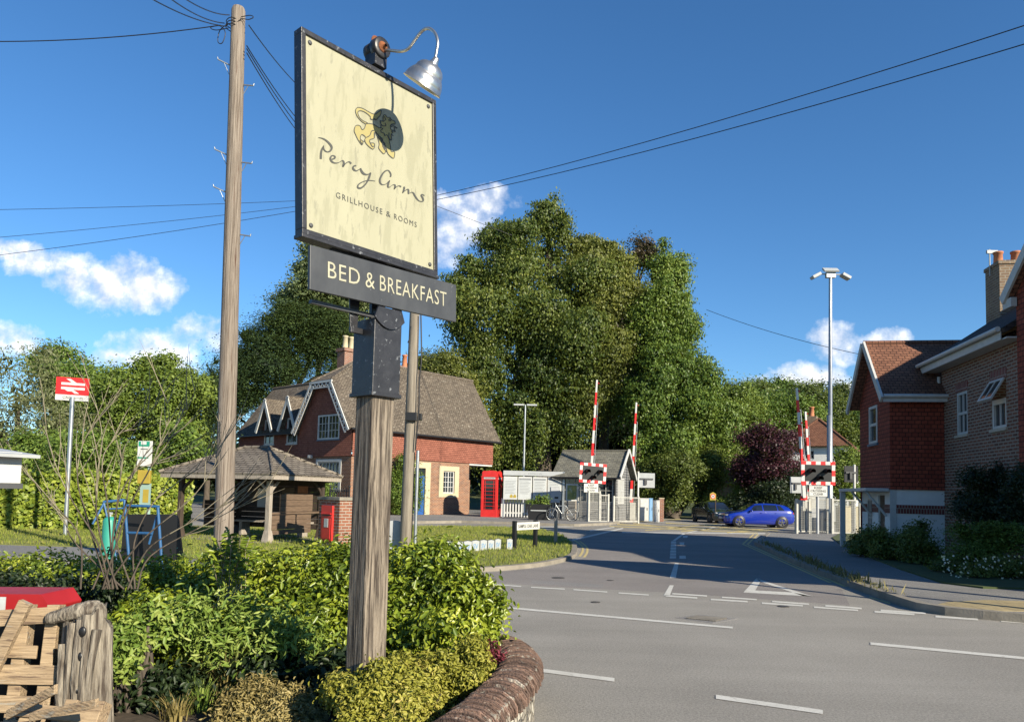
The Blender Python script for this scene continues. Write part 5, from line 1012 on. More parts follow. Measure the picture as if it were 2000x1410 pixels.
# ------------------------------------------------------------------ information boards, fence, planter, bicycle
Y = 42.6; a = AT(981, 1006, Y); z1 = AT(1000, 919, Y).z; z0 = AT(1000, 975, Y).z; nb = thing('notice_board', (a.x, Y, .1), 'wide white station notice board with four poster panels beside the telephone box', 'notice board')
L = (1101-981)/F_PX*Y; zz0, zz1 = z0-.1, z1-.1; Ff = Fr((0, 0, 0))
mb = MB(); mb.box(Ff, 0, L-.12, zz1-.27, zz1, -.05, .05); hd = mb.build('header', M['lightgrey'], nb, bevel=.006); mb = MB(); text_geo(mb, 'Chilworth', Ff.p(0, 0) and Fr(Ff.p(L*.40, zz1-.19, .053)), width=.8, height=.10); mb.build('lettering', M['print'], hd)
for k in range(4):
    x0 = .03+k*(L-.16)/4; x1 = x0+(L-.16)/4-.05; mb = MB(); mb.box(Ff, x0, x1, zz0, zz1-.33, -.03, .03); pn = mb.build('poster_case', M['alu' if k == 9 else 'white'], nb, bevel=.004)
    mb = MB(); mb.box(Ff, x0+.05, x1-.05, zz0+.06, zz1-.40, .031, .036); mb.build('poster', M['paper'], pn)
    mb = MB()
    if k: mb.box(Ff, x0+.06, x1-.06, zz1-.52, zz1-.42, .036, .040)
    for r in range(9): z = zz1-.62-r*.085; mb.box(Ff, x0+.1, x1-.1-.15*((r*7+k*3) % 5)/5, z, z+.022, .036, .040)
    mb.build('print', M['print'], pn)
    if k == 0:
        mb = MB()
        for q in (0, 1): x = x1-.42+q*.2; mb.prism([(x, zz0+.10), (x+.17, zz0+.10), (x+.17, zz0+.22), (x+.085, zz0+.30), (x, zz0+.22)], Ff, .037, .042)
        mb.build('warning_panel', M['yellow'], pn)
mb = MB(); mb.box(Ff, L-.12, L, 0, zz1, -.05, .05); mb.build('post', M['galv'], nb); mb = MB(); mb.box(Ff, .0, .08, 0, zz0, -.05, .03); mb.build('post', M['galv'], nb)
a, b_ = AT(978, 1008, 43.0), AT(1104, 1012, 43.3); pf = thing('picket_fence', (a.x, 43.0, .1), 'white picket fence under the notice board', 'fence'); L = b_.x-a.x; Hp = AT(1000, 972, 43).z-.1
mb = MB(); k = 0; x = 0
while x < L: mb.prism([(x, .04), (x+.085, .04), (x+.085, Hp-.05), (x+.042, Hp), (x, Hp-.05)], Ff, -.012, .012); x += .165
mb.build('pickets', M['white'], pf); mb = MB(); mb.box(Ff, 0, L, .22, .30, -.05, -.013); mb.box(Ff, 0, L, Hp-.35, Hp-.27, -.05, -.013); mb.build('rail', M['offwhite'], pf)
c = G(1051, 1015, .1); pl = thing('planter_tub', c, 'black tapered planter tub with a white handle line standing by the bicycle', 'planter'); w = .62; h = .78
mb = MB(); mb.box(W0, -w*.82, w*.82, -.22, .22, 0, h, ta=-.12, tb=-.06); mb.box(W0, -w*.82-.15, w*.82+.15, -.30, .30, h, h+.06); mb.build('tub', M['plainblack'], pl, bevel=.01)
mb = MB(); mb.box(Fr((0, -.275, 0)), -.42, .42, h*.62, h*.68, 0, .02); mb.build('handle', M['lightgrey'], pl)
C_, N_, S_, T_, r_ = crown_cloud([(np.array([.18, 0, h+.28]), np.array([.38, .3, .34])), (np.array([-.3, 0, h+.12]), np.array([.34, .28, .18])), (np.array([.4, 0, h+.12]), np.array([.25, .25, .2]))], 90, 12, .09, .09); o = leaves('planting', C_, N_, S_, LM['rightgreen'], pl, .6, T_, 'quad', r_)
c = G(1032, 1009, .1)+Vector((0, .5, 0)); ab = thing('yellow_sandbag', c, 'pale yellow folded board leaning on the white fence left of the planter', 'board', rad(8)); mb = MB(); mb.box(Fr((-.22, 0, 0), (1, 0, 0), (0, .25, 1)), 0, .5, 0, .85, -.02, .02); ab.name = 'folding_board'; mb.build('panel', M['yellow'], ab, bevel=.01)
c = G(1098, 1017, .1); bk = thing('bicycle', c, 'grey bicycle leaning by the notice board post on the forecourt', 'bicycle', rad(4)); R = .34; xa, xb = -.54, .52
for x in (xa, xb):
    mb = MB(); P = [(x+R*math.cos(t), 0, R+R*math.sin(t)) for t in [i*math.pi/14 for i in range(29)]]; mb.tube(P, .024, 6, cap=False); wh = mb.build('wheel', M['plainblack'], bk); mb = MB(); mb.tube([(x+(R-.03)*math.cos(t), 0, R+(R-.03)*math.sin(t)) for t in [i*math.pi/14 for i in range(29)]], .010, 5, cap=False)
    for i in range(14): t = i*math.pi/7; mb.tube([(x, 0, R), (x+(R-.03)*math.cos(t), 0, R+(R-.03)*math.sin(t))], .003, 3)
    mb.tube([(x, -.05, R), (x, .05, R)], .03, 8); mb.build('rim', M['galv'], wh)
mb = MB(); bb_ = (.02, 0, .30); hd_ = (-.36, 0, .84); st = (.18, 0, .80)
for p, q, r in ((bb_, hd_, .022), (bb_, st, .018), (st, (-.35, 0, .78), .018), (bb_, (xb, .0, R), .012), (st, (xb, 0, R), .010), ((-.38, 0, .95), (-.355, 0, .72), .020), ((-.365, .05, .74), (xa, .05, R), .013), ((-.365, -.05, .74), (xa, -.05, R), .013)): mb.tube([p, q], r, 7)
mb.build('frame', M['galv'], bk); mb = MB(); mb.tube([(-.38, -.28, .98), (-.38, 0, .96), (-.38, .28, .98)], .014, 6); mb.tube([(-.38, 0, .8), (-.38, 0, .97)], .016, 6); mb.build('handlebar', M['plainblack'], bk)
mb = MB(); mb.box(W0, .06, .34, -.06, .06, .90, .95, ta=.03, tb=.02); mb.tube([(.18, 0, .78), (.2, 0, .91)], .014, 6); mb.build('saddle', M['plainblack'], bk, bevel=.01)
mb = MB(); mb.tube([(.02, -.05, .30), (.02, -.09, .30)], .085, 14); mb.tube([(.02, -.09, .30), (.06, -.09, .14)], .012, 5); mb.box(W0, .0, .12, -.17, -.09, .12, .145); mb.build('crank', M['darkgrey'], bk)
c = G(1084, 1013, .1)+Vector((0, .35, 0)); tm = thing('ticket_machine', c, 'grey metal ticket machine hiding the right hand poster', 'ticket machine'); zt = AT(1084, 951, c.y).z-.1; zb = AT(1084, 973, c.y).z-.1
mb = MB(); mb.box(Fr((-.27, -.1, 0)), 0, .54, zb-.25, zt, -.1, .18); cs = mb.build('casing', M['grey'], tm, bevel=.015); mb = MB(); mb.box(Fr((-.27, -.1, 0)), .22, .44, zb-.02, zb+.10, .18, .186); mb.build('screen', M['plainblack'], cs); mb = MB(); mb.box(W0, -.06, .06, -.05, .07, 0, zb-.2); mb.build('stand', M['darkgrey'], tm)
Y = 41.6; c = AT(1116, 1014, Y); mp = thing('picture_board', (c.x, Y, .1), 'white framed board with a landscape picture beside the bicycle', 'board'); zt, zb, w = AT(1116, 945, Y).z-.1, AT(1116, 978, Y).z-.1, 23/F_PX*Y
mb = MB(); f = Fr((-w/2, 0, 0)); mb.box(f, 0, w, zb, zt, -.04, .02); fr_ = mb.build('frame', M['white'], mp, bevel=.006); mb = MB(); mb.box(f, .07, w-.07, zb+.07, zt-.07, .021, .026)
M['picture'] = mat('landscape_print', (.09, .13, .04), (.30, .27, .08), scale=5, rough=.4, spots=[((.36, .46, .50), 2.2, .56)]); mb.build('picture', M['picture'], fr_)
mb = MB(); mb.box(W0, -w/2+.05, -w/2+.13, -.03, .03, 0, zb); mb.box(W0, w/2-.13, w/2-.05, -.03, .03, 0, zb); mb.build('legs', M['greywood'], mp)
# ------------------------------------------------------------------ signal box
g0, g1 = AT(1203, 1016, 41.5), None; su2 = Vector((.93, -.36, 0)).normalized(); LS, DS = 3.45, 3.6; o = Vector((g0.x, g0.y, .05))-su2*LS; sb2 = thing('signal_box', o, 'small grey boarded signal cabin with mossy tiled roof and glazed front', 'signal cabin', math.atan2(su2.y, su2.x))
ez = AT(1203, 931, 41.5).z-.05; rz_ = ez+1.55; f0 = Fr((0, 0, 0)); fR = Fr((LS, 0, 0), (0, 1, 0), (0, 0, 1))
mb = MB(); wall(mb, f0, LS, ez, [(.25, LS-.2, 1.05, ez-.12)]); wall(mb, Fr((0, DS, 0), (0, -1, 0), (0, 0, 1)), DS, [(0, ez), (DS/2, rz_-.1), (DS, ez)]); wall(mb, fR, DS, [(0, ez), (DS/2, rz_-.1), (DS, ez)], [(.35, 2.0, 1.0, ez-.05)]); mb.build('boarded_wall', M['clad'], sb2)
window(sb2, f0, .25, LS-.2, 1.05, ez-.12, nx=2, ny=2, panes=4, m='offwhite', fw=.05, bar=.03, depth=.02); window(sb2, fR, .35, 2.0, 1.0, ez-.05, nx=2, ny=2, panes=3, m='white', fw=.06, depth=.02, glass='lightgrey')
mb = MB(); 
for s in (0, 1): y0, e = (-.35, DS/2) if s == 0 else (DS+.35, DS/2); slab(mb, [(-.3, y0, ez-.05), (LS+.3, y0, ez-.05), (LS+.3, e, rz_), (-.3, e, rz_)], .08)
mb.tube([(-.3, DS/2, rz_+.02), (LS+.3, DS/2, rz_+.02)], .06, 6); rr = mb.build('roof', M['slate'], sb2); mb = MB()
for s in (0, 1):
    p, q = Vector((LS+.31, -.38 if s == 0 else DS+.38, ez-.12)), Vector((LS+.31, DS/2, rz_-.02)); f = Fr(p, q-p, Vector((0, -(q-p).z, (q-p).y)) if s == 0 else Vector((0, (q-p).z, -(q-p).y)), None); mb.box(f, 0, (q-p).length, -.03, .17, -.03, .03)
mb.build('bargeboard', M['white'], rr); mb = MB(); gutter(mb, (-.3, -.4, ez-.1), (LS+.3, -.4, ez-.1), .05); mb.tube([(LS-.06, -.08, ez-.1), (LS-.06, -.08, 0)], .05, 6); mb.build('gutter', M['plainblack'], sb2)
M['lens'] = mat('unlit_red_lens', (.05, .004, .004), rough=.2)
# ------------------------------------------------------------------ level crossing
def wigwag(base, c, W_, H_, label, yaw=0, roll=0, sgn=True, post='white', sx=0):
    t = thing('crossing_signal', base, label, 'crossing light', yaw); z = c.z-base.z; f = Fr((sx, -.06, z), (math.cos(roll), 0, math.sin(roll)), (-math.sin(roll), 0, math.cos(roll)))
    mb = MB(); mb.tube([(0, 0, -.2), (0, 0, z+H_*.3)], .06, 10); mb.build('post', M[post], t)
    mb = MB(); mb.box(f, -W_/2+.12, W_/2-.12, -H_/2+.12, H_/2-.12, -.03, .02); bd = mb.build('backboard', M['plainblack'], t)
    mr, mw = MB(), MB(); nx, ny = 7, 5
    for i in range(nx):
        for j in (0, ny-1): q = mr if (i+0) % 2 == 0 else mw; q.box(f, -W_/2+W_*i/nx, -W_/2+W_*(i+1)/nx, -H_/2+(H_-.15)*(j > 0), -H_/2+.15+(H_-.15)*(j > 0), -.02, .025)
    for j in range(1, ny-1):
        for s in (0, 1): q = mr if j % 2 == 0 else mw; hh = (H_-.3)/3; y = -H_/2+.15+(j-1)*hh; q.box(f, -W_/2+(W_-.15)*s, -W_/2+.15+(W_-.15)*s, y, y+hh, -.02, .025)
    v = MB(); v.raw(mr.v, mr.f, 0); v.raw(mw.v, mw.f, 1); v.build('striped_border', [M['signred'], M['white']], bd)
    for x, y in ((-W_*.23, H_*.10), (W_*.23, H_*.10), (0, -H_*.20)):
        mb = MB(); g = Fr(f.p(x, y, .02), f.u, f.v, f.w); r = .115; n = 14
        for i in range(-2, n-1):
            a0, a1 = math.pi*i/(n-3)*1.0, math.pi*(i+1)/(n-3)*1.0; mb.face([g.p(r*math.cos(a0), r*math.sin(a0), 0), g.p(r*math.cos(a1), r*math.sin(a1), 0), g.p(r*.94*math.cos(a1), r*.94*math.sin(a1)-.03, .34), g.p(r*.94*math.cos(a0), r*.94*math.sin(a0)-.03, .34)][::-1], 0, True)
        hd_ = mb.build('lamp_hood', M['plainblack'], bd); mb = MB(); mb.lathe([(.11, .004), (.10, .02), (.06, .035), (0, .04)], g, 16); mb.build('lens', M['lens'], hd_)
    if sgn:
        w, h = .80, .46; g = Fr((sx*.6-w/2, -.075, z-H_/2-h-.04)); mb = MB(); mb.box(g, 0, w, 0, h, -.02, .0); pn = mb.build('notice_plate', M['white'], t); mb = MB(); mb.box(g, -.02, w+.02, -.02, h+.02, -.03, -.021); mb.build('plate_edge', M['plainblack'], pn)
        for i, s in enumerate(('KEEP', 'CROSSING', 'CLEAR')): mb = MB(); wd_ = {'KEEP': .36, 'CROSSING': .68, 'CLEAR': .44}[s]; text_geo(mb, s, Fr(g.p(w/2, h-.135-i*.135, .004)), width=wd_, height=.095, align='C', bold=.02); mb.build('lettering', M['ink'], pn)
    return t
b = G(1148, 1021, .0); c = AT(1160, 924, b.y); wigwag(b, c, 1.5, 1.06, 'red and white bordered crossing lights on the white post in front of the signal cabin', rad(12), rad(-3), sx=.22)
b = G(1597, 1044, .0); c = AT(1596, 924, b.y); wigwag(b, c, 1.5, 1.04, 'red and white bordered crossing lights beside the tall lighting mast', 0, 0, post='grey')
def barrier(tx, ty, bx, by, Y, label, r=.075, gy=None):
    a, bt = AT(tx, ty, Y), AT(bx, by, Y); base = Vector((bt.x, Y, 0)); t = thing('crossing_barrier', base, label, 'level crossing barrier', group='raised crossing barriers')
    u = (a-bt); L = u.length; u.normalize(); f = Fr(bt-base, u, u.cross(Vector((0, 1, 0))), Vector((0, -1, 0))); nb_ = 9; mb = MB()
    for k in range(nb_): mb.box(f, L*k/nb_, L*(k+1)/nb_, -r*(1-.4*k/nb_), r*(1-.4*k/nb_), -.05, .05, m=k % 2)
    mb.build('boom', [M['white'], M['signred']], t); mb = MB(); mb.tube([f.p(.2, -.17, -.02), f.p(L*.8, -.13, -.02)], .018, 6); mb.tube([f.p(L*.8, -.13, -.02), f.p(L*.8, 0, -.02)], .018, 6); mb.build('boom_stay', M['galv'], t)
    mb = MB(); z = (bt-base).z; mb.box(W0, -.28, .28, -.1, .55, 0, max(.75, z-.15)); mb.build('machine_case', M['offwhite'], t, bevel=.02); mb = MB(); mb.box(f, -.45, .1, -.16, .16, -.12, -.04); mb.tube([f.p(-.1, 0, 0), f.p(-.1, 0, -.5)], .06, 8); mb.build('counterweight', M['signred'], t)
    for k in (.35, .68, .97): mb = MB(); mb.ball(f.p(L*k, -.09, .03), .055, m=0, n=8, k=6); mb.build('boom_lamp', M['darkred'], t)
    return t
barrier(1166, 742, 1152, 965, 42.5, 'raised striped barrier arm behind the left crossing lights, tallest of the left pair'); barrier(1243, 786, 1232, 976, 46, 'raised striped barrier arm at the right corner of the signal cabin')
barrier(1556, 758, 1571, 972, 36.5, 'raised striped barrier arm nearest the lighting mast, longer of the right pair'); barrier(1573, 804, 1583, 955, 45, 'shorter raised striped barrier arm half hidden behind the right crossing lights')
def backplate(px, py, D, w, h, label, m='lightgrey', py0=1018, sx=0):
    c = AT(px, py, D); t = thing('crossing_signal', (c.x+sx, D, 0), label, 'crossing light'); f = Fr((-sx-w/2, 0, c.z-h/2)); mb = MB(); mb.box(f, 0, w, 0, h, -.03, .03); mb.build('plate', M[m], t, bevel=.01)
    mb = MB(); mb.box(f, .06, w-.1, h*.55, h*.65, .03, .08); mb.box(f, w*.35, w*.5, h*.2, h*.6, .03, .12); mb.build('bracket', M['darkgrey'], t); mb = MB(); mb.tube([(0, 0, -.1), (0, 0, c.z+h*.6)], .055, 8); mb.build('post', M['white'], t); return t
backplate(1263, 938, 44, .95, .86, 'grey back of the far crossing lights right of the signal cabin', sx=-.5); backplate(1555, 947, 46, .75, 1.0, 'grey back of the far crossing lights behind the right barriers', sx=.35)
backplate(1662, 926, 33, .62, .72, 'black back of a signal seen above the white wire fence', 'plainblack', sx=.15)
def mesh_fence(name, x0, y0, x1, y1, ytop, label, nv=14, m='offwhite', z0=.0, gate=False, nh=14):
    a, b_ = G(x0, y0, z0), G(x1, y1, z0); h = AT(x0, ytop, a.y).z-z0; t = thing(name, a, label, 'fence' if not gate else 'gate', math.atan2(b_.y-a.y, b_.x-a.x)); L = (b_-a).length
    mb = MB()
    for x in (0, L): mb.box(W0, x-.05, x+.05, -.05, .05, 0, h+.05)
    mb.build('posts' if False else 'frame_posts', M[m], t)
    mb = MB(); mb.box(W0, .05, L-.05, -.03, .03, h-.05, h); mb.box(W0, .05, L-.05, -.03, .03, .08, .14); mb.build('rails', M[m], t)
    mb = MB()
    for k in range(1, nv): x = L*k/nv; mb.box(W0, x-.005, x+.005, -.005, .005, .1, h-.02)
    for k in range(1, nh): z = .1+(h-.12)*k/nh; mb.box(W0, .05, L-.05, .008, .018, z-.004, z+.004)
    mb.build('wire_mesh', M[m], t); return t
mesh_fence('wire_fence', 1128, 1020, 1148, 1021, 949, 'white wire fence panel left of the signal post'); mesh_fence('wire_fence', 1149, 1022, 1170, 1022, 960, 'white wire fence panel right of the signal post', 12)
mesh_fence('wire_gate', 1171, 1022, 1187, 1022, 966, 'narrow white gate in front of the signal cabin door', 5, gate=True, nh=6); mesh_fence('wire_fence', 1198, 1022, 1246, 1022, 970, 'long white wire fence panel in front of a teal banner', 18)
mesh_fence('wire_fence', 1556, 1042, 1580, 1042, 976, 'white framed wire panel left of the grey notice post', 8); mesh_fence('wire_fence', 1583, 1042, 1616, 1043, 974, 'white wire fence panel between the notice post and the mast', 14)
mesh_fence('wire_fence', 1626, 1045, 1680, 1046, 975, 'wide white wire fence panel right of the lighting mast', 22)
def cabinet(px, py, w, ytop, label, m='white', d=.5, name='equipment_cabinet'):
    c = G(px, py, 0); h = AT(px, ytop, c.y).z; t = thing(name, c, label, 'cabinet'); mb = MB(); mb.box(W0, -w/2, w/2, 0, d, .05, h); mb.box(W0, -w/2-.02, w/2+.02, -.02, d+.02, h, h+.04); bo = mb.build('case', M[m], t, bevel=.008)
    mb = MB(); mb.box(Fr((-w/2, 0, 0)), .04, w-.04, .12, h-.06, .0, .015); d_ = mb.build('door', M[m], t); mb = MB(); mb.box(Fr((-w/2, 0, 0)), w*.8, w*.86, h*.5, h*.62, .015, .035); mb.build('handle', M['darkgrey'], d_); return t
cabinet(1258, 1019, .52, 974, 'white trackside cabinet right of the signal cabin fence'); cabinet(1271, 1019, .2, 974, 'slim pale blue pillar between the white cabinets', 'paleblue', .2); cabinet(1283, 1021, .30, 978, 'narrow white trackside cabinet nearest the brick pier')
cabinet(1213, 1017, .6, 980, 'teal banner cabinet behind the wire fence', 'teal', .1); cabinet(1600, 1039, .8, 995, 'grey machine cabinet inside the right wire fence', 'grey', .6)
cabinet(1665, 1043, 1.2, 990, 'pale beige cabinet behind the right wire fence', 'stone', .4)
c = G(1292, 1018, 0); t = thing('brick_pier', c, 'small brick pier ending the fence beside the lane', 'pier'); h = AT(1292, 972, c.y).z; mb = MB(); mb.box(W0, -.14, .14, 0, .4, 0, h-.05); mb.build('brickwork', M['brick_pier'], t); mb = MB(); mb.box(W0, -.16, .16, -.02, .42, h-.05, h); mb.build('coping', M['stone'], t)
for px in (1644, 1663):
    c = G(px, 1044, 0); mb = MB(); h = AT(px, 978, c.y).z; mb.box(W0, -.045, .045, -.16, -.07, 0, h); mb.box(W0, -.06, .06, -.175, -.055, h, h+.03); o = mb.build('fence_post', M['darkgrey'], loc=c); tag(o, 'dark post by the fence, left of the two' if px == 1644 else 'dark post by the fence, right of the two', 'post')
# mast with floodlights
b = G(1621, 1040, 0); Y = b.y; tp = AT(1622, 538, Y)-b; ms = thing('lighting_mast', b, 'tall grey steel mast carrying floodlights above the level crossing', 'lighting mast'); mb = MB(); mb.tube([(0, 0, 0), (0, 0, tp.z*.45), (tp.x*.5, 0, tp.z*.451), (tp.x, 0, tp.z)], [.14, .125, .095, .075], 16); mb.build('column', M['galv'], ms)
mb = MB(); mb.tube([(-.62+tp.x, 0, tp.z+.05), (.62+tp.x, 0, tp.z+.05)], .03, 6); mb.box(Fr((tp.x, 0, tp.z)), -.22, .22, -.12, .14, -.1, .1); mb.build('crossarm', M['galv'], ms)
for sx_, rx in ((-1, .6), (1, .75)):
    g = Fr((tp.x+sx_*.72, 0, tp.z-.05), (math.cos(.5), 0, -sx_*math.sin(.5)), (0, 1, 0)); mb = MB(); mb.box(g, -.22, .22, -.22, .18, -.07, .07); fl_ = mb.build('floodlight', M['grey'], ms, bevel=.015); mb = MB(); mb.box(g, -.18, .18, -.2, .14, -.08, -.071); mb.build('lens', M['lightgrey'], fl_)
g = Fr((tp.x-.02, -.1, tp.z+.22), (1, 0, 0), (0, .8, .6)); mb = MB(); mb.box(g, -.36, .36, -.14, .2, -.04, .05); mb.build('floodlight', M['lightgrey'], ms, bevel=.01)
Y = 50; b = AT(1021, 985, Y); b.z = .1; tp = AT(1026, 791, Y)-b; sl = thing('lamp_post', b, 'slender double headed platform lamp against the dark trees', 'lamp post'); mb = MB(); mb.tube([(0, 0, 0), (tp.x, 0, tp.z)], [.09, .06], 10); mb.build('post', M['galv'], sl)
for s in (-1, 1): mb = MB(); mb.box(Fr((tp.x+s*.45, 0, tp.z)), -.34, .34, -.05, .06, -.14, .14); mb.tube([(tp.x, 0, tp.z), (tp.x+s*.4, 0, tp.z+.02)], .03, 6); mb.build('lamp_head', M['lightgrey'], sl, bevel=.02)
# ------------------------------------------------------------------ cars
ST = [(0, .28, .55, .58, .60, .50), (.05, .22, .66, .70, .76, .62), (.30, .18, .75, .80, .86, .70), (.65, .17, .83, .885, .89, .72), (1.0, .17, .89, .94, .895, .72), (1.2, .17, .92, 1.00, .895, .70), (1.55, .17, .94, 1.24, .895, .64), (1.95, .17, .95, 1.42, .895, .58), (2.55, .17, .96, 1.46, .895, .575), (3.2, .17, .985, 1.44, .895, .57), (3.72, .19, 1.01, 1.37, .89, .56), (3.95, .22, 1.02, 1.27, .88, .58), (4.13, .27, .98, 1.06, .85, .66), (4.22, .32, .82, .88, .80, .66), (4.25, .36, .62, .66, .74, .60)]
def stt(x): return [float(np.interp(x, [s[0] for s in ST], [s[k] for s in ST])) for k in range(1, 6)]
def car_pt(x, t, off=0, s=1):          # t 0 at the belt, 1 at the roof edge
    zl, zb, zr, w, wr = stt(x); a, b_ = Vector((x, s*w*.975, zb)), Vector((x, s*wr, zr-.03)); p = a.lerp(b_, t); n = Vector((0, s*(zr-zb+.01), (w-wr))).normalized(); return p+n*(off+.028*math.sin(math.pi*t))
def make_car(loc, rz, label, paint, sc):
    t = thing('parked_car', loc, label, 'car', rz); k9 = []
    mb = MB(); rings = []
    for x, zl, zb, zr, w, wr in ST:
        half_ = [(0, zl), (w*.88, zl), (w*.975, zl+.10), (w, zl+.28*(zb-zl)+.06), (w*1.004, zl+.62*(zb-zl)), (w*.995, zl+.80*(zb-zl)), (w*.975, zb)]
        for q in (.25, .5, .75, 1): p = car_pt(x, q); half_.append((p.y, p.z))
        half_ += [(wr*.5, zr), (0, zr+.005)]
        rings.append([(x, -y, z) for y, z in half_]+[(x, y, z) for y, z in half_[::-1][1:-1]])
    n = len(rings[0]); vs = [p for r in rings for p in r]
    mb.raw(vs, [(i*n+k, (i+1)*n+k, (i+1)*n+(k+1) % n, i*n+(k+1) % n) for i in range(len(rings)-1) for k in range(n)], 0, True); mb.raw(rings[0], [tuple(range(n))], 0); mb.raw(rings[-1], [tuple(range(n))[::-1]], 0)
    mb.v = [(p[0]-2.12, p[1], p[2]) for p in mb.v]; bo = mb.build('body', paint, t); bo.scale = (1, 1, 1)
    def part(mb_, name, m, par=t): mb_.v = [(p[0]-2.12, p[1], p[2]) for p in mb_.v]; return mb_.build(name, m, par)
    for s in (-1, 1):
        for x0, x1, x0t, x1t in ((1.42, 2.28, 1.80, 2.28), (2.36, 3.18, 2.36, 3.16), (3.24, 3.62, 3.22, 3.40)):
            q = MB(); N = 6; lo = [car_pt(x0+(x1-x0)*i/N, .10, .006, s) for i in range(N+1)]; hi = [car_pt(x0t+(x1t-x0t)*i/N, .86, .008, s) for i in range(N+1)]; mi = [car_pt((x0*.45+x0t*.55)+((x1*.45+x1t*.55)-(x0*.45+x0t*.55))*i/N, .5, .012, s) for i in range(N+1)]
            for A_, B_ in ((lo, mi), (mi, hi)):
                for i in range(N): f_ = [A_[i], A_[i+1], B_[i+1], B_[i]]; q.face(f_ if s < 0 else f_[::-1], 0, True)
            part(q, 'side_window', M['carglass'])
        q = MB(); q.ball((1.55, s*1.0, 1.0), .07, .10, .07); part(q, 'door_mirror', paint)
        q = MB(); q.ball((.20, s*.70, .70), .17, .10, .06); part(q, 'headlight', M['lightgrey']); q = MB(); q.ball((4.13, s*.72, .88), .09, .14, .09); part(q, 'tail_light', M['darkred'])
        for x in (2.22, 3.1): q = MB(); q.box(Fr((x, s*.895, .86)), -.09, 0, 0, .03, -.02, .02); part(q, 'door_handle', paint)
        for x in (.84, 3.44):
            q = MB(); fw_ = Fr((x, s*.905, .33), (1, 0, 0), (0, 0, 1), (0, s, 0)); q.lathe([(.385, -.10), (.385, -.004), (.33, -.004)], fw_, 26); part(q, 'wheel_arch', M['plainblack'])
            q = MB(); q.lathe([(.21, -.15), (.315, -.15), (.325, -.12), (.325, -.02), (.305, .0), (.23, .0)], fw_, 28); wh = part(q, 'wheel', M['plainblack']); q = MB(); q.lathe([(.235, -.02), (.235, .004), (.215, .004), (.212, -.04), (0, -.05)], fw_, 28)
            for i in range(5): a = i*math.tau/5+.3; q.box(Fr(fw_.p(0, 0, -.035), fw_.u*math.cos(a)+fw_.v*math.sin(a), fw_.v*math.cos(a)-fw_.u*math.sin(a), fw_.w), .03, .225, -.032, .032, 0, .03)
            q.lathe([(.06, -.03), (.05, .0), (0, .005)], fw_, 12); part(q, 'rim', M['darkgrey'], wh)
    q = MB(); W5 = lambda x, y: Vector((x, y*stt(x)[4]*.95, stt(x)[2]+.012))
    q.face([W5(1.24, -1), W5(1.24, 1), W5(1.55, 1), W5(1.55, -1)], 0, True); q.face([W5(1.55, -1), W5(1.55, 1), W5(1.9, 1), W5(1.9, -1)], 0, True); part(q, 'windscreen', M['carglass']); q = MB(); q.face([W5(3.76, -1), W5(3.95, -1), W5(3.95, 1), W5(3.76, 1)][::-1]); q.face([W5(3.95, -1), W5(4.10, -1), W5(4.10, 1), W5(3.95, 1)][::-1]); part(q, 'rear_window', M['carglass'])
    q = MB(); q.box(Fr((-.012, -.5, .30), (0, 1, 0), (0, 0, 1)), 0, 1.0, 0, .16, -.08, .02); part(q, 'grille', M['plainblack']); q = MB(); q.box(Fr((-.012, -.26, .48), (0, 1, 0), (0, 0, 1)), 0, .52, 0, .11, -.035, .03); part(q, 'number_plate', M['white'])
    t.scale = (.88, .88, .88); return t
M['carblue'] = mat('blue_car_paint', (.002, .018, .24), rough=.28, coat=1.0, spec=.5); M['carblack'] = mat('black_car_paint', (.008, .014, .016), rough=.25, coat=1.0)
fw_, rw_ = G(1442, 1029, 0), G(1526, 1031, 0); m_ = (fw_+rw_)/2; dv = fw_-rw_; make_car(m_+Vector((0, .75, 0)), math.atan2(dv.y, dv.x)+math.pi, 'bright blue hatchback parked side on beyond the crossing', M['carblue'], 1)
m_ = G(1416, 1023, 0)+Vector((-.1, 2.0, 0)); make_car(m_, rad(90+8), 'black car facing the camera behind the blue hatchback nose', M['carblack'], 1)
# speed sign on its post
b = G(1397, 1022, 0); Y = b.y; t = thing('speed_sign', b, 'small yellow backed speed limit sign on a post at the dark lane mouth', 'road sign'); f = Fr(AT(1392, 981, Y)-b); c = AT(1392, 969, Y)-b; w = .30
mb = MB(); mb.tube([(0, 0, 0), (0, 0, c.z)], .04, 8); mb.build('post', M['darkwood'], t); f = Fr(c+Vector((0, -.06, 0))); mb = MB(); mb.prism([(-w*.6, -w*.75), (w*.6, -w*.75), (w*.6, w*.5), (0, w*.85), (-w*.6, w*.5)], f, -.02, .0); pl_ = mb.build('backing', M['yellow'], t)
mb = MB(); mb.lathe([(.145, .004), (.145, .01), (.0, .01)], f, 24, sm=False); rg = mb.build('ring', M['signred'], pl_); mb = MB(); mb.lathe([(.108, .011), (.108, .014), (0, .014)], f, 24, sm=False); mb.build('disc', M['white'], rg); mb = MB(); text_geo(mb, '30', Fr(f.p(0, -.045, .017)), width=.14, height=.09, align='C', bold=.02); mb.build('lettering', M['ink'], rg)
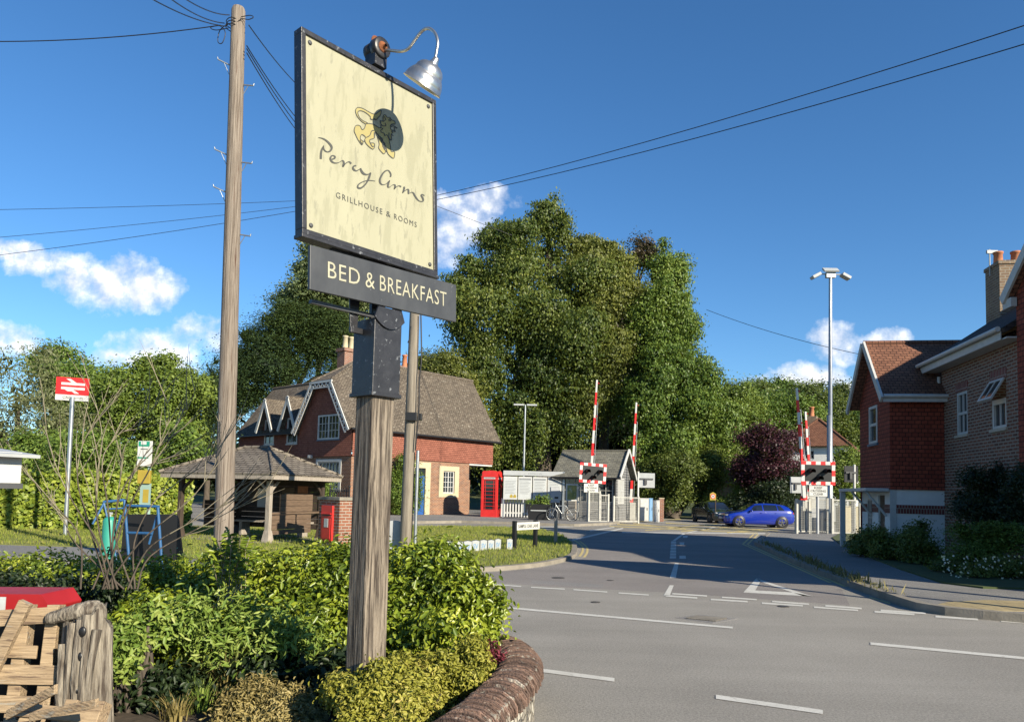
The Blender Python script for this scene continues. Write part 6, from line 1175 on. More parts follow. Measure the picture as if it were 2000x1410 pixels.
# ------------------------------------------------------------------ street name plate and small things on the verge
a, b_ = G(1004, 1073, .05), G(1045, 1069, .05); t = thing('street_name_sign', a, 'white street name plate on two black posts standing in the grass', 'street sign', math.atan2(b_.y-a.y, b_.x-a.x)); L = (b_-a).length; zt = AT(1004, 1020, a.y).z-.05
for x in (0, L): mb = MB(); mb.box(W0, x-.05, x+.05, -.05, .05, -.1, zt+.04); mb.build('post', M['plainblack'], t, bevel=.01)
f = Fr((.03, -.055, zt-.20)); mb = MB(); mb.box(f, 0, L+.10, 0, .20, -.02, 0); pn = mb.build('name_plate', M['white'], t); mb = MB(); text_geo(mb, 'SAMPLE OAK LANE', Fr(f.p(.06, .055, .004)), width=L-.04, height=.09, bold=.01); mb.build('lettering', M['ink'], pn)
mb = MB(); b = G(1085, 1060, .05); h = AT(1085, 1014, b.y).z; mb.box(W0, -.05, .05, -.05, .05, 0, h-.1); mb.box(W0, -.05, .05, -.05, .05, h-.1, h-.02, ta=.02, tb=.02); o = mb.build('marker_post', M['greywood'], loc=b); tag(o, 'plain weathered wooden stake at the tip of the grass verge', 'post')
MT = []
names = ['leftmost white marker board in the row on the grass verge', 'second white marker board from the left in the verge row', 'third white marker board from the left in the verge row', 'middle white marker board of the seven in the verge row', 'third white marker board from the right in the verge row', 'second white marker board from the right in the verge row', 'rightmost white marker board of the seven in the verge row', 'single white marker board beside the left black sign post']
for i, (x0, x1, y0, y1) in enumerate([(869, 886, 1058, 1080), (888, 904, 1058, 1080), (906, 921, 1057, 1077), (922, 936, 1056, 1076), (938, 951, 1055, 1075), (953, 965, 1055, 1074), (967, 978, 1053, 1073), (990, 1001, 1053, 1073)]):
    b = G((x0+x1)/2, y1, .05); w = (x1-x0)/F_PX*b.y; h = (y1-y0)/F_PX*b.y+.04; t = thing('marker_board', b, names[i], 'marker board', rad(4), 'white marker boards in the grass'); f = Fr((-w/2, 0, -.03)); mb = MB(); mb.prism([(0, 0), (w, 0), (w, h*.94), (w*.5, h), (0, h*.94)], f, -.05, .0); bo = mb.build('board', M['paper'], t)
    mb = MB(); mb.prism([(-.012, 0), (.0, 0), (.0, h*.95), (w*.5, h*1.01), (w, h*.95), (w+.012, 0), (w+.012, h*.97), (w*.5, h*1.06), (-.012, h*.97)], f, -.06, -.01); mb.build('edge', M['darkgrey'], t)
    mb = MB(); text_geo(mb, 'SV', Fr(f.p(w*.5, h*.32, .003)), width=w*.66, height=h*.38, align='C', bold=.02); mb.build('lettering', M['paleblue'], bo)
b = AT(768, 1095, 16.2); b.z = .05; t = thing('roadside_cabinet', b, 'rounded grey metal cabinet just right of the inn post', 'cabinet'); zt = AT(768, 1016, 16.2).z-.05; mb = MB(); mb.prism([(-.36, 0), (.36, 0)]+[(.36*math.cos(a), zt-.36+.36*math.sin(a)) for a in [i*math.pi/14 for i in range(15)]], Fr((0, 0, 0)), -.06, .06, sm=False); bo = mb.build('case', M['grey'], t, bevel=.01); mb = MB(); mb.tube([(0, .1, 0), (0, .1, zt-.3)], .04, 8); mb.build('post', M['galv'], t)
# ------------------------------------------------------------------ far white house and garage
o = AT(1610, 985, 58); o.z = ground_z(o.x, 58); wh = thing('white_house', o, 'white rendered house with steep brown tiled hipped roof beyond the crossing', 'house', rad(-30))
def hz(y): return AT(1610, y, 58).z-o.z
ez, rz2 = hz(875), hz(829)+.15; w2, d2 = 2.1, 4.3; mb = MB()
for f, L in ((Fr((-w2, -d2, 0), (1, 0, 0), (0, 0, 1)), 2*w2), (Fr((w2, -d2, 0), (0, 1, 0), (0, 0, 1)), 2*d2), (Fr((-w2, d2, 0), (0, -1, 0), (0, 0, 1)), 2*d2)): wall(mb, f, L, ez, [(1.3, 1.95, hz(902), hz(880)-.25)] if L == 2*w2 else [(2.5, 3.3, 1.0, 2.0)])
mb.build('rendered_wall', M['render'], wh); window(wh, Fr((-w2, -d2, 0), (1, 0, 0), (0, 0, 1)), 1.3, 1.95, hz(902), hz(880)-.25, ny=2, nx=1); window(wh, Fr((w2, -d2, 0), (0, 1, 0), (0, 0, 1)), 2.5, 3.3, 1.0, 2.0)
e = .35; c4 = [(-w2-e, -d2-e, ez-.15), (w2+e, -d2-e, ez-.15), (w2+e, d2+e, ez-.15), (-w2-e, d2+e, ez-.15)]; a, b_ = (0, -d2+1.2, rz2), (0, d2-1.2, rz2); mb = MB(); slab(mb, [c4[0], c4[1], a], .1); slab(mb, [c4[1], c4[2], b_, a], .1); slab(mb, [c4[2], c4[3], b_], .1); slab(mb, [c4[3], c4[0], a, b_], .1)
for p, q in ((c4[0], a), (c4[1], a), (a, b_)): mb.tube([p, q], .08, 6)
rf2 = mb.build('roof', M['roof_brown'], wh); mb = MB(); mb.box(W0, -1.2, -.4, -1.2, -.5, ez, hz(815)); mb.build('chimney', M['brick_stack'], rf2); pots(wh, -.8, -.85, hz(815), 1, .4, .75, r=.2); mb = MB(); mb.tube([(w2+.05, -d2+.3, ez-.1), (w2+.05, -d2+.3, 0)], .06, 6); mb.build('downpipe', M['plainblack'], wh)
o = AT(1425, 985, 60); o.z = 0; ga = thing('garage', o, 'low pale brick garage with brown tiled roof left of the purple tree', 'garage', rad(12)); mb = MB(); zE = AT(1425, 944, 60).z; zR = AT(1425, 912, 60).z; wall(mb, Fr((-1.1, 0, 0)), 3.6, zE); wall(mb, Fr((-1.1, 4, 0), (0, -1, 0), (0, 0, 1)), 4, [(0, zE), (2, zR-.1), (4, zE)]); mb.build('wall', M['brick_stack'], ga); mb = MB(); slab(mb, [(-1.3, -.3, zE-.05), (2.8, -.3, zE-.05), (2.8, 2, zR), (-.6, 2, zR)], .1); slab(mb, [(-1.3, 4.3, zE-.05), (2.8, 4.3, zE-.05), (2.8, 2, zR), (-.6, 2, zR)], .1); mb.build('roof', M['roof_brown'], ga)
# ------------------------------------------------------------------ the house on the right
HU = Vector((-.17, -.985, 0)).normalized(); HV = Vector((-HU.y, HU.x, 0)); HC = Vector((843/F_PX*20.5, 20.5, 0))      # HV points away from the road
th = thing('brick_house', HC, 'brown brick house with red tile hung gables and white trim at the right edge', 'house')
fh = Fr((0, 0, 0), HU, (0, 0, 1)); O0 = Vector((0, 0, 0)); AE = 4.55; EZ = 5.42; RDG = 7.7; DR = 3.0
def hp(a, d, z): return HU*a+HV*d+ZZ*z
mb = MB(); wall(mb, fh, AE, EZ, [(.97, 1.62, 3.30, 4.42), (2.95, 3.66, 3.28, 4.42)], rev=.10); wall(mb, Fr(hp(0, 6, 0), -HV, ZZ), 6, [(0, EZ), (3, RDG-.1), (6, EZ)]); mb.build('brick_wall', M['brick_house'], th)
mb = MB()
for a0, a1 in ((.92, 1.67), (2.90, 3.71)): mb.box(fh, a0, a1, 4.43, 4.66, .001, .012)
mb.build('brick_lintel', M['brick_red'], th)
window(th, fh, .97, 1.62, 3.30, 4.42, nx=2, ny=2, panes=1, sash=True, sill='sillstone', fw=.07, bar=.035, depth=.03)
w2_ = window(th, fh, 2.95, 3.66, 3.28, 3.92, nx=2, ny=1, panes=1, sill='sillstone', fw=.07, bar=.035, depth=.03)
hg = Fr(fh.p(2.95, 4.42, .03), HU, (ZZ*-.86+fh.w*.50), None); g = MB()
for q in ((0, .71, 0, .06), (0, .71, .50, .56), (0, .06, .06, .50), (.65, .71, .06, .50), (.338, .372, .06, .5)): g.box(hg, *q, -.02, .02)
op = g.build('open_casement', M['white'], th); g = MB(); g.box(hg, .05, .66, .05, .51, -.006, .006); g.build('pane', M['glass'], op)
mb = MB(); mb.box(fh, 2.95, 3.66, 3.92, 3.97, -.08, -.01); mb.build('window_frame', M['white'], w2_)
# red hung bay with its own gable
BO = .16; f2 = Fr(HV*-BO, HU, ZZ); mb = MB(); wall(mb, f2, 6.3, [(AE, 6.2), (5.15, 7.35), (6.3, 6.2)], b0=2.2, brk=(AE,)) if False else None
f2 = Fr(hp(AE, -BO, 0), HU, ZZ); wall(mb, f2, 3.6, [(0, 6.25), (1.8, 7.45), (3.6, 6.25)], b0=2.25); wall(mb, Fr(hp(AE, .4, 0), -HV, ZZ), .4+BO, 6.2, b0=2.25); wall(mb, Fr(hp(AE+3.6, -BO, 0), HV, ZZ), 3, 6.2, b0=2.25); mb.build('hung_tile_bay', M['tile_red'], th)
mb = MB(); wall(mb, Fr(hp(AE, -BO+.05, 0), HU, ZZ), 3.6, 2.25); wall(mb, Fr(hp(AE, .4, 0), -HV, ZZ), .4+BO-.05, 2.25); mb.box(f2, -.02, 3.6, 2.17, 2.25, -.1, .03); mb.build('bay_base', M['render'], th)
mb = MB()
for s in (0, 1):
    a_ = AE-.16 if s == 0 else AE+3.76; slab(mb, [hp(a_, -BO-.14, 6.12), hp(a_, 4, 6.12), hp(AE+1.8, 4, 7.57), hp(AE+1.8, -BO-.14, 7.57)], .10)
mb.build('bay_roof', M['roof_brown'], th); mb = MB()
for s in (0, 1):
    p, q = hp(AE-.18 if s == 0 else AE+3.78, -BO-.16, 6.0), hp(AE+1.8, -BO-.16, 7.53); u = q-p; f = Fr(p, u, u.cross(-HV) if s == 0 else (-HV).cross(u), None)
    if f.v.z < 0: f = Fr(p, u, -f.v, None)
    mb.box(f, -.05, u.length, -.02, .20, -.03, .03)
mb.box(Fr(hp(AE-.02, -BO-.12, 5.84), HU, ZZ), -.28, .10, 0, .20, -.1, .02); mb.build('bargeboard', M['white'], th)
# main roof, gutter, chimney
mb = MB(); slab(mb, [hp(-.45, -.42, EZ-.02), hp(AE-.03, -.42, EZ-.02), hp(AE-.03, DR, RDG), hp(-.45, DR, RDG)], .12); slab(mb, [hp(AE-.03, .5, EZ-.02+(RDG-EZ+.02)*.92/(DR+.42)), hp(AE+2, .5, EZ-.02+(RDG-EZ+.02)*.92/(DR+.42)), hp(AE+2, DR, RDG), hp(AE-.03, DR, RDG)], .12); slab(mb, [hp(-.45, 6.4, EZ-.02), hp(AE+2, 6.4, EZ-.02), hp(AE+2, DR, RDG), hp(-.45, DR, RDG)], .12); rf = mb.build('roof', M['roof_dark'], th)
mb = MB(); mb.box(Fr(hp(0, -.40, EZ-.26), HU, ZZ), -.42, AE-.2, 0, .2, -.02, .0); mb.box(Fr(hp(0, -.38, EZ-.26), HU, ZZ), -.42, AE, 0, .03, -.4, -.02); mb.build('fascia', M['white'], th)
mb = MB(); mb.tube([hp(-.45, -.47, EZ-.03), hp(AE-.15, -.47, EZ-.03)], .06, 8); mb.tube([hp(-.03, -.06, EZ-.4), hp(-.03, -.06, .0)], .045, 8); mb.build('gutter', M['white'], th)
cz = AT(1955, 517, 20.4).z; mb = MB(); f = Fr(hp(-.2, 1.80, 0), HU, ZZ, None); mb.box(f, -.42, .42, 5.8, cz-.1, -.38, .38); mb.box(f, -.45, .45, cz-.1, cz, -.41, .41); chs = mb.build('chimney', M['brick_stack'], rf)
for s in (-1, 1):
    mb = MB(); c = hp(-.2, 1.80+s*.22, cz); mb.lathe([(.13, 0), (.12, .05), (.11, .30), (.13, .31), (.13, .36), (.09, .36), (.09, .1)], Fr(c, (1, 0, 0), (0, 1, 0), (0, 0, 1)), 14); mb.build('chimney_pot', M['terracotta'], chs)
mb = MB(); c = hp(-.2, 1.36, cz-.3); mb.tube([c, c+ZZ*.75], .018, 6); mb.box(Fr(c+ZZ*.65), -.08, .22, -.02, .07, -.03, .03); mb.build('aerial', M['lightgrey'], chs)
# the lower wing with its tile hung gable
EX = Vector((740/F_PX*20.6, 20.6, 0))-HC; GW = 2.84; gz = 1.86; ee = 4.57; er = 6.2
def ep(s, d, z): return EX-HU*s+HV*d+ZZ*z           # s away from the camera along the gable, d towards the main house
fg = Fr(ep(GW, 0, 0), HU, ZZ); fr2 = Fr(ep(0, 0, 0), HV, ZZ); WX = 1.62
mb = MB(); wall(mb, fg, GW, [(0, ee), (GW/2, er-.05), (GW, ee)], [(.99, 1.77, 3.23, 4.35)], b0=gz, rev=.1); wall(mb, fr2, WX, ee, b0=gz); wall(mb, Fr(ep(GW, 4, 0), -HV, ZZ), 4, ee, b0=0); mb.face([ep(0, 0, gz), ep(GW, 0, gz), ep(GW, .5, gz), ep(0, .5, gz)]); mb.face([ep(0, 0, gz), ep(0, WX, gz), ep(.5, WX, gz), ep(.5, 0, gz)][::-1]); mb.build('hung_tile_wall', M['tile_red'], th)
window(th, fg, .99, 1.77, 3.23, 4.35, nx=1, ny=1, panes=1, sash=True, depth=.0, fw=.08, sill='slateblue')
i_ = .05; fgi = Fr(ep(GW, i_, 0), HU, ZZ); fri = Fr(ep(i_, 0, 0), HV, ZZ); mb = MB(); wall(mb, fgi, GW-i_, gz, [(.55, 1.05, .45, 1.6), (1.62, 2.2, 0, 1.7)]); wall(mb, fri, WX, gz); mb.build('rendered_wall', M['render'], th)
mb = MB(); mb.box(fgi, 0, .55, 1.20, 1.44, 0, .018); mb.box(fgi, 1.05, 1.62, 1.20, 1.44, 0, .018); mb.box(fgi, 2.2, GW-i_-.02, 1.20, 1.44, 0, .018); mb.box(fri, .0, WX-.1, 1.20, 1.44, 0, .018); mb.build('brick_band', M['brick_red'], th)
window(th, fgi, .55, 1.05, .45, 1.6, nx=1, ny=2, panes=2, fw=.05, depth=.02, sill='white'); mb = MB(); mb.box(fgi, 1.62, 2.2, 0, 1.7, -.1, -.05); dr = mb.build('front_door', M['wood'], th); mb = MB(); mb.box(fgi, 2.08, 2.11, .8, .95, -.05, -.01); mb.build('handle', M['galv'], dr)
mb = MB(); mb.box(fg, -.1, GW-.1, gz-.06, gz+.03, .0, .62); cano = mb.build('porch_canopy', M['white'], th, bevel=.01)
for a in (1.1, 2.5): mb = MB(); mb.tube([fg.p(a, gz-.75, .0), fg.p(a, gz-.05, .55)], .035, 6); mb.build('bracket', M['white'], cano)
mb = MB(); mb.box(fg, -.06, .08, 0, gz-.06, .46, .60); mb.build('porch_post', M['white'], cano); mb = MB(); mb.box(fri, .0, .16, 0, gz-.01, .0, .022); mb.build('corner_board', M['white'], th)
mb = MB()
for s0, s1 in ((-.22, GW/2), (GW+.22, GW/2)): slab(mb, [ep(s0, -.28, ee-.12), ep(s0, WX+.9, ee-.12), ep(s1, WX+.9, er+.05), ep(s1, -.28, er+.05)], .09)
mb.tube([ep(GW/2, -.28, er+.05), ep(GW/2, WX+.9, er+.05)], .07, 8); mb.build('wing_roof', M['roof_brown'], th)
mb = MB()
for s0 in (-.24, GW+.24):
    p, q = ep(s0, -.30, ee-.27), ep(GW/2, -.30, er-.04); u = q-p; f = Fr(p, u, u.cross(HV), None)
    if f.v.z < 0: f = Fr(p, u, -f.v, None)
    mb.box(f, -.03, u.length, -.02, .17, -.03, .03)
mb.build('bargeboard', M['white'], th); mb = MB(); mb.tube([ep(-.28, -.24, ee-.14), ep(-.28, WX+.1, ee-.14)], .055, 8); mb.box(Fr(ep(-.235, -.24, ee-.30), HV, ZZ), 0, WX+.3, 0, .15, -.02, .01); mb.build('wing_gutter', M['white'], th)
# the rest of the row, outside the picture, that throws the shade across the lane
rw = thing('terrace_house', HC, 'brick terrace continuing towards the camera outside the right edge', 'house'); mb = MB(); A0, A1 = 6.5, 10.0
wall(mb, Fr(hp(A0, 0, 0), HU, ZZ), A1-A0, 4.4); wall(mb, Fr(hp(A1, 0, 0), HV, ZZ), 6, [(0, 4.4), (3, 6.6), (6, 4.4)]); wall(mb, Fr(hp(A0, 6, 0), -HV, ZZ), 6, [(0, 4.4), (3, 6.6), (6, 4.4)]); mb.build('brick_wall', M['brick_house'], rw)
mb = MB()
for d0 in (-.3, 6.3): slab(mb, [hp(A0, d0, 4.3), hp(A1+.2, d0, 4.3), hp(A1+.2, 3, 6.7), hp(A0, 3, 6.7)], .1)
mb.build('roof', M['roof_dark'], rw); mb = MB(); mb.box(Fr(hp(7.6, 3, 0), HU, ZZ), -.3, .3, 6.2, 7.8, -.3, .3); mb.build('chimney', M['brick_stack'], rw)
oh = thing('carport', HC, 'open gabled timber carport beyond the right edge of the picture', 'carport'); mb = MB()  # unseen roof on posts, added and shaped to cast the lane's shadow tip
for f, sg in ((Fr(hp(10.4, -1.5, 0), HU, ZZ), 1), (Fr(hp(10.4, .8, 0), HU, ZZ), 1)): mb.prism([(0, 3.0), (1.8, 3.0), (1.8, 3.5), (.9, 5.0), (0, 3.5)], f, -.03, .03)
mb.build('gable_boards', M['darkwood'], oh)
for a_ in (10.5, 12.1):
    for d_ in (-1.4, .7): mb = MB(); mb.box(Fr(hp(a_, d_, 0), HU, ZZ), -.05, .05, 0, 3.3, -.05, .05); mb.build('post', M['darkwood'], oh)
mb = MB()
for a_ in (10.2, 12.4): slab(mb, [hp(a_, -1.6, 3.4), hp(a_, .9, 3.4), hp(11.3, .9, 5.12), hp(11.3, -1.6, 5.12)], .1)
mb.build('roof', M['roof_dark'], oh)
# ------------------------------------------------------------------ planting by the inn
def plant(name, label, blobs, m, n, per, cr, sz, asp=.5, style='round', cat='shrub', shape='leaf', shell=.62, lump=True, stem=.018, front=.5, zmin=.02):
    c0 = blobs[0][0]; t = thing(name, (c0[0], c0[1], .02), label, cat); o = np.array([c0[0], c0[1], .02])
    C, N, S, T, rnd = crown_cloud(lumps(blobs, 6, .30, .5) if lump else blobs, n, per, cr, sz, style, shell, front); k = C[:, 2] > zmin+.02; C, N, S, rnd = C[k], N[k], S[k], rnd[k]; T = T[k] if T is not None else None
    leaves('foliage', C-o, N, np.minimum(S, sz*1.6), LM[m], t, asp, T, shape, rnd); mb = MB(); rd = random.Random(len(label))
    for b in blobs:
        for q in range(5): e = Vector(b[0]-o)+Vector((rd.uniform(-.6, .6)*b[1][0], rd.uniform(-.6, .6)*b[1][1], rd.uniform(-.2, .7)*b[1][2])); s = Vector((e.x*.6+rd.uniform(-.1, .1), e.y*.6, 0)); mb.tube(smooth_path([tuple(s), tuple(s.lerp(e, .5)+Vector((rd.uniform(-.06, .06), 0, .05))), tuple(e)], 4), [stem]*4+[stem*.7]*3+[stem*.5]*2, 5)
    mb.build('stems', M['bark'], t); return t
plant('laurel_shrub', 'glossy rounded laurel at the right end of the hedge, overhanging the curved wall', [B(870, 1170, 100, 92, 6.2), B(925, 1205, 62, 62, 5.9), B(800, 1150, 85, 75, 6.4), B(865, 1235, 90, 55, 5.8), B(780, 1215, 60, 60, 5.9), B(850, 1115, 75, 45, 6.5)], 'laurel', 2900, 13, .07, .054)
plant('laurel_hedge', 'tall bright laurel hedge running behind the oak sign post', [B(700, 1150, 110, 80, 6.6), B(610, 1150, 100, 75, 6.7), B(520, 1165, 95, 75, 6.8), B(440, 1175, 85, 75, 6.9), B(650, 1220, 95, 70, 6.2), B(560, 1225, 90, 60, 6.3), B(720, 1235, 50, 60, 6.0), B(640, 1265, 70, 50, 5.8)], 'laurel', 3600, 13, .075, .052, lump=False)
plant('privet_hedge', 'low privet hedge at the far left of the inn garden', [B(330, 1160, 90, 65, 7.3), B(220, 1145, 100, 52, 7.5), B(100, 1130, 100, 42, 7.7), B(-10, 1128, 100, 38, 7.8), B(-110, 1125, 100, 38, 7.8), B(390, 1140, 60, 50, 7.3)], 'laurel', 1600, 13, .07, .05, .5, cat='hedge', lump=False)
plant('box_hedge', 'dark clipped box hedge just behind the red plastic bin', [B(60, 1150, 95, 36, 6.3), B(180, 1160, 70, 42, 6.2), B(-60, 1148, 100, 36, 6.3)], 'dark', 420, 16, .06, .045, .6, cat='hedge')
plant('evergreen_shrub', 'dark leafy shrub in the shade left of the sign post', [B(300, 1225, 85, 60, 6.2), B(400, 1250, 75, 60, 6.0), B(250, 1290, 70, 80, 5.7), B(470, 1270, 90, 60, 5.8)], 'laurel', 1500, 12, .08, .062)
plant('evergreen_shrub', 'dark low shrub around the foot of the sign post', [B(600, 1300, 85, 60, 5.5), B(530, 1340, 90, 45, 5.3), B(660, 1330, 60, 60, 5.2), B(300, 1350, 90, 60, 5.2)], 'dark', 800, 12, .08, .06)  # the shade over the bed is put into these dark leaves
plant('lime_shrub', 'lime green shrub patch beside the driftwood stump', [B(250, 1245, 42, 36, 5.0), B(235, 1290, 32, 30, 4.9), B(285, 1215, 40, 25, 5.2)], 'variegated', 190, 13, .05, .055, .42)
plant('trailing_shrub', 'loose pale stemmed shrub with narrow leaves in the middle of the bed', [B(380, 1205, 70, 40, 5.6), B(500, 1215, 80, 40, 5.7), B(580, 1245, 70, 40, 5.5), B(430, 1260, 50, 40, 5.4)], 'variegated', 420, 9, .10, .065, .30)
plant('hebe_shrub', 'golden small leaved shrub filling the bed beside the curved wall', [B(755, 1335, 88, 74, 4.5), B(850, 1312, 74, 54, 4.7), B(915, 1290, 46, 38, 4.95), B(712, 1380, 62, 66, 4.25), B(810, 1380, 80, 58, 4.3), B(690, 1440, 70, 60, 4.0), B(775, 1440, 70, 50, 4.0)], 'hebe', 4200, 13, .032, .028, .5, shell=.7, stem=.008)
plant('ground_cover', 'straw yellow ground cover left of the foot of the post', [B(490, 1370, 65, 40, 4.8), B(580, 1375, 70, 38, 4.8), B(540, 1410, 110, 30, 4.6), B(450, 1410, 50, 35, 4.6)], 'straw', 800, 13, .035, .034, .35, stem=.006)
plant('barberry', 'small dark red leaved shrub tucked inside the bend of the wall', [B(962, 1282, 20, 22, 5.15), B(945, 1292, 14, 14, 5.1)], 'barberry', 80, 12, .025, .028, .5, stem=.006)
# a clump of long pale grass blades
def tuft(name, label, c, n, h, m, spread, cat='grass clump', par=None, lean=.5):
    t = thing(name, c, label, cat) if par is None else par; rd = random.Random(n); V = []; mb = MB()
    for i in range(n):
        a = rd.random()*math.tau; r0 = rd.random()*spread*.35; L = h*rd.uniform(.6, 1.1); ln = rd.uniform(.15, lean)*L; w = rd.uniform(.004, .008); d = Vector((math.cos(a), math.sin(a), 0)); q = Vector((-d.y, d.x, 0))
        P = [d*(r0+ln*(s**2))+ZZ*(L*(s-.35*s**3*ln/L)) for s in (0, .35, .7, 1)]
        for k in range(3): w0, w1 = w*(1-k*.28), w*(1-(k+1)*.3); mb.face([P[k]-q*w0, P[k]+q*w0, P[k+1]+q*w1, P[k+1]-q*w1], 0, True)
    o = mb.build('blades', LM[m], t); at = o.data.attributes.new('rnd', 'FLOAT', 'FACE'); at.data.foreach_set('value', np.repeat(rng.random(n), 3).astype(np.float32)); return t
for i, (px, py, dd, nn, hh, mm, lab) in enumerate([(395, 1330, 5.0, 90, .22, 'variegated', 'low arching lime green grass clump in the middle of the dark bed'), (345, 1390, 4.8, 70, .18, 'straw', 'short straw coloured grass tuft near the bottom edge of the bed'), (440, 1290, 5.3, 110, .42, 'straw', 'tallest pale grass tuft in front of the laurel hedge')]):
    tuft('ornamental_grass', lab, Vector((AT(px, py, dd).x, dd, .02)), nn, hh, mm, .3, lean=.8)
# young ash sapling with pinnate leaves
c = Vector((AT(455, 1090, 6.0).x, 6.0, .02)); sp = thing('ash_sapling', c, 'light green sapling with feathered leaves sticking up from the hedge', 'sapling'); rd = random.Random(3); mb = MB(); CC, NN, SS, TT = [], [], [], []
for i in range(24):
    tip = AT(rd.uniform(395, 525), rd.uniform(1030, 1125), 6.0+rd.uniform(-.2, .2))-c; root = Vector((rd.uniform(-.1, .1), rd.uniform(-.1, .1), rd.uniform(.45, .72))); root = root.lerp(tip, .3); P = smooth_path([tuple(root), tuple(root.lerp(tip, .55)+ZZ*.05), tuple(tip)], 5); mb.tube(P, .0035, 4)
    for k in range(2, len(P)):
        p = Vector(P[k]); d = (p-Vector(P[k-1])).normalized(); s_ = d.cross(ZZ).normalized() if abs(d.z) < .98 else Vector((1, 0, 0))
        for s in (-1, 1): l = (s_*s+d*.55-ZZ*.15).normalized(); CC.append(p+l*.035); TT.append(l); NN.append(ZZ+Vector((rd.gauss(0, .3), -.5+rd.gauss(0, .3), 0))); SS.append(rd.uniform(.055, .085))
for q in range(5): mb.tube([(rd.uniform(-.05, .05), 0, 0), (rd.uniform(-.12, .12), 0, .5), (rd.uniform(-.2, .2), 0, .74)], [.012, .009, .004], 5)
mb.build('stems', M['twig'], sp); leaves('foliage', np.array([v[:] for v in CC]), np.array([v[:] for v in NN]), np.array(SS), LM['laurel'], sp, .38, np.array([v[:] for v in TT]), 'leaf')
# bare twiggy shrub
D = 5.7; c = Vector((AT(215, 1120, D).x, D, .02)); ts = thing('bare_shrub', c, 'leafless pale twiggy shrub spreading in front of the blue frame', 'shrub'); rd = random.Random(21); mb = MB(); md = MB()
br = [[(215, 1150), (200, 1060), (192, 1000), (186, 930), (196, 860), (190, 800), (175, 750)], [(215, 1150), (222, 1060), (226, 1000), (232, 920), (245, 870), (290, 812), (318, 775)], [(210, 1150), (185, 1060), (150, 985), (112, 920), (92, 850), (86, 800)], [(222, 1150), (262, 1060), (300, 985), (340, 945), (400, 905), (428, 880)],
      [(225, 1150), (290, 1075), (350, 1035), (405, 1005), (440, 985)], [(222, 1150), (275, 1062), (330, 1012), (385, 965), (425, 905), (436, 860)], [(205, 1150), (160, 1050), (110, 985), (55, 930), (10, 895)], [(222, 1150), (220, 1020), (250, 935), (322, 860), (368, 800), (385, 745)],
      [(222, 1150), (246, 1000), (296, 915), (318, 862), (332, 815), (322, 775)], [(205, 1150), (170, 1010), (152, 930), (170, 855), (208, 795), (230, 770)], [(230, 1150), (300, 1085), (400, 1022), (470, 985), (528, 955)], [(200, 1150), (150, 1060), (120, 1010), (100, 985)], [(215, 1150), (235, 1010), (262, 930), (292, 905), (350, 890)], [(212, 1150), (206, 1000), (200, 900), (225, 850), (262, 838)]]
for b_ in br:
    y = D+rd.uniform(-.25, .35); P = [AT(p[0]+rd.uniform(-6, 6)+(rd.uniform(-45, 45) if i == 0 else 0), p[1], D+(y-D)*min(1, i/3))-c for i, p in enumerate(b_)]; P = [Vector(q) for q in smooth_path([tuple(p) for p in P], 5)]; n = len(P); kk = int(n*.45); rr_ = [.0074*(1-.86*i/(n-1)) for i in range(n)]; md.tube(P[:kk+1], rr_[:kk+1], 6); mb.tube(P[kk:], rr_[kk:], 6)
    for k in range(8):
        i = rd.randint(int(n*.35), n-2); d = (P[i+1]-P[i]).normalized(); s = Vector((rd.uniform(-1, 1), rd.uniform(-.6, .6), rd.uniform(-.2, .8))); d2 = (d*1.1+s*.6).normalized(); L = rd.uniform(.14, .55); e = P[i]+d2*L; m_ = P[i]+d2*L*.5+Vector((rd.uniform(-.02, .02), 0, rd.uniform(-.02, .03))); mb.tube(smooth_path([tuple(P[i]), tuple(m_), tuple(e+ZZ*.03)], 3), [.0036]*3+[.0027]*2+[.0011]*2, 4)
        if rd.random() < .6: d3 = (d2+Vector((rd.uniform(-.7, .7), 0, rd.uniform(-.3, .6)))).normalized(); mb.tube([m_, m_+d3*rd.uniform(.06, .18)], [.0024, .0010], 4)
mb.build('twigs', M['twig'], ts); md.build('stems', M['bark'], ts)
# ------------------------------------------------------------------ bits and pieces behind and in front of the hedge
D = 12.0; c = Vector((AT(265, 1090, D).x, D, 0)); bf = thing('blue_frame', c, 'blue tubular metal trestle frame standing behind the bare shrub', 'metal frame')
def pt_(x, y, dy=0): return AT(x, y, D)+Vector((0, dy, 0))-c
def legd(x0, y0, x1, y1, dy): a, b_ = pt_(x0, y0, dy), pt_(x1, y1, dy); t_ = (0-a.z)/(b_.z-a.z); return [a, a+(b_-a)*t_]
mb = MB(); mb.tube(legd(243, 976, 251, 1082, 0), .024, 8); mb.tube(legd(213, 982, 236, 1086, -.15), .016, 8); mb.tube([pt_(213, 982, -.15), pt_(198, 1022, -.25)], .016, 8); mb.tube(legd(314, 990, 321, 1088, -.1), .024, 8); mb.build('legs', M['blueframe'], bf)
mb = MB(); mb.tube([pt_(208, 980, -.1), pt_(243, 976, 0)], .022, 8); mb.tube([pt_(244, 987), pt_(314, 989, -.05)], .022, 8); mb.tube([pt_(250, 1040), pt_(300, 1041, -.05)], .022, 8); mb.tube([pt_(210, 994, -.1), pt_(243, 992, 0)], .014, 8); mb.tube([pt_(309, 1008, -.05), pt_(291, 1062)], .018, 8); mb.tube([pt_(239, 1005, -.05), pt_(227, 1050, -.05)], .016, 8); mb.build('crossbars', M['blueframe'], bf)
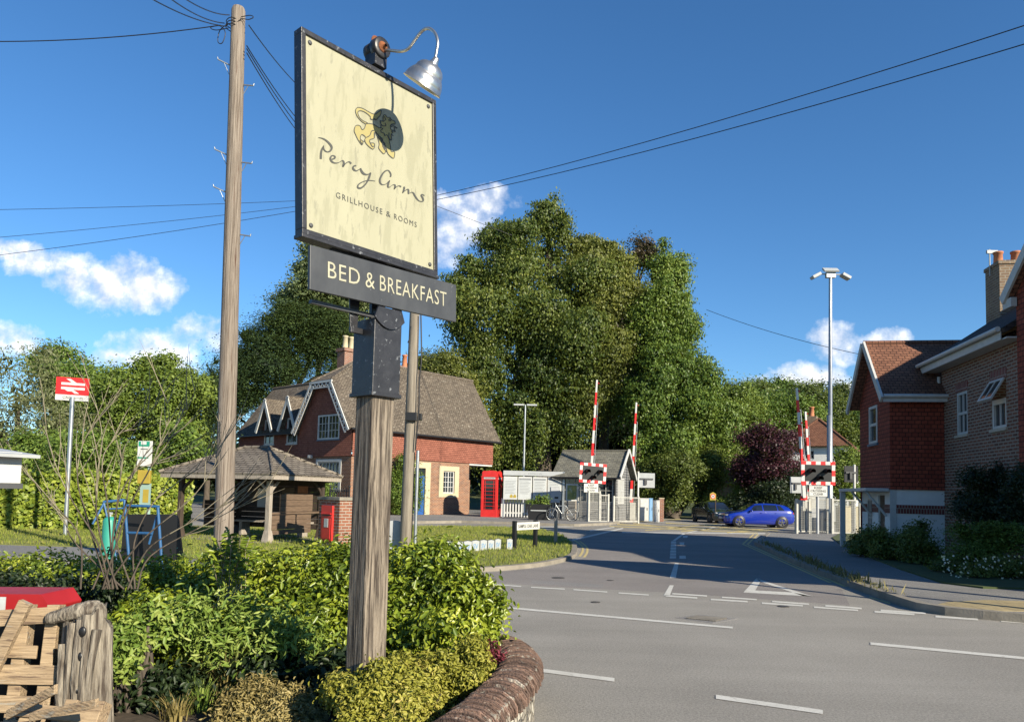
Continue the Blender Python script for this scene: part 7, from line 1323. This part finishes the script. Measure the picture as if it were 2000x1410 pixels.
b_ = Vector((AT(212, 1060, 11.7).x, 11.7, 0)); gc = thing('gas_cylinder', b_, 'tall teal gas cylinder standing beside the blue frame', 'gas cylinder'); zt = AT(212, 1010, 11.7).z; r = 9.5/F_PX*11.7*1.3; mb = MB(); mb.lathe([(0, .0), (r*.9, 0), (r, .03), (r, zt-.06), (r*.86, zt-.02), (r*.45, zt+.01), (0, zt+.015)], W0, 20); mb.build('shell', M['teal'], gc); mb = MB(); mb.tube([(0, 0, zt), (0, 0, zt+.05)], .018, 8); mb.box(W0, -.03, .03, -.02, .02, zt+.045, zt+.08); mb.build('valve', M['lightgrey'], gc)
b_ = Vector((AT(305, 1080, 12.5).x, 12.5, 0)); bo = thing('black_board', b_, 'large black board with rounded corners behind the blue frame', 'board'); mb = MB(); P = [AT(x, y, 12.5)-b_ for x, y in ((244, 1008), (249, 1004), (340, 1004), (346, 1007), (349, 1016), (358, 1090))]; q = P[-1]+(P[-1]-P[-2])*1.4; p0 = P[0]-Vector((0, 0, 1)); mb.prism([(p0.x-.03, .02)]+[(p.x, p.z) for p in P]+[(q.x, .02)], Fr((0, 0, 0)), -.025, .025); mb.build('panel', M['plainblack'], bo)
D = 5.0; a = AT(-60, 885, D); wb = thing('menu_case', (a.x, D, 0), 'white box shaped case with a grey overhanging lid at the left edge', 'display case', rad(-28)); z0, z1 = AT(40, 944, D).z, AT(40, 890, D).z; w = .52
mb = MB(); mb.box(W0, -w/2, w/2, -.10, .10, z0, z1+.02); cs = mb.build('case', M['white'], wb, bevel=.004); mb = MB(); mb.box(W0, -w/2-.01, w/2+.01, -.11, .11, z0-.035, z0); mb.build('base_rail', M['darkgrey'], cs)
mb = MB(); f = Fr((0, 0, z1+.02), (1, 0, -.10), (0, 1, 0)); mb.box(f, -w/2-.06, w/2+.10, -.16, .16, 0, .022); mb.build('lid', M['lightgrey'], wb); mb = MB(); mb.box(W0, -.22, -.14, -.04, .04, 0, z0); mb.build('post', M['darkwood'], wb)
o = AT(45, 915, D)-Vector((a.x, D, 0)); wb.location = Vector((AT(42, 900, D).x-w/2*math.cos(rad(28))-.02, D, 0))
# driftwood stump
D = 4.45; c = Vector((AT(160, 1400, D).x, D, 0)); st_ = thing('driftwood_stump', c, 'bleached and splintered driftwood stump with a knotty head beside the pallets', 'tree stump'); rd = random.Random(8); H = AT(160, 1205, D).z; mb = MB(); n = 40; rows = []
lob = [rd.uniform(0, math.tau) for _ in range(6)]
for i in range(15):
    z = H*i/14; row = []
    for k in range(n):
        a = math.tau*k/n; r = .118+.02*math.cos(2*a+lob[0])+.013*math.cos(5*a+lob[1]+z)+.016*abs(math.sin(9*a+lob[2]+.5*z))+.03*(1-i/14)**2; r *= 1-.10*i/14; zz = z+(.05*math.sin(3*a+lob[3])+.03*math.sin(7*a) if i == 14 else 0); row.append((r*1.15*math.cos(a), r*.9*math.sin(a), zz))
    rows.append(row)
vs = [p for r in rows for p in r]; mb.raw(vs, [(i*n+k, i*n+(k+1) % n, (i+1)*n+(k+1) % n, (i+1)*n+k) for i in range(14) for k in range(n)], 0, True); mb.face(rows[-1], 0, True)
for x, z, h, w in ((-.07, .02, H*.78, .030), (-.03, .02, H*.95, .026), (.015, .02, H*.98, .03), (.06, .02, H*1.02, .028), (.10, .02, H*.9, .025)): mb.tube(smooth_path([(x, -.10, z), (x+rd.uniform(-.01, .01), -.125, z+h*.5), (x+rd.uniform(-.015, .015), -.10, z+h)], 5), [w*rd.uniform(.8, 1.1) for _ in range(11)], 7)
mb.build('trunk', M['drift'], st_); mb = MB()
for x, z, r in ((.045, H*.72, .026), (.035, H*.45, .02), (.05, H*.92, .03)): mb.ball((x, -.135, z), r*.7, .012, r)
mb.build('knot_holes', M['plainblack'], st_); mb = MB(); hz_ = H+.03
mb.tube(smooth_path([(-.20, -.06, hz_-.035), (-.10, -.05, hz_-.005), (.0, -.03, hz_+.02), (.07, .0, hz_+.03)], 5), [.030, .036, .040, .038, .042, .046, .043, .046, .050, .047, .050, .053, .050, .048, .046, .040], 10); mb.ball((.075, -.02, hz_-.01), .042, .05, .075, n=12); mb.build('knotty_head', M['drift'], st_)
# pallets and slats
def pallet(name, label, c, rz, lean, W_, H_, nb_, m='pallet', seed=1, skip=()):
    t = thing(name, c, label, 'pallet', rz); rd = random.Random(seed); f = Fr((0, 0, 0), (1, 0, 0), (0, math.sin(lean), math.cos(lean)))
    for k in range(nb_):
        if k in skip: continue
        h = H_/nb_; y = k*h+h*.1; mb = MB(); a0 = rd.uniform(-.03, .02); f2 = Fr(f.p(0, y, .03), f.u+f.v*rd.uniform(-.09, .09), f.v); mb.box(f2, a0, W_+rd.uniform(-.12, .06), 0, h*rd.uniform(.48, .72), rd.uniform(-.004, .012), rd.uniform(.016, .026)); mb.build('slat', M[m], t, bevel=.004)
    for x in (.03, W_*.5, W_-.10): mb = MB(); mb.box(f, x, x+.07, .01, H_, -.06, .026); mb.build('stringer', M[m], t, bevel=.004)
    return t
D = 4.4; pallet('wooden_pallet', 'pale slatted pallet leaning upright at the left edge below the red bin', Vector((AT(-60, 1300, D).x, D-.08, .02)), rad(6), .12, .52, .76, 5, seed=2)
pallet('wooden_pallet', 'lower broken pallet lying in front of the driftwood stump', Vector((AT(20, 1400, 4.05).x, 3.98, .02)), rad(-4), .5, .50, .34, 3, seed=5)
mb = MB(); q = AT(5, 1270, 4.3); mb.box(Fr(q, (.42, 0, 1), (0, 1, 0)), -.40, .30, -.02, .02, -.035, .035); o = mb.build('loose_plank', M['pallet'], bevel=.004); mb2 = None; tag(o, 'orange toned plank leaning diagonally against the pallet at the left edge', 'plank')
v = np.array([v.co[:] for v in o.data.vertices]); cc = Vector(v.mean(0)); o.data.transform(Matrix.Translation(-cc)); o.location = cc
D = 4.75; a, b_ = AT(-70, 1160, D), AT(122, 1155, D); rb = thing('red_bin', Vector(((a.x+b_.x)/2, D, 0)), 'dark red plastic bin with a chamfered corner behind the pallets', 'bin'); w = (b_.x-a.x)/2; zt = AT(60, 1154, D).z; zb = AT(60, 1190, D).z
mb = MB(); mb.prism([(-w, zb), (w*.96, zb), (w, zt-.08), (w-.06, zt), (-w, zt-.01)], Fr((0, 0, 0)), -.22, .12); mb.build('body', M['darkred'], rb, bevel=.006); mb = MB(); mb.prism([(-w*.9, 0), (w*.85, 0), (w*.9, zb), (-w*.95, zb)], Fr((0, 0, 0)), -.2, .10); mb.build('lower_body', M['plainblack'], rb)
c = AT(2, 1180, 4.55); t = thing('paper_notice', c, 'small pale sheet standing at the left edge against the red bin', 'notice'); mb = MB(); mb.box(Fr((0, 0, 0), (1, .05, 0)), -.10, .025, -.05, .045, -.004, .004); mb.build('sheet', M['paper'], t); mb = MB(); mb.tube([(-.03, .01, -c.z), (-.03, .01, -.04)], .008, 6); mb.build('stake', M['greywood'], t)
for i, (x0, y0, x1, y1, D, w, lab) in enumerate([(15, 1395, 110, 1345, 3.95, .05, 'short pale offcut lying slanted across the lower pallet'), (60, 1400, 190, 1372, 3.9, .045, 'long pale offcut at the very bottom left corner')]):
    a, b_ = AT(x0, y0, D), AT(x1, y1, D-.1); mb = MB(); f = Fr((0, 0, 0), b_-a, ZZ); L = (b_-a).length; mb.box(f, -L/2, L/2, -w/2, w/2, -.012, .012); o = mb.build('loose_plank', M['pallet'], loc=(a+b_)/2, bevel=.004); tag(o, lab, 'plank')
